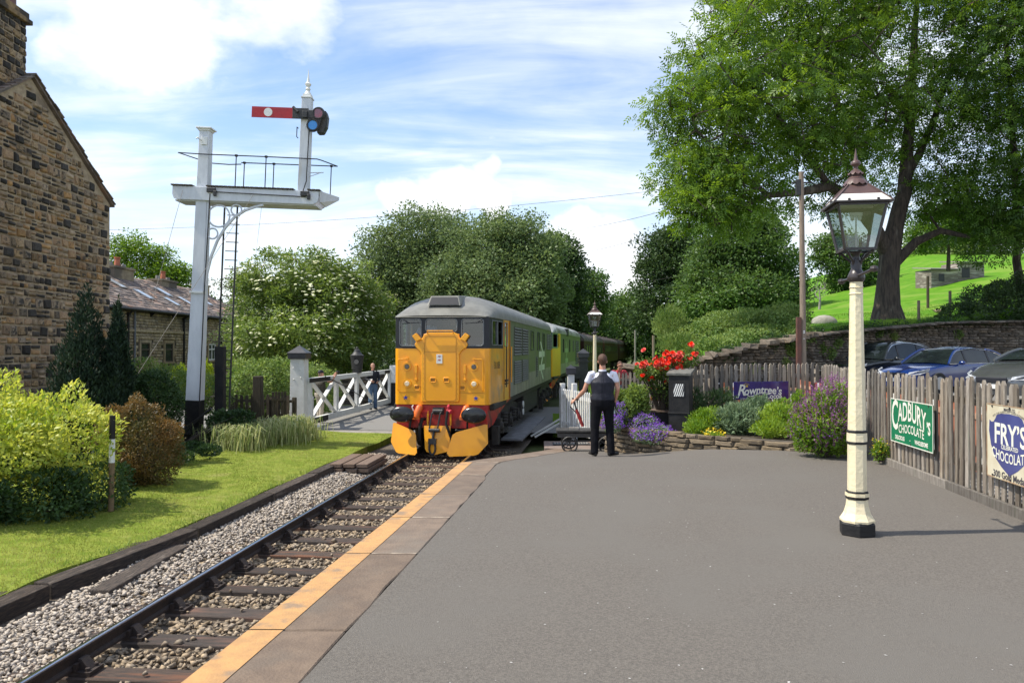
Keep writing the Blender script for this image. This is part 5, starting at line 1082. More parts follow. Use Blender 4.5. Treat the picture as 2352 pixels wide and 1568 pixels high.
# platform trolley
tr = thing('luggage_trolley', 'low black iron platform trolley standing left of the guard', 'trolley', (1.05, 16.35, zP(1.1, 16.35)), -.05)
mb = MB(); mb.box((.55, 0, .44), (1.3, .6, .05)); mb.build('deck', pm('trolley_deck', (.02, .02, .02), (.05, .045, .04), 9, .8, .3), tr, bevel=.01); mb = MB(); mb.box((.55, -.28, .36), (1.25, .04, .08)); mb.box((.55, .28, .36), (1.25, .04, .08)); mb.box((.55, -.2, .24), (1.0, .03, .03)); mb.tube([(1.0, -.25, .4), (1.15, -.28, .1)], .02, 6); mb.build('frame', M_iron, tr)
for x in (.18, .95):
    for y in (-.32, .30):
        mb = MB(); mb.tube([(x + .16 * math.cos(a), y, .17 + .16 * math.sin(a)) for a in [2 * math.pi * i / 20 for i in range(21)]], .018, 6, cap=False); mb.cyl((x, y - .03, .17), (x, y + .03, .17), .03, n=10)
        for k in range(5): a = 2 * math.pi * k / 5; mb.bar((x, y, .17), (x + .155 * math.cos(a), y, .17 + .155 * math.sin(a)), .02, .02, (0, 1, 0))
        mb.build('wheel', M_iron, tr)
mb = MB(); mb.box((.28, -.1, .48), (.2, .14, .06)); mb.build('stone_weight', M_concrete, tr)

# ================================================================== signs
M_sblue = pm('enamel_navy', (.022, .012, .16), (.018, .010, .12), 5, .18, .02, coat=.5)
M_sgreen = pm('enamel_green', (.018, .21, .10), (.015, .18, .085), 4, .2, .02, coat=.4, c3=(.10, .07, .03), c3s=9, c3r=(.72, .76))
M_scream = pm('enamel_cream', (.66, .62, .48), (.58, .52, .38), 4, .3, .05, c3=(.30, .17, .07), c3s=5, c3r=(.66, .76))
M_slet = pm('enamel_letter', (.80, .80, .72), (.74, .73, .62), 8, .3, c3=(.35, .22, .10), c3s=14, c3r=(.70, .76))
M_sshield = pm('enamel_shield', (.055, .06, .20), (.07, .085, .25), 3, .25, coat=.3)
M_gold = pm('gold_print', (.6, .42, .05)); M_dprint = pm('dark_print', (.06, .055, .07))
def signboard(label, p0, p1, z0, z1, mat, rim=None):
    L = math.hypot(p1[0] - p0[0], p1[1] - p0[1]); t = thing('enamel_sign', label, 'sign', (p0[0], p0[1], z0), math.atan2(p1[1] - p0[1], p1[0] - p0[0])); H = z1 - z0
    mb = MB(); mb.box((L / 2, 0, H / 2), (L, .012, H)); mb.build('plate', mat, t, bevel=.004)
    if rim:
        mb = MB()
        for a, b in (((0, 0), (L, 0)), ((L, 0), (L, H)), ((L, H), (0, H)), ((0, H), (0, 0))): mb.bar((a[0], -.007, a[1]), (b[0], -.007, b[1]), .003, .016 , (0, 1, 0)) if False else mb.box(((a[0] + b[0]) / 2, -.008, (a[1] + b[1]) / 2), (abs(a[0] - b[0]) + .012, .003, abs(a[1] - b[1]) + .012))
        mb.build('rim', rim, t)
    mb = MB(); [mb.cyl((x, -.006, z), (x, -.014, z), .011, n=8) for x in (.12, L / 2, L - .12) for z in (.02, H - .02)]; mb.build('screws', M_under, t); return t, L, H
def ftail(x, s, h): return x
# green chocolate sign
t, L, H = signboard('green enamel chocolate advertisement with cream lettering on the right fence', (5.455, 10.93), (5.298, 9.56), .385, .985, M_sgreen, M_slet)
def arch(w, h0, hm, base0, sag):
    def f(a, b):
        u = a / (w / 2); k = 1 - u * u; return a, base0 - sag * (1 - k) * .0 + (b) * (h0 + (hm - h0) * k) + sag * k * .0
    return f
mb = MB(); lettering(mb, 'C', .58, .150, .185, -.0085, bold=.010, xs=.58, align='CENTER')
W_ = lambda a, b: (a, b * (1.0 + .10 * math.cos(a / .50 * 1.5)) + .05 * math.cos(a / .5 * 1.45) - .12 * max(0, a) ** 1.0 * .9)
lettering(mb, "ADBURY", .335, .72, .285, -.0085, warp=W_, bold=.005, xs=.70, spacing=1.0); lettering(mb, "\u2019S", .22, 1.255, .215, -.0085, bold=.008, xs=.72)
lettering(mb, 'CHOCOLATE', .165, .70, .145, -.0085, warp=lambda a, b: (a, b + .02 * math.cos(a * 3) - .03 * abs(a)), bold=.002, xs=.84, spacing=1.0)
lettering(mb, 'Delicious'.upper()[:0] + 'DELICIOUS', .078, .32, .045, -.0085, bold=.003, xs=.85); lettering(mb, 'WHOLESOME', .078, 1.03, .045, -.0085, bold=.003, xs=.85); mb.box((.67, -.0085, .07), (.02, .001, .012)); mb.build('lettering', M_slet, t, fixn=False)
# navy cocoa sign
p0 = P(1685, 880, 16.30); p1 = P(1811, 880, 16.62)
t, L, H = signboard('long dark blue enamel cocoa advertisement with white script on the rear fence', (p0.x, p0.y), (p1.x, p1.y), .60, .985, M_sblue)
mb = MB(); lettering(mb, 'R', .34, .175, .09, -.009, bold=.006, xs=.95, shear=.25); lettering(mb, 'owntree\u2019s', .235, .70, .115, -.009, warp=lambda a, b: (a, b + .07 * math.cos(a * 2.2) - .06), bold=.005, xs=.98, shear=.12, spacing=.98)
lettering(mb, 'Cocoa', .155, .96, .015, -.009, bold=.004, xs=1.0, spacing=.98)
lettering(mb, 'MAKERS TO H.M. THE KING', .032, .36, .012, -.009)
sw = [(.05, .05), (.11, .045), (.15, .12)]; mb.tube([(.05, -.009, .075), (.06, -.009, .045), (.10, -.009, .045), (.125, -.009, .10)], .012, 4); mb.tube([(.30, -.009, .12), (.36, -.009, .07), (.45, -.009, .075), (.6, -.009, .13), (.72, -.009, .15), (.84, -.009, .135)], [.012, .014, .012, .012, .010, .004], 4); mb.build('lettering', M_slet, t, fixn=False)
mb = MB(); mb.tube([(.30 + .075 * math.cos(a), -.009, .29 + .055 * math.sin(a)) for a in [R(20 + 14 * i) for i in range(11)]], .005, 4); mb.box((.31, -.009, .29), (.05, .002, .045)); lettering(mb, 'ELECT', .06, .62, .045, -.009, bold=.003); mb.build('gold_print', M_gold, t, fixn=False)
# cream shield sign
t, L, H = signboard('cream enamel chocolate sign with a blue shield at the right edge of the view', (5.135, 8.21), (5.010, 7.26), .342, 1.108, M_scream, pm('rust_rim', (.30, .15, .07), (.45, .40, .28), 9))
sh = [(.06, .60), (.10, .58), (.15, .585), (.19, .62), (.22, .66), (.30, .68), (.40, .685), (.48, .69), (.56, .685), (.66, .68), (.74, .66), (.77, .62), (.81, .585), (.86, .58), (.90, .60), (.91, .48), (.87, .34), (.78, .21), (.65, .13), (.48, .055), (.31, .13), (.18, .21), (.09, .34), (.05, .48)]
sh = [(a * .96, b) for a, b in sh]
mb = MB(); mb.prism([(a, -.007, b) for a, b in sh], (0, -.001, 0)); mb.build('shield', M_sshield, t)
mb = MB(); lettering(mb, 'FRY\u2019S', .30, .475, .37, -.0095, bold=.006, xs=.90, spacing=1.0); lettering(mb, 'CELEBRATED', .060, .47, .318, -.0095, bold=.001, xs=.95); lettering(mb, 'CHOCOLATE', .145, .46, .185, -.0095, warp=lambda a, b: (a, b + .38 * a * a), bold=.002, xs=.80); mb.build('lettering', M_slet, t, fixn=False)
mb = MB(); lettering(mb, '300 Gold Medals', .10, .47, -.0 + .012, -.009, warp=lambda a, b: (a, b + .0), bold=.002, xs=.98); lettering(mb, 'MAKERS TO', .042, .47, .715, -.009, bold=.001); lettering(mb, 'H.M. THE QUEEN & H.M. QUEEN ALEXANDRA', .036, .47, .655, -.009, warp=lambda a, b: (a, b + .04 - .55 * a * a), xs=.92); mb.build('dark_lettering', M_dprint, t, fixn=False)

# ================================================================== bed wall, planter, black bin
bedpts = [(1.95, 15.4), (2.35, 14.6), (2.95, 14.0), (3.95, 13.25), (4.7, 12.65), (5.35, 12.2)]
bw = thing('flower_bed_wall', 'low stone edging wall of the flower bed along the tarmac', 'wall', (0, 0, 0))
seg = 0
for a, b in zip(bedpts[:-1], bedpts[1:]):
    L = math.hypot(b[0] - a[0], b[1] - a[1]); z0 = min(zP(a[0], a[1]), zP(b[0], b[1]), 0); s_ = thing('wall_section', None, None, (a[0], a[1], z0 - .02), math.atan2(b[1] - a[1], b[0] - a[0])); s_.parent = bw; H = .175 - z0
    mb = MB(); mb.box((L / 2, .1, H / 2 - .01), (L, .2, H - .02)); mb.build('wall_core', M_mortd, s_); lay(s_, [(r_[0], .0, *r_[2:]) for r_ in courses(L, H, (.07, .10), (.16, .45), lambda x, z, w, h, H=H: z < H, 0, .012, (.03, .06))], [(pm('sandstone_edge', (.25, .195, .13), (.17, .13, .085), 5, .9, .6, 40, tint=.3, c3=(.10, .08, .06), c3s=2), 1)], 'stone', 60); seg += 1
mb = MB(); pl = [(a, b) for a, b in bedpts] + [(5.6, 12.2), (6.7, 16.8), (3.9, 16.25), (3.3, 17.5), (2.3, 18), (1.95, 16.5)]; mb.prism([(a, b, .10) for a, b in [(2.1, 15.45), (2.47, 14.72), (3.05, 14.13), (4.03, 13.38), (4.77, 12.79), (5.38, 12.36), (5.6, 12.5)] + pl[7:]], (0, 0, -.3)); o = mb.build('flower_bed_soil', M_soil); tag(o, kind='structure')
bn = thing('black_grit_box', 'tall black wooden box with a sloping lid and a white slashed notice by the roses', 'box', (3.33, 15.0, .07), -.38)
mb = MB(); mb.prism([(-.2, -.22, 0), (.2, -.22, 0), (.2, -.22, 1.10), (-.2, -.22, 1.10)], (0, .44, 0)); mb.build('case', M_black, bn, bevel=.008)
mb = MB(); mb.prism([(-.235, -.25, 1.10), (-.235, .25, 1.19), (-.235, .25, 1.23), (-.235, -.25, 1.15)], (.47, 0, 0)); mb.build('lid', pm('felt_lid', (.10, .10, .09), (.15, .145, .13), 9, .95, .4), bn, bevel=.006); mb = MB(); mb.box((0, -.225, .18), (.34, .03, .34)); mb.box((0, -.228, .37), (.42, .05, .03)); mb.build('front_panel', M_black, bn, bevel=.006)
nt_ = MB(); nt_.box((0, -.225, .82), (.22, .006, .26)); npl = nt_.build('notice', M_lblk, bn); mb = MB()
for i in range(6):
    x0 = -.135 + .04 * i; pts = [(x0, .70), (x0 + .022, .70), (x0 + .102, .94), (x0 + .08, .94)]
    pts = [(min(max(a, -.1), .1), b if -.1 <= a <= .1 else .70 + (min(max(a, -.1), .1) - x0) / .08 * .24 if a > x0 + .03 else .70 + (max(-.1, a) - a) * 3) for a, b in pts]
    mb.prism([(a, -.2295, b) for a, b in pts], (0, -.001, 0))
mb.build('white_stripes', M_white, npl)
pt = thing('rose_planter', 'low black planter box with a brown rim under the red roses', 'planter', (2.55, 15.6, .07), -.1)
mb = MB(); mb.box((.22, 0, .17), (.95, .5, .34)); mb.build('trough', M_black, pt, bevel=.01); mb = MB(); mb.box((.22, 0, .36), (1.02, .56, .04)); mb.build('rim', M_plank, pt, bevel=.006)
mb = MB(); mb.box((0, 0, 0), (.22, .02, .30)); o = mb.build('small_sign', pm('sign_red', (.6, .08, .03))); o.location = (3.10, 16.4, .73); tag(o, 'small red and white notice half hidden behind the rose leaves', 'sign'); m2 = MB(); m2.box((0, -.012, 0), (.2, .004, .16)); m2.build('white_band', M_white, o)
# orange and white barrier boards, black notice behind the fence
bb = thing('barrier_fence', 'low terracotta and white slatted fence behind the grey pickets', 'fence', (5.75, 18.4, .02), 0)
def bar_slats(t, a, b, H, z0):
    L = (b - a).length; n = int(L / .16); d = (b - a).normalized(); rz = math.atan2(d.y, d.x); s0 = None
    for k, m_, nm in ((0, pm('slat_terracotta', (.42, .13, .06), (.34, .11, .06), 5, tint=.2), 'terracotta_slat'), (1, M_white, 'white_slat')):
        s0 = None
        for i in range(n):
            if (i % 3 == 1) != (k == 1): continue
            if s0 is None: m = MB(); m.box((0, 0, H / 2), (.10, .02, H)); s0 = m.build(nm, m_, t); q = s0
            else: q = dup(s0, t)
            p = a + d * (.16 * i); q.location = (p.x, p.y, z0); q.rotation_euler = (0, 0, rz)
    m = MB(); m.bar(a + Vector((0, 0, z0 + H * .82)), b + Vector((0, 0, z0 + H * .82)), .05, .07); m.build('rail', pm('rail_peach', (.55, .33, .22), None, 4), t)
bar_slats(bb, Vector((-1.9, .6, 0)), Vector((1.2, -.1, 0)), .78, .06); bar_slats(bb, Vector((1.2, -.1, 0)), Vector((.55, -5.0, 0)), .82, .10); bar_slats(bb, Vector((.55, -5.0, 0)), Vector((-.15, -11.2, 0)), .86, .12)
nb = thing('black_notice_board', 'small black notice board with rows of white print behind the rear fence', 'sign', (4.62, 17.4, .30), .1)
mb = MB(); mb.box((0, 0, .35), (.36, .03, .75)); mb.build('board', M_lblk, nb); mb = MB(); [mb.box((x, -.018, z), (.10, .002, .03)) for x in (-.08, .08) for z in (.15, .3, .45, .6)]; mb.build('white_print', M_white, nb)
mb = MB()
for i in range(6): a = i / 5; mb.tube([(-.2 + .4 * a, 0, 0), (-.2 + .4 * a, 0, .62 + .04 * math.sin(a * math.pi))], .012, 6)
mb.tube([(-.22, 0, .62), (-.1, 0, .68), (.1, 0, .68), (.22, 0, .62)], .015, 6); mb.box((0, -.2, .36), (.44, .4, .03)); o = mb.build('white_chair', M_white); o.location = P(1905, 930, 14.2); o.location.z = .3; tag(o, 'white slatted garden chair back glimpsed through the fence behind the lamp post', 'chair')

# striped post on the lawn
sp_ = thing('striped_post', 'slim wooden post painted black and white at the lawn edge by the yellow hedge', 'post', (-5.98, 11.35, -.72), 0); sp_.rotation_euler = (0, .012, 0)
for z0, z1, m_, nm in ((0, .72, pm('post_wood', (.24, .16, .085), (.17, .115, .06), 6, .8, .4, 40, stretch=(5, 5, 1)), 'wood_shaft'), (.72, 1.07, M_white, 'white_band'), (1.07, 1.42, M_black, 'black_top')): mb = MB(); mb.cyl((0, 0, z0), (0, 0, z1), .042, n=14); mb.build(nm, m_, sp_, smooth=True, angle=50)

# telegraph pole and wires
tp = thing('telegraph_pole', 'tall thin wooden telegraph pole behind the fence, with a brown strut at its foot', 'utility pole', (9.32, 24.3, .1), 0)
M_pole = pm('pole_wood', (.26, .20, .15), (.19, .145, .11), 5, .85, .4, 30, stretch=(5, 5, .6))
mb = MB(); mb.tube([(0, 0, -.2), (-.02, 0, 3.5), (-.05, 0, 7.25)], [.10, .088, .075], 12); mb.build('shaft', M_pole, tp, smooth=True); mb = MB(); mb.box((-.17, -.05, 1.3), (.13, .13, 2.6)); mb.build('strut', pm('strut_brown', (.13, .05, .035), (.09, .04, .03), 4), tp); mb = MB(); mb.box((-.14, 0, 6.75), (.16, .14, .5)); mb.box((-.05, 0, 6.9), (.6, .05, .05)); mb.build('terminal_box', M_iron, tp); mb = MB(); [mb.box((-.01, -.08, z), (.05, .02, .035)) for z in (2.1, 2.15, 1.9)]; mb.build('tag_plate', M_white, tp)
for lb, a, b, sag in (('thin wire crossing the whole sky from the gable house to the big tree', P(250, 528, 60), P(1560, 432, 52), .5), ('thin wire in the right sky, uppermost of the three above the far trees', P(1290, 530, 70), P(1540, 480, 40), .2), ('thin wire in the right sky, middle one of the three above the far trees', P(1300, 585, 80), P(1590, 508, 40), .3), ('low wire crossing just above the green trees behind the train', P(1330, 661, 80), P(1580, 630, 60), .2)):
    mb = MB(); mb.tube([a.lerp(b, i / 16) - Vector((0, 0, sag * 4 * (i / 16) * (1 - i / 16))) for i in range(17)], .014, 4); o = mb.build('overhead_wire', M_under); tag(o, lb, 'wire', 'overhead wires')
# small posts in field
for (u, v0, v1, Y, w, lb) in ((2131, 634, 682, 45, .16, 'dark slim fence post alone in the sunlit field'), (2182, 668, 700, 36, .13, 'short wooden post beside the dark shrub below the field'), (2110, 690, 726, 35, .13, 'short wooden post right of the big tree trunk'), (1953, 735, 765, 32, .13, 'short pale post just left of the near lantern post'), (1637, 757, 778, 34, .3, 'thick grey stump post in the bushy bank')):
    p = P(u, v0, Y); zt_ = p.z; p.z = HH(p.x, p.y) - .1; h = max(.7, zt_ - p.z); mb = MB(); mb.cyl((0, 0, 0), (0, 0, h), w / 2, n=8); o = mb.build('field_post', M_dwood if u == 2131 else M_pole); o.location = p; tag(o, lb, 'post', 'posts in the field')
for (u, v0, v1, Y, w, lb) in ((1459, 758, 812, 60, .14, 'thin white post beside the line beyond the long grass'), (1501, 770, 812, 55, .2, 'thin brown pole at the foot of the dark trees')):
    p = P(u, v1, Y); h = (v1 - v0) / 1745 * Y; mb = MB(); mb.cyl((0, 0, -1), (0, 0, h), w / 2, n=8); o = mb.build('trackside_post', M_concrete if u == 1459 else M_pole); o.location = p; tag(o, lb, 'post')
b_ = MB(); b_.ball((0, 0, 0), .55, 12, 8, (1.25, .8, .75)); o = b_.build('boulder', pm('boulder_grey', (.36, .34, .30), (.25, .235, .21), 4, .9, .5, 20), smooth=True); o.location = P(1893, 722, 38); o.location.z = HH(o.location.x, 38) + .1; tag(o, 'pale round boulder lying in the grass left of the big trunk', 'rock')
for i, (u, v, Y) in enumerate(((2283, 648, 40), (2286, 652, 40))): pass
dk = MB(); dk.ball((0, 0, .16), .16, 10, 7, (1.7, .8, .8)); dk.ball((.28, 0, .34), .075, 8, 6); dk.tube([(.18, 0, .22), (.26, 0, .32)], [.07, .05], 8); dk.prism([(.34, -.02, .33), (.43, -.02, .31), (.34, -.02, .29)], (0, .04, 0)); dk.prism([(-.22, -.06, .2), (-.38, -.03, .26), (-.22, -.06, .12)], (0, .12, 0)); o = dk.build('duck', pm('duck_white', (.6, .5, .4), (.3, .2, .14), 9, .8), smooth=True, angle=50); o.location = P(2280, 662 + 8, 41); o.location = P(2156, 655, 42); o.location.z = HH(o.location.x, 42); tag(o, 'small pale duck resting on the field beside the dark post', 'duck'); 

# hut
hut = thing('field_hut', 'weathered timber hut on top of the field behind the small tree', 'shed', P(2180, 618, 62), .1); hut.location.z = HH(hut.location.x, 62) - .25
M_hut = pm('hut_boards', (.24, .21, .18), (.13, .11, .095), 4, .9, .4, 20, tint=.3, c3=(.40, .37, .33), c3s=.8, stretch=(.6, 1, 6))
hut.scale = (.68, .68, .68)
mb = MB(); mb.box((-.6, 1.5, .6), (3.4, 3, 3.0)); mb.build('wall', M_hut, hut); mb = MB(); mb.box((2.8, 1.5, 1.15), (3.4, 3, 3.5)); mb.build('annex_wall', M_hut, hut)
bd_ = None
for i in range(9): 
    for xc, zl, zh, w in ((-.6, .12, 2.05, 3.4), (2.8, .6, 2.85, 3.4)): mb = MB(); z = zl + (zh - zl) * (i + .5) / 9; mb.bar((xc - w / 2, -.015, z), (xc + w / 2, -.015, z), .03, (zh - zl) / 9 - .02); mb.build('plank', M_hut, hut)
mb = MB(); mb.prism([(-2.6, -.4, 2.05), (1.2, -.4, 2.05), (1.2, 3.2, 2.5), (-2.6, 3.2, 2.5)], (0, 0, .12)); mb.prism([(1.0, -.4, 2.9), (4.7, -.4, 2.9), (4.7, 3.2, 3.3), (1.0, 3.2, 3.3)], (0, 0, .12)); mb.build('roof', M_concrete, hut); mb = MB(); mb.box((2.1, -.05, 1.7), (1.0, .04, 1.2)); mb.build('opening', M_lblk, hut); mb = MB(); mb.box((-1.0, -.05, 1.1), (.7, .04, .9)); mb.build('opening', M_lblk, hut)

# ================================================================== cars
M_tyre = pm('tyre', (.02, .02, .02), None, 6, .8); M_alloy = pm('alloy', (.45, .46, .48), None, 4, .3, metal=.8); M_carglass = pm('car_glass', (.008, .011, .013), (.014, .02, .02), 2, .05, spec=.55); M_chrome = pm('chrome_trim', (.75, .76, .78), None, 3, .15, metal=1.0)
def make_car(label, loc, rz, paint, L=4.85, W=1.84, H=1.45, suv=False, group='cars parked behind the fence'):
    t = thing('parked_car', label, 'car', loc, rz, group); h = W / 2
    hood = 1.02 if suv else .90; belt = 1.08 if suv else .94
    #  x from nose (+) to tail (-)
    st = [(L / 2, .55, .50), (L / 2 - .06, .62, .72), (L / 2 - .25, .74, .84), (L / 2 - .75, hood - .06, .95), (L / 2 - 1.25, hood, .98), (L / 2 - 1.6, belt, 1), (0, belt + .02, 1), (-L / 2 + 1.1, belt + .04, .99), (-L / 2 + .45, belt + .06, .93), (-L / 2 + .12, belt - .02, .84), (-L / 2, .6, .72)]
    rows = []
    for x, zt, wf in st:
        w = h * wf; rows.append([(x, -w * .94, .22), (x, -w, .45), (x, -w * 1.0, zt * .72), (x, -w * .985, zt - .05), (x, -w * .93, zt), (x, -w * .5, zt + .025), (x, 0, zt + .035), (x, w * .5, zt + .025), (x, w * .93, zt), (x, w * .985, zt - .05), (x, w, zt * .72), (x, w, .45), (x, w * .94, .22)])
    mb = MB(); mb.grid(rows); n = 13; mb.f.append(tuple(range(n))); mb.m.append(0); mb.f.append(tuple(range((len(st) - 1) * n, len(st) * n))); mb.m.append(0); bd = mb.build('body', paint, t, smooth=True, angle=38, bevel=0); sb_ = bd.modifiers.new('s', 'SUBSURF'); sb_.levels = 2; sb_.render_levels = 2
    x0, x1, x2, x3 = L / 2 - 1.42, L / 2 - 2.25, -L / 2 + 1.35, -L / 2 + .38
    if suv: x2, x3 = -L / 2 + .8, -L / 2 + .25
    def roofz(x):
        if x > x1: return belt + (H - .06 - belt) * math.sin((x0 - x) / (x0 - x1) * math.pi / 2)
        if x < x2: return belt + .05 + (H - .07 - belt - .05) * math.cos((x2 - x) / (x2 - x3) * math.pi / 2) ** .9
        return H - .06 + .06 * math.sin((x1 - x) / (x1 - x2) * math.pi)
    xs_ = [x0 - (x0 - x1) * i / 6 for i in range(7)] + [x1 - (x1 - x2) * i / 8 for i in range(1, 9)] + [x2 - (x2 - x3) * i / 6 for i in range(1, 7)]
    def sec(x): z = roofz(x); k = (z - belt) / (H - belt); wb = h * .93; wt = wb - .26 * k; return z, wb, wt
    def sidep(x, f, s): z, wb, wt = sec(x); return (x, s * (wb + (wt - wb) * f), belt - .01 + (z - .035 * 0 - belt) * f)
    gl = MB(); gl.grid([[sidep(x, f, -1) for f in (0, .5, .92)] for x in xs_]); gl.grid([[sidep(x, f, 1) for f in (0, .5, .92)] for x in xs_]); gl.build('side_glass', M_carglass, t, smooth=True)
    tp_ = lambda x, e=0: [(x, y * sec(x)[2] , roofz(x) + (.035 * (1 - y * y)) + e - .02 * abs(y) ** 6) for y in (-1.02, -.9, -.6, -.3, 0, .3, .6, .9, 1.02)]
    ws = MB(); ws.grid([tp_(x) for x in xs_ if x >= x1 - .05]); ws.build('windscreen', M_carglass, t, smooth=True); rw = MB(); rw.grid([tp_(x) for x in xs_ if x <= x2 + .05]); rw.build('rear_window', M_carglass, t, smooth=True)
    rm = MB(); rm.grid([[(x, -sec(x)[2] - .012, roofz(x) - .05)] + tp_(x, .006) + [(x, sec(x)[2] + .012, roofz(x) - .05)] for x in xs_ if x2 - .15 <= x <= x1 + .1]); rm.build('roof', paint, t, smooth=True)
    for s in (-1, 1):
        for xs2 in ([x for x in xs_ if x >= x1 - .1], [x for x in xs_ if x <= x2 + .1]): mb = MB(); mb.tube([(x, s * (sec(x)[2] + .0), roofz(x) - .0) for x in xs2], .038, 6); mb.build('pillar', paint, t, smooth=True)
        mb = MB(); mb.tube([sidep(x, .93 if x not in (xs_[0], xs_[-1]) else 0, s) for x in xs_], .022, 5); mb.tube([(x0, s * h * .94, belt + .0), (x3, s * h * .94, belt + .03)], .010, 5); mb.build('window_trim', M_chrome, t)
        for xp in (.15, -L / 2 + 1.45 if not suv else -1.1): mb = MB(); a = sidep(xp, 0, s); b = sidep(xp - .05, .93, s); mb.bar((a[0], a[1] + s * .006, a[2]), (b[0], b[1] + s * .006, b[2]), .07, .02, (0, 1, 0)); mb.build('door_pillar', M_lblk, t)
        mb = MB(); mb.ball((x0 - .45, s * (h + .08), belt + .04), .11, 12, 8, (.7, 1.0, .62)); mb.bar((x0 - .42, s * (h - .08), belt - .01), (x0 - .45, s * (h + .05), belt + .0), .04, .03); mb.build('door_mirror', paint, t, smooth=True)
        mb = MB(); [mb.bar((xh, s * (h * .99 + .015), belt - .13), (xh - .18, s * (h * .99 + .015), belt - .13), .02, .025) for xh in (-.1, -1.05)]; mb.build('door_handle', paint, t)
        mb = MB(); mb.add([(L / 2 - .10, s * h * .50, .66), (L / 2 - .22, s * h * .80, .72), (L / 2 - .55, s * h * .94, .80), (L / 2 - .50, s * h * .93, .70), (L / 2 - .20, s * h * .84, .60), (L / 2 - .04, s * h * .50, .58)], [(0, 1, 2, 3, 4, 5)]); q = mb.build('headlight', pm('headlight_glass', (.55, .58, .62), (.25, .26, .28), 9, .06, spec=1), t); sl_m = q.modifiers.new('s', 'SOLIDIFY'); sl_m.thickness = .05; sl_m.offset = 1
        mb = MB(); mb.box((-L / 2 + .10, s * h * .72, .84), (.16, .36, .1)); mb.build('tail_light', pm('tail_red', (.4, .01, .01), None, 4, .15), t, bevel=.03)
        for xw in (L / 2 - .92, -L / 2 + .98):
            mb = MB(); mb.cyl((xw, s * (h - .22), .33), (xw, s * (h + .01), .33), .335, n=28); wl = mb.build('wheel', M_tyre, t, smooth=True, angle=40); mb = MB(); mb.cyl((xw, s * (h + .0), .33), (xw, s * (h + .02), .33), .22, .2, 20); mb.build('rim', M_alloy, wl)
    mb = MB(); mb.box((L / 2 + .02, 0, .43), (.02, .52, .11)); mb.build('number_plate', M_white, t); mb = MB(); mb.box((L / 2 - .01, 0, .60), (.06, .8, .13)); mb.build('grille', M_lblk, t, bevel=.02); return t
P_blue = pm('paint_blue', (.004, .022, .13), (.005, .026, .15), 3, .22, coat=1.0); P_dark = pm('paint_black', (.012, .015, .02), None, 3, .2, coat=1.0); P_grey = pm('paint_grey', (.11, .115, .12), None, 3, .25, metal=.5, coat=1.0); P_navy = pm('paint_navy', (.01, .016, .04), None, 3, .2, coat=1.0)
make_car('blue fastback car with chrome window trim behind the grey picket fence', (14.6, 25.6, .26), R(204), P_blue, 4.9, 1.86, 1.47)
make_car('black car parked behind the blue one, only its roof and bonnet showing', (13.9, 28.5, .36), R(204), P_dark, 4.7, 1.85, 1.60)
make_car('silver grey car with its headlight facing left at the right edge of the view', (14.3, 20.4, .30), R(204), P_grey, 4.4, 1.85, 1.45, True)
make_car('dark car at the far right edge above the silver grey one', (19.4, 25.6, .42), R(204), P_navy, 4.5, 1.85, 1.55, True)
# ================================================================== people
M_skin = pm('skin', (.52, .27, .18), (.46, .22, .145), 9, .5); M_hairb = pm('hair_brown', (.11, .045, .022), (.055, .024, .013), 30, .6, .5, 90, stretch=(3, 3, 1)); M_hairg = pm('hair_grey', (.28, .22, .18), (.2, .16, .13), 30, .6, .4, 90)
M_shirt = pm('cotton_white', (.74, .74, .82), (.66, .66, .75), 5, .8, .25, 14); M_vest = pm('waistcoat_cloth', (.012, .013, .022), (.02, .021, .032), 7, .6, .7, 11, spec=.3); M_trou = pm('trouser_black', (.006, .006, .008), (.010, .010, .013), 6, .9, .5, 12, spec=.12)
M_shoe = pm('shoe_leather', (.012, .011, .011), None, 6, .35); M_redsh = pm('red_shirt', (.42, .035, .045), (.34, .03, .04), 6, .8, .3, 14); M_jeans = pm('jeans', (.10, .17, .28), (.07, .12, .21), 8, .85, .3, 20); M_khaki = pm('beige_trousers', (.50, .45, .37), (.42, .37, .30), 5, .85, .4, 12); M_brtee = pm('dark_tee', (.05, .045, .035), None, 5, .85); M_navyj = pm('navy_jacket', (.012, .014, .025), None, 5, .7)
def ell(mb, pts, rad, side=(1, 0, 0), n=14):
    """closed tapered limb of elliptical sections"""
    pts = [Vector(p) for p in pts]; k = len(pts); side = Vector(side); rings = []
    def ring(c, d, a, b):
        x = side - d * side.dot(d)
        if x.length < .05: x = d.orthogonal()
        x.normalize(); y = d.cross(x); return [c + x * a * math.cos(2 * math.pi * j / n) + y * b * math.sin(2 * math.pi * j / n) for j in range(n)]
    for i, p in enumerate(pts):
        d = (pts[min(i + 1, k - 1)] - pts[max(i - 1, 0)]).normalized(); a, b = rad[i] if isinstance(rad[i], tuple) else (rad[i], rad[i]); m = min(a, b)
        if i == 0: rings.append(ring(p - d * m * .55, d, a * .6, b * .6)); rings.append(ring(p - d * m * .25, d, a * .88, b * .88))
        rings.append(ring(p, d, a, b))
        if i == k - 1: rings.append(ring(p + d * m * .25, d, a * .88, b * .88)); rings.append(ring(p + d * m * .55, d, a * .6, b * .6))
    K = len(rings); vs = [q for r_ in rings for q in r_]
    mb.add(vs, [(i * n + j, i * n + (j + 1) % n, (i + 1) * n + (j + 1) % n, (i + 1) * n + j) for i in range(K - 1) for j in range(n)] + [tuple(range(n))[::-1], tuple((K - 1) * n + j for j in range(n))])
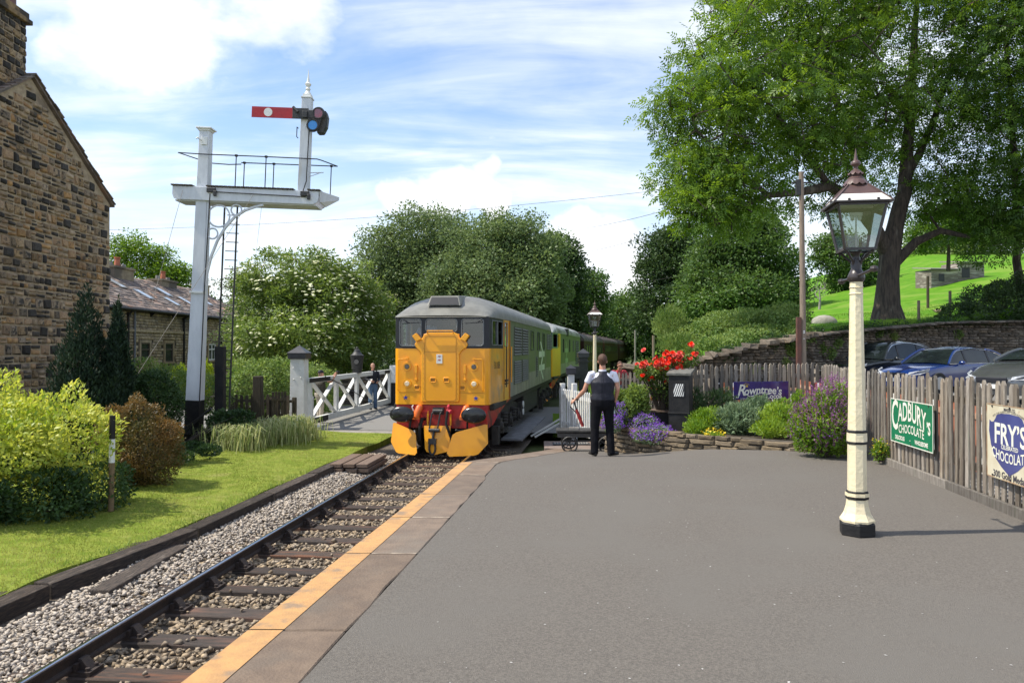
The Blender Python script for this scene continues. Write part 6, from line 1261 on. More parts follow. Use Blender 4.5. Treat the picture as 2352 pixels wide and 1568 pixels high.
def fuse(mb, name, mat, parent, vox=.012, sm=3, label=None):
    o = mb.build('tmp', mat, None); m = o.modifiers.new('r', 'REMESH'); m.mode = 'VOXEL'; m.voxel_size = vox; m.use_smooth_shade = True
    if sm: s = o.modifiers.new('s', 'SMOOTH'); s.iterations = sm; s.factor = .5
    dg = bpy.context.evaluated_depsgraph_get(); me = bpy.data.meshes.new_from_object(o.evaluated_get(dg)); me.name = name
    if not me.materials: me.materials.append(mat)
    bpy.data.objects.remove(o); q = bpy.data.objects.new(name, me); col.objects.link(q); q.parent = parent; me.polygons.foreach_set('use_smooth', [True] * len(me.polygons)); return q
def lerp(a, b, t): return Vector(a).lerp(Vector(b), t)
def person(label, loc, rz, J, top, trou, hair, vox=.013, sleeve=.48, vest=None, shoe=None, group=None, legs=True, cap=None, scale=1.0, glasses=False, fat=1.0, faceyaw=0):
    t = thing('person', label, 'person', loc, rz, group); t.scale = (scale,) * 3
    D = dict(pelvis=(0, 0, .96), waist=(0, 0, 1.10), chest=(0, 0, 1.30), neck=(0, 0, 1.50), head=(0, .015, 1.665), shL=(-.19, 0, 1.445), shR=(.19, 0, 1.445), elL=(-.25, -.02, 1.16), elR=(.25, -.02, 1.16), wrL=(-.27, .05, .92), wrR=(.27, .05, .92), hiL=(-.09, 0, .93), hiR=(.09, 0, .93), knL=(-.10, .02, .51), knR=(.10, .02, .51), anL=(-.11, -.01, .09), anR=(.11, -.01, .09), toL=(0, 1, 0), toR=(0, 1, 0), hand='curl', headrot=0)
    D.update(J); g = {k: Vector(v) if isinstance(v, tuple) else v for k, v in D.items()}
    b = MB(); f = .90
    ell(b, [g['pelvis'], g['waist'], g['chest'], lerp(g['chest'], g['neck'], .62), lerp(g['chest'], g['neck'], .92)], [(.155 * f * fat, .11 * f * fat), (.145 * f * fat, .105 * f * fat), (.165 * f * fat, .115 * f * fat), (.16 * f, .09 * f), (.07, .06)])
    nd = (g['head'] - g['neck']); ell(b, [g['neck'] - nd * .25, g['neck'] + nd * .55], [(.062, .064), (.056, .060)])
    H = Matrix.Translation(g['head']) @ Euler((g['headrot'] if isinstance(g['headrot'], (int, float)) else 0, 0, faceyaw)).to_matrix().to_4x4()
    hb = MB(); hb.ball((0, -.006, .03), .098, 16, 12, (.80, 1.0, 1.02)); ell(hb, [(0, .02, .0), (0, .028, -.045), (0, .042, -.088)], [(.068, .078), (.058, .066), (.036, .042)]); hb.add(*[[(-.013, .092, -.028), (.013, .092, -.028), (0, .122, -.026), (-.008, .09, .022), (.008, .09, .022), (0, .06, -.02)], [(0, 1, 2), (0, 2, 3), (1, 4, 2), (3, 2, 4), (0, 3, 5), (1, 5, 4), (3, 4, 5), (0, 5, 1)]])
    ell(hb, [(-.022, .088, -.052), (.022, .088, -.052)], [.009, .009], side=(0, 1, 0), n=6)
    for s in (-1, 1): hb.ball((s * .082, -.004, -.004), .030, 8, 6, (.35, .65, 1))
    b.add([H @ Vector(v) for v in hb.v], hb.f)
    for s in 'LR':
        sx = -1 if s == 'L' else 1; sh, el, wr = g['sh' + s], g['el' + s], g['wr' + s]
        ell(b, [sh + Vector((-sx * .03, 0, 0)), lerp(sh, el, .3), lerp(sh, el, .8), el, lerp(el, wr, .25), lerp(el, wr, .7), wr], [.050, .048, .042, .040, .043, .033, (.027, .022)], n=10)
        hd = g.get('hd' + s); hd = (hd if hd is not None else (wr - el)).normalized(); pn = g.get('pn' + s); pn = (pn if pn is not None else Vector((-sx, 0, 0))).normalized(); ac = hd.cross(pn).normalized()
        ell(b, [wr, wr + hd * .035, wr + hd * .085], [(.026, .020), (.038, .017), (.040, .015)], side=ac, n=10)
        cu = {'curl': .9, 'flat': .15, 'fist': 1.5}[g.get('hand' + s, g['hand'])]
        for k in range(4):
            p = wr + hd * .088 + ac * (.030 - .020 * k); ln = (.034, .039, .036, .028)[k]; dd = hd.copy(); pts = [p - hd * .02, p]
            for j in range(3): dd = (dd * math.cos(cu * .62) + pn * math.sin(cu * .62)).normalized() if dd.dot(hd) > -2 else dd; dd = dd.normalized(); pts.append(pts[-1] + dd * ln * (1, .75, .6)[j]); pn2 = pn
            ell(b, pts, [.0105, .0105, .010, .009, .008], side=ac, n=7)
        p = wr + hd * .03 + ac * .032; ell(b, [p - ac * .01, p + ac * .022 + hd * .022 + pn * .012, p + ac * .026 + hd * .055 + pn * .03], [.013, .011, .009], side=pn, n=7)
        if legs:
            hi, kn, an = g['hi' + s], g['kn' + s], g['an' + s]; ell(b, [hi, lerp(hi, kn, .5), kn, lerp(kn, an, .35), an], [.072, .062, .048, .048, .034], n=10); tt = g['to' + s]; ell(b, [an - Vector((0, 0, .04)), an + tt * .12 - Vector((0, 0, .065))], [(.034, .03), (.034, .02)], n=8)
    fuse(b, 'body', M_skin, t, min(vox, .010))
    # face details
    fd = MB()
    for s in (-1, 1): 
        if not glasses: fd.ball(H @ Vector((s * .031, .083, .012)), .0095, 8, 6)
        else: fd.add([H @ Vector((s * .033 + .024 * math.cos(a), .100, .012 + .019 * math.sin(a))) for a in [2 * math.pi * i / 12 for i in range(12)]] + [H @ Vector((s * .033 + .024 * math.cos(a), .092, .012 + .019 * math.sin(a))) for a in [2 * math.pi * i / 12 for i in range(12)]], [tuple(range(12)), tuple(range(12, 24))] + [(i, (i + 1) % 12, 12 + (i + 1) % 12, 12 + i) for i in range(12)]); fd.bar(H @ Vector((s * .055, .092, .016)), H @ Vector((s * .082, .0, .016)), .005, .005)
    fd.build('sunglasses' if glasses else 'eyes', M_lensd, t, smooth=True)
    fd = MB(); fd.bar(H @ Vector((-.022, .0955, -.052)), H @ Vector((.022, .0955, -.052)), .006, .004); fd.build('mouth', pm('lips', (.30, .10, .08)), t)
    hm = MB(); 
    if cap is None:
        hm.ball((0, -.014, .04), .105, 16, 12, (.82, 1.0, 1.0)); ell(hm, [(0, -.05, .0), (0, -.055, -.05)], [(.070, .045), (.052, .032)]); hm.v = [tuple(H @ Vector((v[0], min(v[1], .07 if v[2] > .055 else .02), max(v[2], -.075 if v[1] < -.01 else .03)))) for v in hm.v]
        fuse(hm, 'hair', hair, t, .009, 1)
    else:
        hm.ball((0, -.008, .045), .108, 16, 12, (.84, 1.0, .9)); hm.v = [(v[0], v[1], max(v[2], .03)) for v in hm.v]; hm.prism([(-.065, .08, .04), (.065, .08, .04), (.05, .17, .03), (-.05, .17, .03)], (0, 0, .012)); hm.v = [tuple(H @ Vector(v)) for v in hm.v]; fuse(hm, 'cap', cap, t, .009, 1)
        hm = MB(); ell(hm, [(0, -.05, .02), (0, -.055, -.045)], [(.074, .045), (.06, .034)]); hm.v = [tuple(H @ Vector(v)) for v in hm.v]; hm.build('hair', hair, t, smooth=True)
    # clothes
    if vest:
        c = MB(); ell(c, [g['pelvis'] + Vector((0, 0, .02)), g['waist'], g['chest'], lerp(g['chest'], g['neck'], .55), lerp(g['chest'], g['neck'], .90)], [(.185 * fat, .135 * fat), (.165 * fat, .126 * fat), (.185 * fat, .136 * fat), (.155, .112), (.085, .08)]); v_ = fuse(c, 'waistcoat', vest, t, .010, 3)
        m = MB(); m.box((.02, -.128 * fat, 1.075), (.11, .012, .022)); m.box((.02, -.134 * fat, 1.075), (.035, .012, .034)); m.tube([(0, -.134 * fat, 1.47), (.0, -.142 * fat, 1.3), (0, -.126 * fat, 1.0)], .004, 5); m.build('back_buckle', vest, v_); 
        c = MB(); ell(c, [g['pelvis'] + Vector((0, 0, .06)), g['chest'], lerp(g['chest'], g['neck'], .62), lerp(g['chest'], g['neck'], .95)], [(.15 * fat, .11 * fat), (.172 * fat, .118 * fat), (.17, .098), (.068, .07)])
    else:
        c = MB(); ell(c, [g['pelvis'] + (g['waist'] - g['pelvis']) * -.25, g['waist'], g['chest'], lerp(g['chest'], g['neck'], .62), lerp(g['chest'], g['neck'], .93)], [(.178 * fat, .135 * fat), (.17 * fat, .128 * fat), (.182 * fat, .132 * fat), (.172, .105), (.078, .072)])
    for s in 'LR':
        sx = -1 if s == 'L' else 1; sh, el, wr = g['sh' + s], g['el' + s], g['wr' + s]
        if sleeve <= 1: ell(c, [sh + Vector((-sx * .05, 0, .005)), sh, lerp(sh, el, sleeve * .5), lerp(sh, el, sleeve)], [(.056, .060), (.058, .060), (.058, .058), (.064, .058)], n=12)
        else: ell(c, [sh + Vector((-sx * .05, 0, .005)), sh, lerp(sh, el, .6), el, lerp(el, wr, .5), lerp(el, wr, .93)], [.064, .068, .062, .056, .050, .040], n=12)
    fuse(c, 'shirt', top, t, .010, 2)
    cl = MB(); cc = lerp(g['chest'], g['neck'], .98); cl.lathe(cc, [(.070, -.012), (.073, .004), (.067, .030), (.060, .030)], 16); cl.build('collar', top, t, smooth=True)
    if legs:
        c = MB(); ell(c, [g['pelvis'] + Vector((0, 0, .06)), g['pelvis'], g['pelvis'] - Vector((0, 0, .09))], [(.168 * fat, .128 * fat), (.180 * fat, .138 * fat), (.165 * fat, .128 * fat)])
        for s in 'LR': hi, kn, an = g['hi' + s], g['kn' + s], g['an' + s]; ell(c, [hi + Vector((0, 0, -.0)), lerp(hi, kn, .45), kn, lerp(kn, an, .5), lerp(kn, an, .88), an + Vector((0, 0, -.035))], [(.102 * fat, .112), (.094, .098), (.078, .082), (.074, .078), (.072, .078), (.070, .082)], n=12)
        fuse(c, 'trousers', trou, t, .012, 2)
        for s in 'LR': an, tt = g['an' + s], g['to' + s].normalized(); c = MB(); ell(c, [an - tt * .05 - Vector((0, 0, .045)), an + tt * .06 - Vector((0, 0, .048)), an + tt * .17 - Vector((0, 0, .058))], [(.042, .044), (.047, .040), (.042, .028)], side=Vector((tt.y, -tt.x, 0)), n=10); fuse(c, 'shoe', M_shoe, t, .008, 1)
    return t
gzp = zP(1.6, 13.6)
gd = person('railway guard seen from behind in a dark waistcoat, white short sleeves and black trousers', (1.62, 13.6, gzp + .0), 0.0,
    dict(shL=(-.215, 0, 1.49), shR=(.215, 0, 1.49), neck=(0, 0, 1.545), chest=(0, 0, 1.34), waist=(0, 0, 1.14), pelvis=(0, 0, 1.01), head=(.0, .02, 1.715), elL=(-.33, .02, 1.19), wrL=(-.47, .17, 1.02), hdL=(-.75, .5, -.35), pnL=(.2, .5, -.8), elR=(.275, -.02, 1.22), wrR=(.245, .10, 1.0), hdR=(.05, .3, -.95), pnR=(-.9, .3, 0),
         hiL=(-.10, 0, .96), hiR=(.10, 0, .96), knL=(-.135, .03, .52), knR=(.13, .02, .52), anL=(-.15, -.02, .10), anR=(.15, -.03, .10), toL=(-.35, .9, 0), toR=(.75, .6, 0), headrot=-.04, handL='fist', handR='fist'), M_shirt, M_trou, M_hairb, vest=M_vest, fat=1.22, scale=.985)
mb = MB(); mb.tube([(-.485 + .03, .19, .99), (-.44, .19, .99)], .034, 12); mb.tube([(-.44 + .0, .155, 1.035), (-.455, .165, 1.02)], .034, 12); mb.build('watch', M_iron, gd)
fl = thing('rolled_flag', 'rolled red flag on a black stick hanging from the guard\'s left hand', 'flag', (1.62 - .50, 13.6 + .20, gzp + .97), 0)
mb = MB(); mb.tube([(-.02, 0, .06), (.06, .02, -.17)], .014, 8); mb.tube([(-.06, .03, -.10), (.09, .02, -.26)], .010, 8); mb.build('stick', M_iron, fl, smooth=True); mb = MB(); mb.tube([(.05, .02, -.15), (.10, .03, -.28), (.17, .03, -.46)], [.022, .034, .026], 10); mb.build('flag_roll', pm('flag_red', (.45, .04, .03), (.3, .03, .03), 9, .85, .5), fl, smooth=True)
ky = thing('key_bunch', 'bunch of pale keys and a dark baton held at the guard\'s right side', 'keys', (1.62 + .21, 13.6 + .02, gzp + .86), 0)
mb = MB()
for i in range(5): a = -.6 + .3 * i; mb.bar((0, 0, 0), (.10 * math.sin(a), -.02, -.12 + .01 * i), .018, .008)
mb.build('key', pm('key_metal', (.5, .52, .5), None, 4, .3, metal=.8), ky); mb = MB(); mb.tube([(.02, .05, .10), (.05, .05, -.14)], .014, 8); mb.build('baton', M_iron, ky)
person('man in a red t-shirt and sunglasses leaning on the far picket fence', (3.42, 24.95, -.45), R(180) + .15, dict(chest=(0, .22, 1.22), neck=(0, .34, 1.38), head=(0, .42, 1.53), waist=(0, .08, 1.06), shL=(-.19, .28, 1.34), shR=(.19, .28, 1.34), elL=(-.30, .42, 1.12), wrL=(-.10, .62, 1.12), elR=(.32, .38, 1.12), wrR=(.08, .64, 1.10), hdL=(1, .2, 0), hdR=(-1, .2, 0), headrot=-.1), M_redsh, M_jeans, M_hairb, glasses=True, fat=1.1, scale=1.04)
person('man in a dark cap and beige trousers raising a camera behind the crossing gate', P(735, 968, 25.6) , -.95, dict(head=(0, .03, 1.64), elL=(-.22, .30, 1.40), wrL=(-.06, .52, 1.58), elR=(.22, .30, 1.36), wrR=(.06, .52, 1.56), hdL=(.3, .6, .7), hdR=(-.3, .6, .7), headrot=.0), M_brtee, M_khaki, M_hairg, cap=M_vest, fat=1.35, scale=.98)
cm = MB(); cm.box((0, 0, 0), (.13, .05, .08)); cm.cyl((0, .02, 0), (0, .08, 0), .028, n=12); o = cm.build('camera', M_iron, bevel=.006); q = P(735, 968, 25.6); o.location = (q.x + .50, q.y + .36, q.z + 1.66); o.rotation_euler = (0, 0, -.95); tag(o, 'small black camera held up by the man in the dark cap', 'camera')
person('bald man in a navy jacket and jeans standing behind the far end of the gate', P(856, 940, 30.6), R(180) + .5, dict(wrL=(-.15, .2, 1.10), wrR=(.15, .22, 1.12), elL=(-.26, .0, 1.18), elR=(.26, .0, 1.18)), M_navyj, M_jeans, pm('hair_thin', (.42, .24, .17), None, 9), sleeve=2, scale=1.03)
# crew inside the leading cab
def crew(label, lx, ly, lz, rz, top, J, **k):
    M = Matrix.Translation(loco1.location) @ Euler((0, 0, -.139)).to_matrix().to_4x4(); p = M @ Vector((lx, ly, lz)); return person(label, p, rz - .139, J, top, M_jeans, M_hairb, legs=False, group='crew inside the leading cab', sleeve=.5, **k)
crew('driver in a white shirt behind the left windscreen of the leading locomotive', -.58, .95, 1.56, R(180), M_shirt, dict(wrL=(-.12, .42, 1.22), wrR=(.28, .45, 1.2), elL=(-.25, .15, 1.15), elR=(.28, .15, 1.15)))
crew('second man behind the centre windscreen of the leading locomotive', .05, 1.05, 1.56, R(180), M_brtee, {})
# ================================================================== vegetation
L_ash = leafm('leaf_ash', (.055, .125, .014), (.20, .33, .045), .42, .42)
L_ashd = leafm('leaf_ash_deep', (.038, .09, .013), (.13, .24, .035), .40, .45)
L_syc = leafm('leaf_sycamore', (.048, .10, .026), (.14, .235, .055), .3, .5)
L_dark = leafm('leaf_dark', (.026, .055, .018), (.08, .135, .04), .25, .5)
L_willow = leafm('leaf_willow', (.085, .135, .05), (.20, .275, .105), .32, .5)
L_elder = leafm('leaf_elder', (.07, .13, .025), (.23, .32, .075), .38, .5)
L_umbel = leafm('elder_flower', (.55, .58, .34), (.78, .78, .58), .2, .8)
L_gold = leafm('leaf_gold', (.22, .33, .04), (.60, .62, .14), .4, .45)
L_brown = leafm('leaf_bronze', (.07, .075, .02), (.22, .135, .045), .3, .5)
L_conif = leafm('needle_dark', (.010, .026, .014), (.025, .05, .022), .12, .7)
L_lime = leafm('needle_lime', (.16, .26, .015), (.36, .46, .03), .3, .6)
L_hedge = leafm('leaf_hedge', (.022, .055, .016), (.07, .13, .04), .28, .5)
L_scrub = leafm('leaf_scrub', (.09, .17, .035), (.26, .35, .10), .35, .55)
L_reed = leafm('blade_reed', (.20, .28, .08), (.52, .52, .28), .35, .55)
L_sage = leafm('leaf_sage', (.09, .15, .075), (.24, .32, .18), .3, .6)
L_herb = leafm('leaf_herb', (.12, .24, .025), (.30, .42, .06), .4, .5)
L_pur = leafm('petal_purple', (.16, .06, .38), (.36, .16, .62), .35, .6); L_sal = leafm('petal_salvia', (.20, .06, .15), (.36, .15, .36), .3, .6)
L_yflo = leafm('petal_yellow', (.7, .5, .02), (.8, .65, .05), .3, .6); L_wild = leafm('blade_wild', (.10, .20, .03), (.30, .36, .10), .35, .6)
M_bark = pm('bark', (.085, .065, .05), (.038, .030, .025), 4, .95, 1.0, 14, stretch=(3, 3, .5), c3=(.13, .115, .09), c3s=1.4, c3r=(.55, .7)); M_twig = pm('twig', (.07, .055, .04), None, 4, .9)
def px2(u, v, Y, ru, rv, ry=None, w=1.0):
    s = Y / 1745; return (P(u, v, Y), (ru * s, (ru * s) if ry is None else ry, rv * s), w)
def in_lobes(lobes, k, shell=.55):
    wts = np.array([l[2] * (l[1][0] * l[1][1] + l[1][0] * l[1][2] + l[1][1] * l[1][2]) for l in lobes]); idx = rng.choice(len(lobes), k, p=wts / wts.sum())
    C = np.array([l[0][:] for l in lobes])[idx]; Rr = np.array([l[1] for l in lobes])[idx]; d = rdir(k); r = (shell ** 3 + (1 - shell ** 3) * rng.random(k)) ** (1 / 3)
    nz = np.array([noise.noise(Vector(a * 2.1 + c * .37)) for a, c in zip(d, C)]); p = C + d * Rr * (r * (1 + .38 * nz))[:, None]; return p, d
def leaf_cloud(centers, per, cr, L, W, kind='simple', flat=.65, outd=None, droop=.0, sizejit=.3, up=.35):
    n = len(centers); k = n * per; ci = np.repeat(np.arange(n), per); g = rng.normal(size=(k, 3)); g = g / (1 + .35 * np.linalg.norm(g, axis=1, keepdims=True)); crv = (cr * rng.uniform(.7, 1.35, n))[ci][:, None]
    o = g * crv * np.array([1, 1, flat]); p = centers[ci] + o; ct = rng.random(n)[ci]
    a = unit(unit(o) * .9 + rdir(k) * .8 + np.array([0, 0, -droop])); nn = rdir(k, up * 2); nn = unit(nn - a * np.sum(a * nn, 1, keepdims=True))
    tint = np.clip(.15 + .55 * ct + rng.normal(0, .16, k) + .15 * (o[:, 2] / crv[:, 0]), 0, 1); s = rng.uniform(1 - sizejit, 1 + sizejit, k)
    if kind == 'simple': V, Q = kites(p, a, nn, L * s, W * s); return V, Q, tint
    m = 7; sd = unit(np.cross(nn, a)); VV = []; TT = []
    for j in range(m):
        t = (j // 2) * .28 * L * 2.0 if j < 6 else .86 * L * 2; side = 0 if j == 6 else (1 if j % 2 else -1)
        pj = p + a * (t * s)[:, None] - nn * (0.03 * t); aj = unit(a * (.55 if side else 1) + sd * side * .9 - np.array([0, 0, .25])); V, Q = kites(pj, aj, nn, L * s * rng.uniform(.8, 1.1, k), W * s); VV.append(V); TT.append(tint)
    V = np.concatenate(VV); return V, np.arange(len(V)).reshape(-1, 4), np.concatenate(TT)
def skeleton(polys, tips, seg=1.0, r0=.016):
    """polys: [(pts, radii)]; grows a branch from the nearest wood to every tip"""
    pos = []; par = []; rad = []; chains = []
    for i, (pts, rr) in enumerate(polys):
        pts = [Vector(p) for p in pts]
        if i == 0: prev = -1
        else: prev = min(range(len(pos)), key=lambda j: (pos[j] - pts[0]).length)
        st_ = len(pos)
        for a, b, ra, rb in zip(pts[:-1], pts[1:], rr[:-1], rr[1:]):
            k = max(1, int((b - a).length / (seg * .8)))
            for j in range(k):
                pos.append(a.lerp(b, j / k) + (Vector((random.uniform(-1, 1), random.uniform(-1, 1), 0)) * ra * .15 if pos else Vector())); par.append(prev); rad.append(ra + (rb - ra) * j / k); prev = len(pos) - 1
        pos.append(pts[-1]); par.append(prev); rad.append(rr[-1]); chains.append((pos[st_:], rad[st_:]))
    nfix = len(pos); A = np.array([p[:] for p in pos]); cnt = [0] * nfix; depth = [0.0] * nfix
    tips = sorted(tips, key=lambda c: np.min(np.sum((A - c) ** 2, 1)))
    P_ = A.copy(); root = A[0]
    for c in tips:
        d = np.sqrt(np.sum((P_ - c) ** 2, 1)) ; low = np.where(P_[:, 2] < A[0, 2] + .2 * (c[2] - A[0, 2]), 3.0, 0); j = int(np.argmin(d + low)); a = Vector(P_[j]); b = Vector(c); L = (b - a).length; k = max(1, int(L / seg)); prev = j; mid = Vector((random.uniform(-1, 1), random.uniform(-1, 1), random.uniform(-.2, .9))) * L * .13; new = []
        for i in range(1, k + 1): t = i / k; q = a.lerp(b, t) + mid * math.sin(math.pi * t); pos.append(q); par.append(prev); rad.append(0); prev = len(pos) - 1; new.append(q[:])
        P_ = np.concatenate([P_, np.array(new)])
    c = [0] * len(pos)
    kids = set(par)
    for i in range(len(pos) - 1, -1, -1):
        if i not in kids: c[i] += 1
        if par[i] >= 0: c[par[i]] += c[i]
    for i in range(nfix, len(pos)): rad[i] = r0 * c[i] ** .45
    for i in range(nfix, len(pos)):
        if par[i] >= 0: rad[i] = min(rad[i], rad[par[i]] * .95)
    mb = MB(); [mb.tube(cp, cr_, 16 if cr_[0] > .3 else 10, cap=False) for cp, cr_ in chains]
    for i in range(len(pos)):
        if par[i] < 0 or i < nfix: continue
        ra = rad[par[i]] if par[i] < nfix and i < nfix else min(rad[par[i]], rad[i] * 1.25); mb.tube([pos[par[i]], pos[i]], [ra, rad[i]], 12 if rad[i] > .2 else (7 if rad[i] > .06 else 4), cap=False)
    return mb
def tree(name, label, base, lobes, ncl, per, cr, L, W, leaf, polys=None, kind='simple', shell=.45, flat=.65, group=None, cat='tree', r0=.016, seg=1.0, droop=0, branches=True, bark=None, tipfrac=1.0, up=.35):
    t = thing(name, label, cat, base, 0, group); bv = np.array(Vector(base)[:]); C, _ = in_lobes(lobes, ncl, shell); V, Q, T = leaf_cloud(C, per, cr, L, W, kind, flat, droop=droop, up=up); npmesh('crown', V - bv, Q, leaf, t, tint=T)
    if polys is None:
        zc = sum(l[0].z for l in lobes) / len(lobes); xc = sum(l[0].x for l in lobes) / len(lobes); h = zc - base[2]; r = max(.08, h * .035); polys = [([base, (base[0] + .05, base[1], base[2] + h * .5), (xc, base[1], zc)], [r * 1.3, r, r * .4])]
    mb = skeleton(polys, [c for c in C[:int(ncl * tipfrac)]] if branches else [], seg, r0); mb.v = [(a - base[0], b - base[1], c - base[2]) for a, b, c in mb.v]; mb.build('trunk', bark or M_bark, t, smooth=True, fixn=False); return t
def bush(name, label, lobes, n, L, W, leaf, cat='shrub', shell=.72, outw=.6, up=.4, group=None, stems=14, base=None, droop=0, part='foliage'):
    b = base or (lobes[0][0].x, lobes[0][0].y, min(l[0].z - l[1][2] for l in lobes)); t = thing(name, label, cat, b, 0, group); bv = np.array(b); p, d = in_lobes(lobes, n, shell)
    p[:, 2] = np.maximum(p[:, 2], b[2] - .02 + .05 * rng.random(n)); a = unit(d * outw + rdir(n) * .8 + np.array([0, 0, up - droop])); nn = rdir(n, .9) + d * .7; nn = unit(nn - a * np.sum(a * nn, 1, keepdims=True)); s = rng.uniform(.65, 1.3, n); V, Q = kites(p, a, nn, L * s, W * s)
    cl = np.array([noise.noise(Vector(q * 1.7)) for q in p]); tint = np.clip(.45 + .75 * cl + rng.normal(0, .2, n), 0, 1); npmesh(part, V - bv, Q, leaf, t, tint=tint)
    if stems:
        mb = MB()
        for q in p[:stems * 4]: e = Vector(q - bv); mb.tube([(e.x * .15, e.y * .15, 0), (e.x * .5, e.y * .5, e.z * .55), e], [.02, .012, .004], 4)
        mb.build('stem', M_twig, t)
    return t
def add_flowers(t, lobes, n, s, leaf, name='flowers', umbel=False, zmin=-9, shell=.93, front=False):
    bv = np.array(t.location[:]); p, d = in_lobes(lobes, n * 2, shell); keep = (p[:, 2] > zmin) & (d[:, 2] > -.35); p = p[keep][:n]; d = d[keep][:n]; n = len(p); p = p + d * .04
    if umbel:
        nn = unit(d * .5 + np.array([0, 0, 1.0]) + rng.normal(0, .2, (n, 3))); a = unit(np.cross(nn, rdir(n))); VV = []
        for k in range(4): c, s_ = math.cos(k * math.pi / 4), math.sin(k * math.pi / 4); b = np.cross(nn, a); ax = a * c + b * s_; ss = s * rng.uniform(.7, 1.25, n); V, Q = kites(p - ax * ss[:, None] * .5, ax, nn, ss, ss * .5, .05); VV.append(V)
        V = np.concatenate(VV); Q = np.arange(len(V)).reshape(-1, 4); T = np.tile(rng.random(n), 4)
    else:
        a = rdir(n, .2); nn = unit(d + rdir(n) * .5); nn = unit(nn - a * np.sum(a * nn, 1, keepdims=True)); ss = s * rng.uniform(.6, 1.3, n); V, Q = kites(p, a, nn, ss, ss * .7); T = rng.random(n)
    npmesh(name, V - bv, Q, leaf, t, tint=T)

# the great ash on the field
KY = 1.13
bA = P(2040, 728, 30 * KY); bA.z = HH(bA.x, bA.y) - .2
A_ = lambda u, v, Y: P(u, v, Y * KY)
def pz(u, v, Y, ru, rv, ry=None, w=1.0): return px2(u, v, Y * KY, ru, rv, None if ry is None else ry * KY, w)
polys = [([bA, A_(2041, 700, 30), A_(2043, 640, 30), A_(2046, 575, 30), A_(2058, 520, 30), A_(2075, 440, 30), A_(2085, 340, 30.3), A_(2092, 220, 30.5), A_(2100, 90, 31), A_(2110, -60, 31)], [.82, .55, .45, .44, .35, .31, .26, .21, .15, .08]),
         ([A_(2040, 585, 30), A_(2005, 520, 29.6), A_(1965, 465, 29), A_(1905, 428, 28.2), A_(1845, 440, 27.6), A_(1765, 448, 27), A_(1700, 475, 26.6), A_(1640, 520, 26.3)], [.34, .30, .26, .22, .17, .13, .09, .05]),
         ([A_(1985, 490, 29.4), A_(1975, 400, 29), A_(1940, 280, 28.5), A_(1890, 150, 28.5), A_(1850, 20, 28.5)], [.24, .20, .16, .11, .06]),
         ([A_(1905, 428, 28.2), A_(1840, 340, 27.5), A_(1760, 230, 27), A_(1700, 120, 27)], [.14, .12, .09, .05]), ([A_(1765, 448, 27), A_(1680, 380, 26.5), A_(1600, 300, 26.3)], [.10, .07, .04]),
         ([A_(2060, 600, 30), A_(2105, 555, 29.8), A_(2160, 530, 29.5), A_(2230, 545, 29)], [.25, .20, .15, .08]), ([A_(2078, 420, 30), A_(2140, 290, 30.5), A_(2190, 140, 31)], [.20, .15, .08])]
lobA = [pz(1660, 180, 27, 120, 125, 2.6), pz(1625, 310, 26.6, 112, 105, 2.6), pz(1620, 430, 26.5, 84, 62, 2.2, 1.1), pz(1730, 90, 28, 160, 130, 3.5), pz(1760, 260, 27, 170, 120, 3.2), pz(1900, 30, 29, 170, 150, 4), pz(1900, 200, 29, 170, 130, 4), pz(1880, 350, 28.5, 120, 70, 3),
        pz(2050, 90, 30.5, 130, 170, 4, .8), pz(2050, 290, 30, 110, 120, 3.5, .8), pz(1760, -90, 29, 200, 110, 5, .6), pz(1980, -120, 30, 220, 140, 6, .6), pz(1680, 420, 26.8, 120, 62, 2.4), pz(1600, 480, 26.6, 70, 42, 1.8, 1.3), pz(1700, 500, 27, 70, 30, 1.6, 1.0), pz(1545, 250, 27, 50, 60, 1.6, 1.0), pz(1570, 380, 26.6, 60, 70, 1.8), pz(1820, 470, 28, 50, 26, 1.4, .7), pz(2120, 450, 29.5, 70, 60, 2.4, .8), pz(1950, 440, 29, 70, 45, 2, .6)]
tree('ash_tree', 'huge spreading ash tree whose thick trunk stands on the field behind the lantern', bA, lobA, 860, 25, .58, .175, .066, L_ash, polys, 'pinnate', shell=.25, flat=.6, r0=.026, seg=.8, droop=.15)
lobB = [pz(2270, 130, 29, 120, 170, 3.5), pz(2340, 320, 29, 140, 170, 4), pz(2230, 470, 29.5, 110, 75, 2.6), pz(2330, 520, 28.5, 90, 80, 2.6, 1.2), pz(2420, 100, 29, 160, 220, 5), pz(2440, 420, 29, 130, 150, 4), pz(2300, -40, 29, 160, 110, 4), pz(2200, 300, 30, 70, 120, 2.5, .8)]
bB = A_(2352, 655, 31); bB.z = HH(bB.x, bB.y) - .1; tree('ash_tree', 'darker ash tree filling the top right corner beside the huge spreading one', bB, lobB, 520, 26, .6, .17, .066, L_ashd, [([bB, A_(2335, 600, 31), A_(2338, 520, 30.5), A_(2330, 400, 30), A_(2320, 200, 29.5), A_(2300, 0, 29)], [.2, .17, .16, .14, .10, .05]), ([A_(2338, 520, 30.5), A_(2280, 470, 30), A_(2220, 440, 30)], [.10, .08, .05]), ([A_(2336, 480, 30), A_(2400, 300, 29.5), A_(2430, 100, 29)], [.13, .1, .06])], 'pinnate', shell=.25, r0=.012, seg=.9, droop=.15)
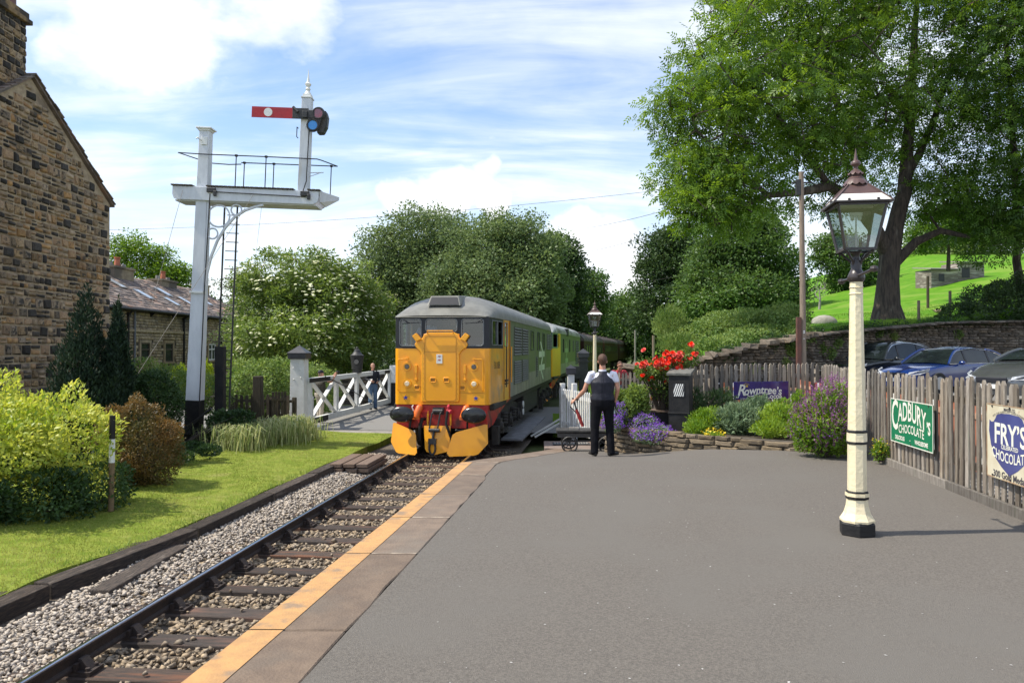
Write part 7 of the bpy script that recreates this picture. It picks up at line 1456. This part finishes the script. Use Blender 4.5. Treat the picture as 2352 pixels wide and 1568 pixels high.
# sycamores and the wood
def ft(label, Y, ub, vb, lobes, ncl, per, cr, L, leaf, group='dark trees of the far wood', **k):
    b = P(ub, vb, Y); return tree('broadleaf_tree', label, b, [px2(u, v, Y + dy, ru, rv) for u, v, dy, ru, rv in lobes], ncl, per, cr, L, L * .55, leaf, group=group, seg=1.6, **k)
ft('large dense sycamore left of the telegraph pole', 70, 1710, 740, [(1690, 560, 0, 90, 75), (1745, 590, -1, 85, 85), (1640, 640, 0, 75, 65), (1785, 650, 0, 60, 55), (1700, 680, -2, 115, 55), (1610, 690, 0, 50, 45), (1725, 520, 0, 60, 40)], 420, 130, .95, .30, L_syc, shell=.6)
ft('dark tree with an olive top directly left of the large sycamore', 88, 1545, 770, [(1535, 600, 0, 62, 70), (1560, 565, 0, 50, 40), (1570, 680, -2, 70, 80), (1500, 660, 0, 40, 70), (1505, 740, 0, 60, 50)], 300, 110, 1.1, .36, L_dark, shell=.6)
ft('mid green tree low on the skyline, left of the dark olive topped one', 108, 1465, 800, [(1465, 715, 0, 48, 50), (1430, 740, 0, 45, 45), (1490, 760, -3, 50, 40)], 190, 90, 1.2, .42, L_syc, shell=.6)
ft('small low tree where the railway vanishes, right of the far lantern', 125, 1408, 800, [(1405, 740, 0, 35, 42), (1425, 770, 0, 40, 30)], 110, 80, 1.4, .46, L_dark, shell=.6)
ft('round topped tree directly behind the far lantern', 98, 1345, 800, [(1350, 660, 0, 35, 38), (1335, 715, 0, 48, 50), (1370, 700, 0, 25, 30), (1350, 770, 0, 50, 40)], 190, 95, 1.1, .38, L_syc, shell=.6)
ft('dark tree overhanging the coaches, right end of the big mass over the train', 72, 1290, 790, [(1285, 590, 0, 40, 50), (1280, 660, 0, 55, 60), (1290, 740, 0, 55, 50)], 230, 110, .9, .30, L_dark, shell=.6)
ft('broad grey green willow directly above the leading locomotive', 56, 1150, 800, [(1130, 570, 0, 100, 70), (1205, 580, 0, 80, 75), (1150, 670, -1, 140, 80), (1050, 660, -1, 80, 80), (1235, 680, 0, 60, 80), (1090, 740, -2, 90, 60)], 760, 130, .75, .23, L_willow, group='leafy trees behind the train', shell=.55)
ft('airy grey green willow with a thin top, above the white flowering elder', 60, 930, 800, [(985, 545, 0, 100, 60), (900, 590, 0, 75, 80), (980, 640, 0, 110, 80), (890, 680, 0, 65, 80), (960, 730, 0, 90, 70)], 560, 95, .80, .23, L_willow, group='leafy trees behind the train', shell=.5)
ft('thin pale tree just left of the flowering elder', 46, 565, 800, [(560, 650, 0, 40, 32), (590, 690, 0, 40, 40), (540, 700, 0, 22, 25), (570, 760, 0, 60, 60)], 90, 60, .45, .16, L_willow, group='leafy trees behind the train', shell=.4)
ft('distant open crowned tree rising behind the cottage roof', 78, 330, 700, [(295, 575, 0, 52, 30), (365, 590, 0, 30, 25), (270, 615, 0, 40, 35), (400, 630, 0, 40, 22), (345, 630, 0, 50, 30), (425, 650, 0, 22, 16)], 150, 90, .85, .26, L_ash, group='trees behind the cottages', shell=.3, r0=.03)
ft('dark tree behind the lantern, left of the huge ash trunk', 78, 1935, 690, [(1930, 590, 0, 48, 55), (1900, 570, 0, 30, 35), (1950, 640, 0, 45, 35), (1985, 600, 0, 40, 50)], 170, 90, .8, .30, L_syc, shell=.5)
ft('light green trees on the skyline behind the hut', 95, 2150, 640, [(2110, 590, 0, 50, 35), (2170, 565, 0, 60, 45), (2240, 560, 0, 60, 45), (2320, 560, 0, 70, 50)], 200, 70, 1.3, .38, L_scrub, shell=.5)
ft('small multi stemmed tree in front of the hut', 50, 2178, 622, [(2170, 520, 0, 75, 45), (2220, 500, 0, 60, 35), (2120, 545, 0, 40, 28)], 120, 70, .6, .20, L_ashd, group='trees on the field', shell=.35)
ft('tiny bare pale bush on the skyline beside the pole', 60, 1882, 712, [(1882, 665, 0, 22, 20)], 60, 1, .2, .05, L_scrub, group='trees on the field', bark=M_concrete, r0=.02)
# elder
lobE = [px2(700, 650, 36, 130, 75), px2(760, 700, 36, 130, 110), px2(620, 730, 36, 90, 95), px2(700, 780, 35, 150, 85), px2(830, 760, 37, 75, 110), px2(590, 800, 36, 60, 60)]
el = tree('elder_tree', 'big rounded elder covered with flat cream flower heads behind the gate', P(715, 930, 36.5), lobE, 560, 120, .42, .16, .075, L_elder, shell=.62, seg=1.0); add_flowers(el, lobE, 1700, .19, L_umbel, 'flower_heads', True)
bush('bramble_thicket', 'pale leafy bramble thicket under the elder behind the dark paling fence', [px2(590, 890, 28, 75, 65), px2(650, 880, 28.5, 70, 60), px2(540, 900, 27.5, 30, 50), px2(720, 900, 30, 60, 60)], 15000, .11, .06, L_scrub, up=.2)
# background bushes closing the valley
bush('trackside_bushes', 'dark low bushes between the train and the left willows', [px2(860, 850, 45, 90, 60), px2(960, 840, 48, 90, 80), px2(1080, 820, 52, 120, 80)], 16000, .28, .15, L_dark, up=.2, stems=0)
bush('hedge_bank', 'dark leafy bank closing the valley beyond the last coach', [(P(1480, 780, 118), (16, 6, 3.2), 1), (P(1600, 770, 108), (14, 6, 4), 1), (P(1330, 790, 130), (14, 6, 4), 1), (P(760, 760, 95), (30, 8, 5), 1), (P(480, 690, 300), (60, 10, 9), .3)], 22000, .7, .4, L_dark, up=.2, stems=0)
# left garden
bush('golden_hedge', 'large yellow leaved hedge at the left edge above the lawn', [(Vector((-7.9, 10.9, .52)), (1.35, 1.0, .80), 1), (Vector((-6.75, 11.4, .30)), (.80, .85, .78), 1), (Vector((-9.3, 10.7, .5)), (1.2, 1.1, .85), .8), (Vector((-7.2, 10.6, .35)), (1.0, .8, .55), .8)], 24000, .075, .036, L_gold, up=.55)
bush('green_shrub', 'dark green leafy shrub at the foot of the yellow hedge', [(Vector((-8.2, 10.25, -.35)), (1.5, .65, .50), 1), (Vector((-6.9, 10.75, -.35)), (.95, .6, .5), 1), (Vector((-6.35, 11.6, -.4)), (.5, .6, .5), 1)], 15000, .07, .035, L_hedge)
bush('bronze_shrub', 'rounded bronze brown shrub right behind the striped post', [(Vector((-6.60, 13.4, .05)), (.66, .66, .72), 1), (Vector((-6.3, 13.3, -.15)), (.5, .5, .55), .6)], 17000, .045, .022, L_brown, up=.5, shell=.8)
for lb, X, Y, H, r_ in (('tallest dark cypress spire in front of the gable house', -8.75, 15.6, 3.30, .72), ('lower dark cypress spire at the right of the tallest one', -8.15, 15.7, 3.05, .40)):
    lo = [(Vector((X, Y, -.8 + H * f)), (r_ * w, r_ * w, H * .22), 1) for f, w in ((.2, 1.05), (.42, .95), (.62, .75), (.8, .45), (.93, .2))]; bush('cypress', lb, lo, 16000, .10, .03, L_conif, 'conifer', .7, .5, 1.3, 'dark cypress spires', 6)
for i, (lb, lo, m_, n) in enumerate((('dark leafy hedge below the gable house wall', [(Vector((-10.8, 14.2, .35)), (1.5, .9, 1.35), 1), (Vector((-12.5, 14.5, .3)), (1.6, .9, 1.4), 1)], L_hedge, 13000), ('dark green bushes between the cypress and the signal foot', [px2(300, 930, 17.2, 45, 75), px2(355, 915, 17.6, 55, 65), px2(392, 940, 18.2, 28, 50), px2(330, 1000, 15.8, 70, 45)], L_hedge, 15000), ('low ferny growth around the black foot of the signal', [px2(360, 1000, 17.2, 45, 42), px2(508, 985, 18.6, 34, 42), px2(545, 985, 18.6, 40, 45), px2(385, 1030, 15.6, 35, 25), px2(440, 1032, 17.4, 40, 16)], L_hedge, 14000), ('olive cotoneaster bushes in front of the cottages', [px2(470, 905, 20.5, 60, 45), px2(390, 880, 21.5, 60, 40), px2(330, 870, 22, 50, 45)], L_scrub, 9000))): bush('garden_bushes' if i else 'hedge', lb, lo, n, .075, .034, m_, up=.3)
bush('lime_conifer', 'small bright lime conifer half hidden behind the signal post', [px2(415, 872, 24, 22, 32), px2(470, 868, 24, 20, 40), px2(440, 880, 24, 30, 34)], 7000, .07, .03, L_lime, 'conifer', up=1.0)
bush('low_plants', 'ragged low weeds along the stony edge of the lawn', [px2(u, v, Y, 26, 13) for u, v, Y in ((350, 1075, 14.6), (420, 1050, 15.4), (480, 1035, 16.2), (310, 1095, 13.9), (560, 1010, 18), (620, 995, 20))], 6000, .06, .022, L_hedge, up=.8, stems=0)
k = 3000; cxs = np.array([(-6.5, 18.1), (-6.0, 19.3), (-5.8, 20.2), (-6.9, 19.0)])[rng.integers(0, 4, k)] + rng.normal(0, .30, (k, 2)); d = rdir(k); d[:, 2] = 0; d = unit(d) * rng.uniform(.1, .8, (k, 1)); L_ = rng.uniform(.3, .95, k)
p0 = np.stack([cxs[:, 0], cxs[:, 1], np.full(k, -.72)], 1); p1 = p0 + d * L_[:, None] * .35 + np.array([0, 0, 1]) * L_[:, None] * .7; p2 = p1 + d * L_[:, None] * .5 + np.array([0, 0, -.12]) * L_[:, None] * rng.uniform(0, 1.6, (k, 1)); s = unit(np.cross(d, np.array([0, 0, 1.0]))) * .010
V = np.stack([p0 - s, p0 + s, p1 + s, p1 - s, p1 - s, p1 + s, p2 + s * .1, p2 - s * .1], 1).reshape(-1, 3); o = npmesh('reed_grass', V, np.arange(len(V)).reshape(-1, 4), L_reed, tint=np.repeat(rng.random(k), 2)); tag(o, 'pale arching ornamental grass clump beside the dark paling fence', 'grass', kind='stuff')
mb = MB()
for i in range(9):
    q = G(400 + 30 * i + random.uniform(-8, 8), 1060 - 8.2 * i + random.uniform(-4, 4), -.72); s_ = random.uniform(.12, .26); m = MB(); m.ball((0, 0, 0), s_, 8, 5, (1.3, .8, .42)); o = m.build('edging_rock', M_drystone, smooth=True); o.location = q; o.rotation_euler = (0, .1, random.uniform(-.4, .4)); tag(o, 'half buried stone in the rough row along the back of the lawn', 'rock', 'rough stones along the back of the lawn')
# bank and field cover
def scatter(n, y0, y1, o0, o1, f=None):
    y = rng.uniform(y0, y1, n * 2); o = rng.uniform(o0, o1, n * 2); x = np.array([TX(v) for v in y]) + o
    if f is not None: kk = f(x, y, o); x, y, o = x[kk], y[kk], o[kk]
    x, y, o = x[:n], y[:n], o[:n]; return x, y, o, np.array([HH(a, b) for a, b in zip(x, y)])
x, y, o_, z = scatter(16000, 26.6, 60, 2.4, 8.5); g_ = z > -1; x, y, z = x[g_], y[g_], z[g_]; blades('wild_grass', x, y, z - .03, rng.uniform(.25, .65, len(x)), L_wild, 'long seeding grass on the bank between the train and the wall', 'grass', .5, .014)
x, y, o_, z = scatter(30000, 26.8, 46, 7.0, 34, lambda x, y, o: o > 6 + 0 * x); g_ = z > -1; x, y, z = x[g_], y[g_], z[g_]; blades('field_tufts', x, y, z - .02, rng.uniform(.05, .13, len(x)), leafm('blade_field', (.07, .19, .012), (.17, .31, .035), .3, .6), 'rough tufts in the green field behind the retaining wall', 'grass', .8, .014)
bk = [px2(1700, 742, 33, 90, 30, 2.6), px2(1790, 742, 31, 60, 42, 2.0), px2(1620, 765, 33, 55, 26, 2.0), px2(1745, 775, 29.5, 95, 26, 1.6), px2(1660, 790, 29, 70, 18, 1.4), px2(1830, 770, 28.5, 30, 32, 1.2)]
bush('bramble_bank', 'bushy pale green bramble mound on the bank left of the telegraph pole', bk, 34000, .11, .06, L_scrub, up=.3, shell=.6)
bush('broom_bush', 'feathery upright light green bush left of the bramble mound', [px2(1540, 745, 34, 40, 42), px2(1560, 790, 32, 50, 25)], 9000, .14, .025, L_scrub, up=1.2, shell=.4)
bush('dark_shrub', 'dark shrub spreading over the top of the wall above the cars', [px2(2290, 700, 34.5, 75, 52, 1.8), px2(2220, 722, 34, 55, 28, 1.4), px2(2350, 690, 34.5, 60, 60, 2)], 17000, .12, .06, L_dark, up=.3)
bush('wall_ivy', 'sprig of light green creeper hanging on the stone wall behind the lamp post', [px2(1880, 800, 28.2, 16, 14, .12), px2(1905, 812, 28.4, 14, 12, .1), px2(1820, 795, 27.0, 26, 22, .3)], 1800, .10, .06, L_scrub, shell=.2, stems=3)
# bed plants
bush('sage_plant', 'grey green sage plant in the middle of the flower bed', [px2(1700, 965, 14.3, 58, 38), px2(1740, 950, 14.6, 40, 36)], 6500, .085, .026, L_sage, 'plant', .45, .5, .7)
for lb, lo, m_, n in (('light green leafy plants at the left of the sage in the bed', [px2(1625, 968, 14.6, 42, 30), px2(1600, 985, 14.2, 28, 20)], L_herb, 5200), ('tall fresh green herb clump between the sage and the purple salvia', [px2(1790, 965, 13.9, 50, 42), px2(1835, 945, 14.0, 22, 46), px2(1770, 985, 13.5, 40, 20)], L_herb, 8500), ('dark leafed filler plant beside the black box', [px2(1598, 930, 15.4, 24, 40), px2(1650, 925, 15.8, 40, 30)], L_hedge, 3200)): bush('bed_plant', lb, lo, n, .065, .018, m_, 'plant', .35, .5, .9, 'green plants of the flower bed')
lobS = [px2(1895, 975, 11.9, 58, 72), px2(1850, 985, 12.0, 34, 50), px2(1915, 925, 12.1, 40, 44), px2(1930, 1000, 11.9, 34, 45)]
sv = bush('salvia_plant', 'tall purple flowering salvia spilling over the tarmac behind the lamp post', lobS, 8500, .085, .022, L_herb, 'plant', .35, .5, .7)
n = 820; p, d = in_lobes(lobS, n, .80); p = p[:, :] + np.array([0, 0, .04]); ax = unit(d * .55 + np.array([0, 0, 1.1]) + rng.normal(0, .18, (n, 3))); pp = []; aa = []
for j in range(9): pp.append(p + ax * (.018 * j)); aa.append(unit(ax * .5 + rdir(n)))
pp = np.concatenate(pp); aa = np.concatenate(aa); nn = rdir(len(pp)); nn = unit(nn - aa * np.sum(aa * nn, 1, keepdims=True)); V, Q = kites(pp, aa, nn, rng.uniform(.022, .038, len(pp)), rng.uniform(.013, .022, len(pp))); npmesh('flower_spikes', V - np.array(sv.location[:]), Q, L_sal, sv, tint=rng.random(len(pp)))
add_flowers(sv, lobS, 260, .022, L_pur, 'open_flowers')
for lb, lo in (('purple flower cushion at the left, right beside the guard', [px2(1418, 955, 14.9, 26, 28), px2(1408, 975, 14.6, 22, 18)]), ('larger purple and white flower cushion trailing over the wall below the planter', [px2(1480, 975, 14.7, 34, 22), px2(1510, 1000, 14.35, 40, 24), px2(1475, 1000, 14.4, 24, 16)])):
    c_ = bush('flower_cushion', lb, lo, 3600, .04, .018, L_sage, 'flowers', .5, .5, .3, 'purple cushions of the flower bed', 0); add_flowers(c_, lo, 1500, .032, L_pur, 'petals', shell=.9)
bush('fern_bush', 'green arching fern like bush between the guard and the planter', [px2(1462, 925, 15.1, 30, 42), px2(1440, 950, 14.9, 22, 30), px2(1425, 915, 15.3, 18, 20)], 5200, .07, .03, L_hedge if False else L_elder, 'plant', .4)
yf = bush('yellow_flower', 'small yellow flowering weed at the foot of the fence by the green sign', [px2(2022, 1035, 11.2, 16, 24, .08)], 500, .05, .02, L_herb, 'plant', .2); add_flowers(yf, [px2(2022, 1030, 11.2, 16, 22, .1)], 60, .022, L_yflo, 'petals')
yf = bush('marigold_patch', 'patch of small orange yellow flowers at the front of the bed', [px2(1640, 998, 13.75, 22, 6, .2)], 500, .04, .02, L_herb, 'plant', .2, stems=0); add_flowers(yf, [px2(1640, 995, 13.7, 22, 6, .2)], 70, .04, L_yflo, 'petals')
lobR = [px2(1522, 880, 15.5, 36, 42), px2(1500, 850, 15.5, 42, 25), px2(1565, 825, 15.6, 40, 22), px2(1590, 810, 15.7, 18, 18), px2(1535, 905, 15.5, 22, 30), px2(1475, 860, 15.4, 16, 14)]
rs = bush('rose_bush', 'climbing rose bush with masses of scarlet blooms above the black planter', lobR, 5200, .055, .032, L_herb if False else L_elder, 'plant', .3, .5, .3, base=(P(1520, 925, 15.5).x, 15.5, .40), stems=18)
rb = MB(); 
for k_, (r_, h_, n_) in enumerate(((.018, .03, 5), (.032, .022, 6), (.046, .010, 7))):
    for j in range(n_): a = 2 * math.pi * j / n_ + k_ * .5; c, s_ = math.cos(a), math.sin(a); w_ = r_ * .75; rb.add([(c * r_ * .4 - s_ * w_ * .5, s_ * r_ * .4 + c * w_ * .5, 0), (c * r_ * .4 + s_ * w_ * .5, s_ * r_ * .4 - c * w_ * .5, 0), (c * r_ * 1.15 + s_ * w_ * .6, s_ * r_ * 1.15 - c * w_ * .6, h_ + .01), (c * r_ * 1.15 - s_ * w_ * .6, s_ * r_ * 1.15 + c * w_ * .6, h_ + .01)], [(0, 1, 2, 3)])
M_rose = pm('rose_petal', (.85, .065, .03), (.72, .04, .022), 12, .6, tint=.25); b0 = None
cl = [(1480, 838, 16, 9, 12), (1520, 840, 22, 12, 26), (1550, 818, 26, 9, 26), (1535, 828, 25, 12, 22), (1560, 848, 7, 6, 5), (1477, 862, 7, 4, 4), (1497, 868, 4, 4, 2), (1583, 826, 4, 4, 3), (1589, 793, 6, 3, 3), (1598, 814, 6, 5, 3), (1480, 805, 3, 2, 1), (1530, 876, 4, 3, 2), (1575, 853, 3, 3, 2)]
for (u, v, su, sv_, n_) in cl:
    for j in range(int(n_ * 1.5)):
        q = P(u + random.gauss(0, su * .6), v + random.gauss(0, sv_ * .6), 15.35 + random.uniform(-.22, .2)) - rs.location
        if b0 is None: b0 = rb.build('rose_bloom', M_rose, rs); o = b0
        else: o = dup(b0, rs)
        o.location = q; o.rotation_euler = (random.uniform(.5, 1.4), random.uniform(-.5, .5), random.uniform(-1.2, 1.2)); s_ = random.uniform(.65, 1.05); o.scale = (s_,) * 3
# weeds in the verge beside the platform fence and by the kerb
k = 500; yv = rng.uniform(8.6, 16, k); xv = np.array([TX(v) + KO(v) - .18 for v in yv]) + rng.uniform(-.08, .1, k); blades('kerb_weeds', xv, yv, np.full(k, -.80), rng.uniform(.05, .13, k), L_wild, 'stray grass blades growing between the lawn and the timber edging', 'grass', .8, .006)

# specks on the tarmac
n = 260; yv = 3.5 + 9 * rng.random(n) ** 1.2; xv = rng.uniform(-.6, 5.0, n); ok_ = xv > np.array([E_(v) + .7 for v in yv]); xv, yv = xv[ok_], yv[ok_]; n = len(xv)
a = rdir(n); a[:, 2] = 0; a = unit(a); nn = np.tile(np.array([0, 0, 1.0]), (n, 1)); s = rng.uniform(.006, .022, n); V, Q = kites(np.stack([xv, yv, np.array([zP(p, q) for p, q in zip(xv, yv)]) + .004], 1), a, nn, s, s * .8, 0); o = npmesh('tarmac_specks', V, Q, pm('speck_pale', (.55, .53, .5), (.3, .28, .26), 30)); tag(o, 'tiny pale specks of grit and petals scattered on the tarmac', 'grit', kind='stuff')

wl = []
for i in range(46):
    x = 5.5 + 20 * i / 45 + random.uniform(-.2, .2); y = WY(x); zt = float(np.interp(x, [a[0] for a in W], [a[3] for a in W])); wl.append((Vector((x, y + .12, zt + random.uniform(-.12, .10))), (random.uniform(.25, .6), .22, random.uniform(.10, .28)), 1))
bush('wall_growth', 'ragged grass and fern growth spilling over the top of the dry stone wall', wl, 15000, .10, .035, L_hedge, 'plant', .3, .6, .2, stems=0, base=(12, 28, .5), droop=.3)
bush('wall_ferns', 'fresh green ferns rooted on the face of the wall below the ash tree', [(Vector((x, WY(x) - .06, z)), (.22, .12, .18), 1) for x, z in ((9.6, 1.2), (12.2, 1.9), (13.6, 1.3), (15.2, 2.2), (16.6, 1.7), (18.9, 2.3), (8.2, 1.0), (14.4, 2.3))], 2600, .10, .04, L_scrub, 'plant', .2, .6, .1, stems=0, base=(12, 28, .5))
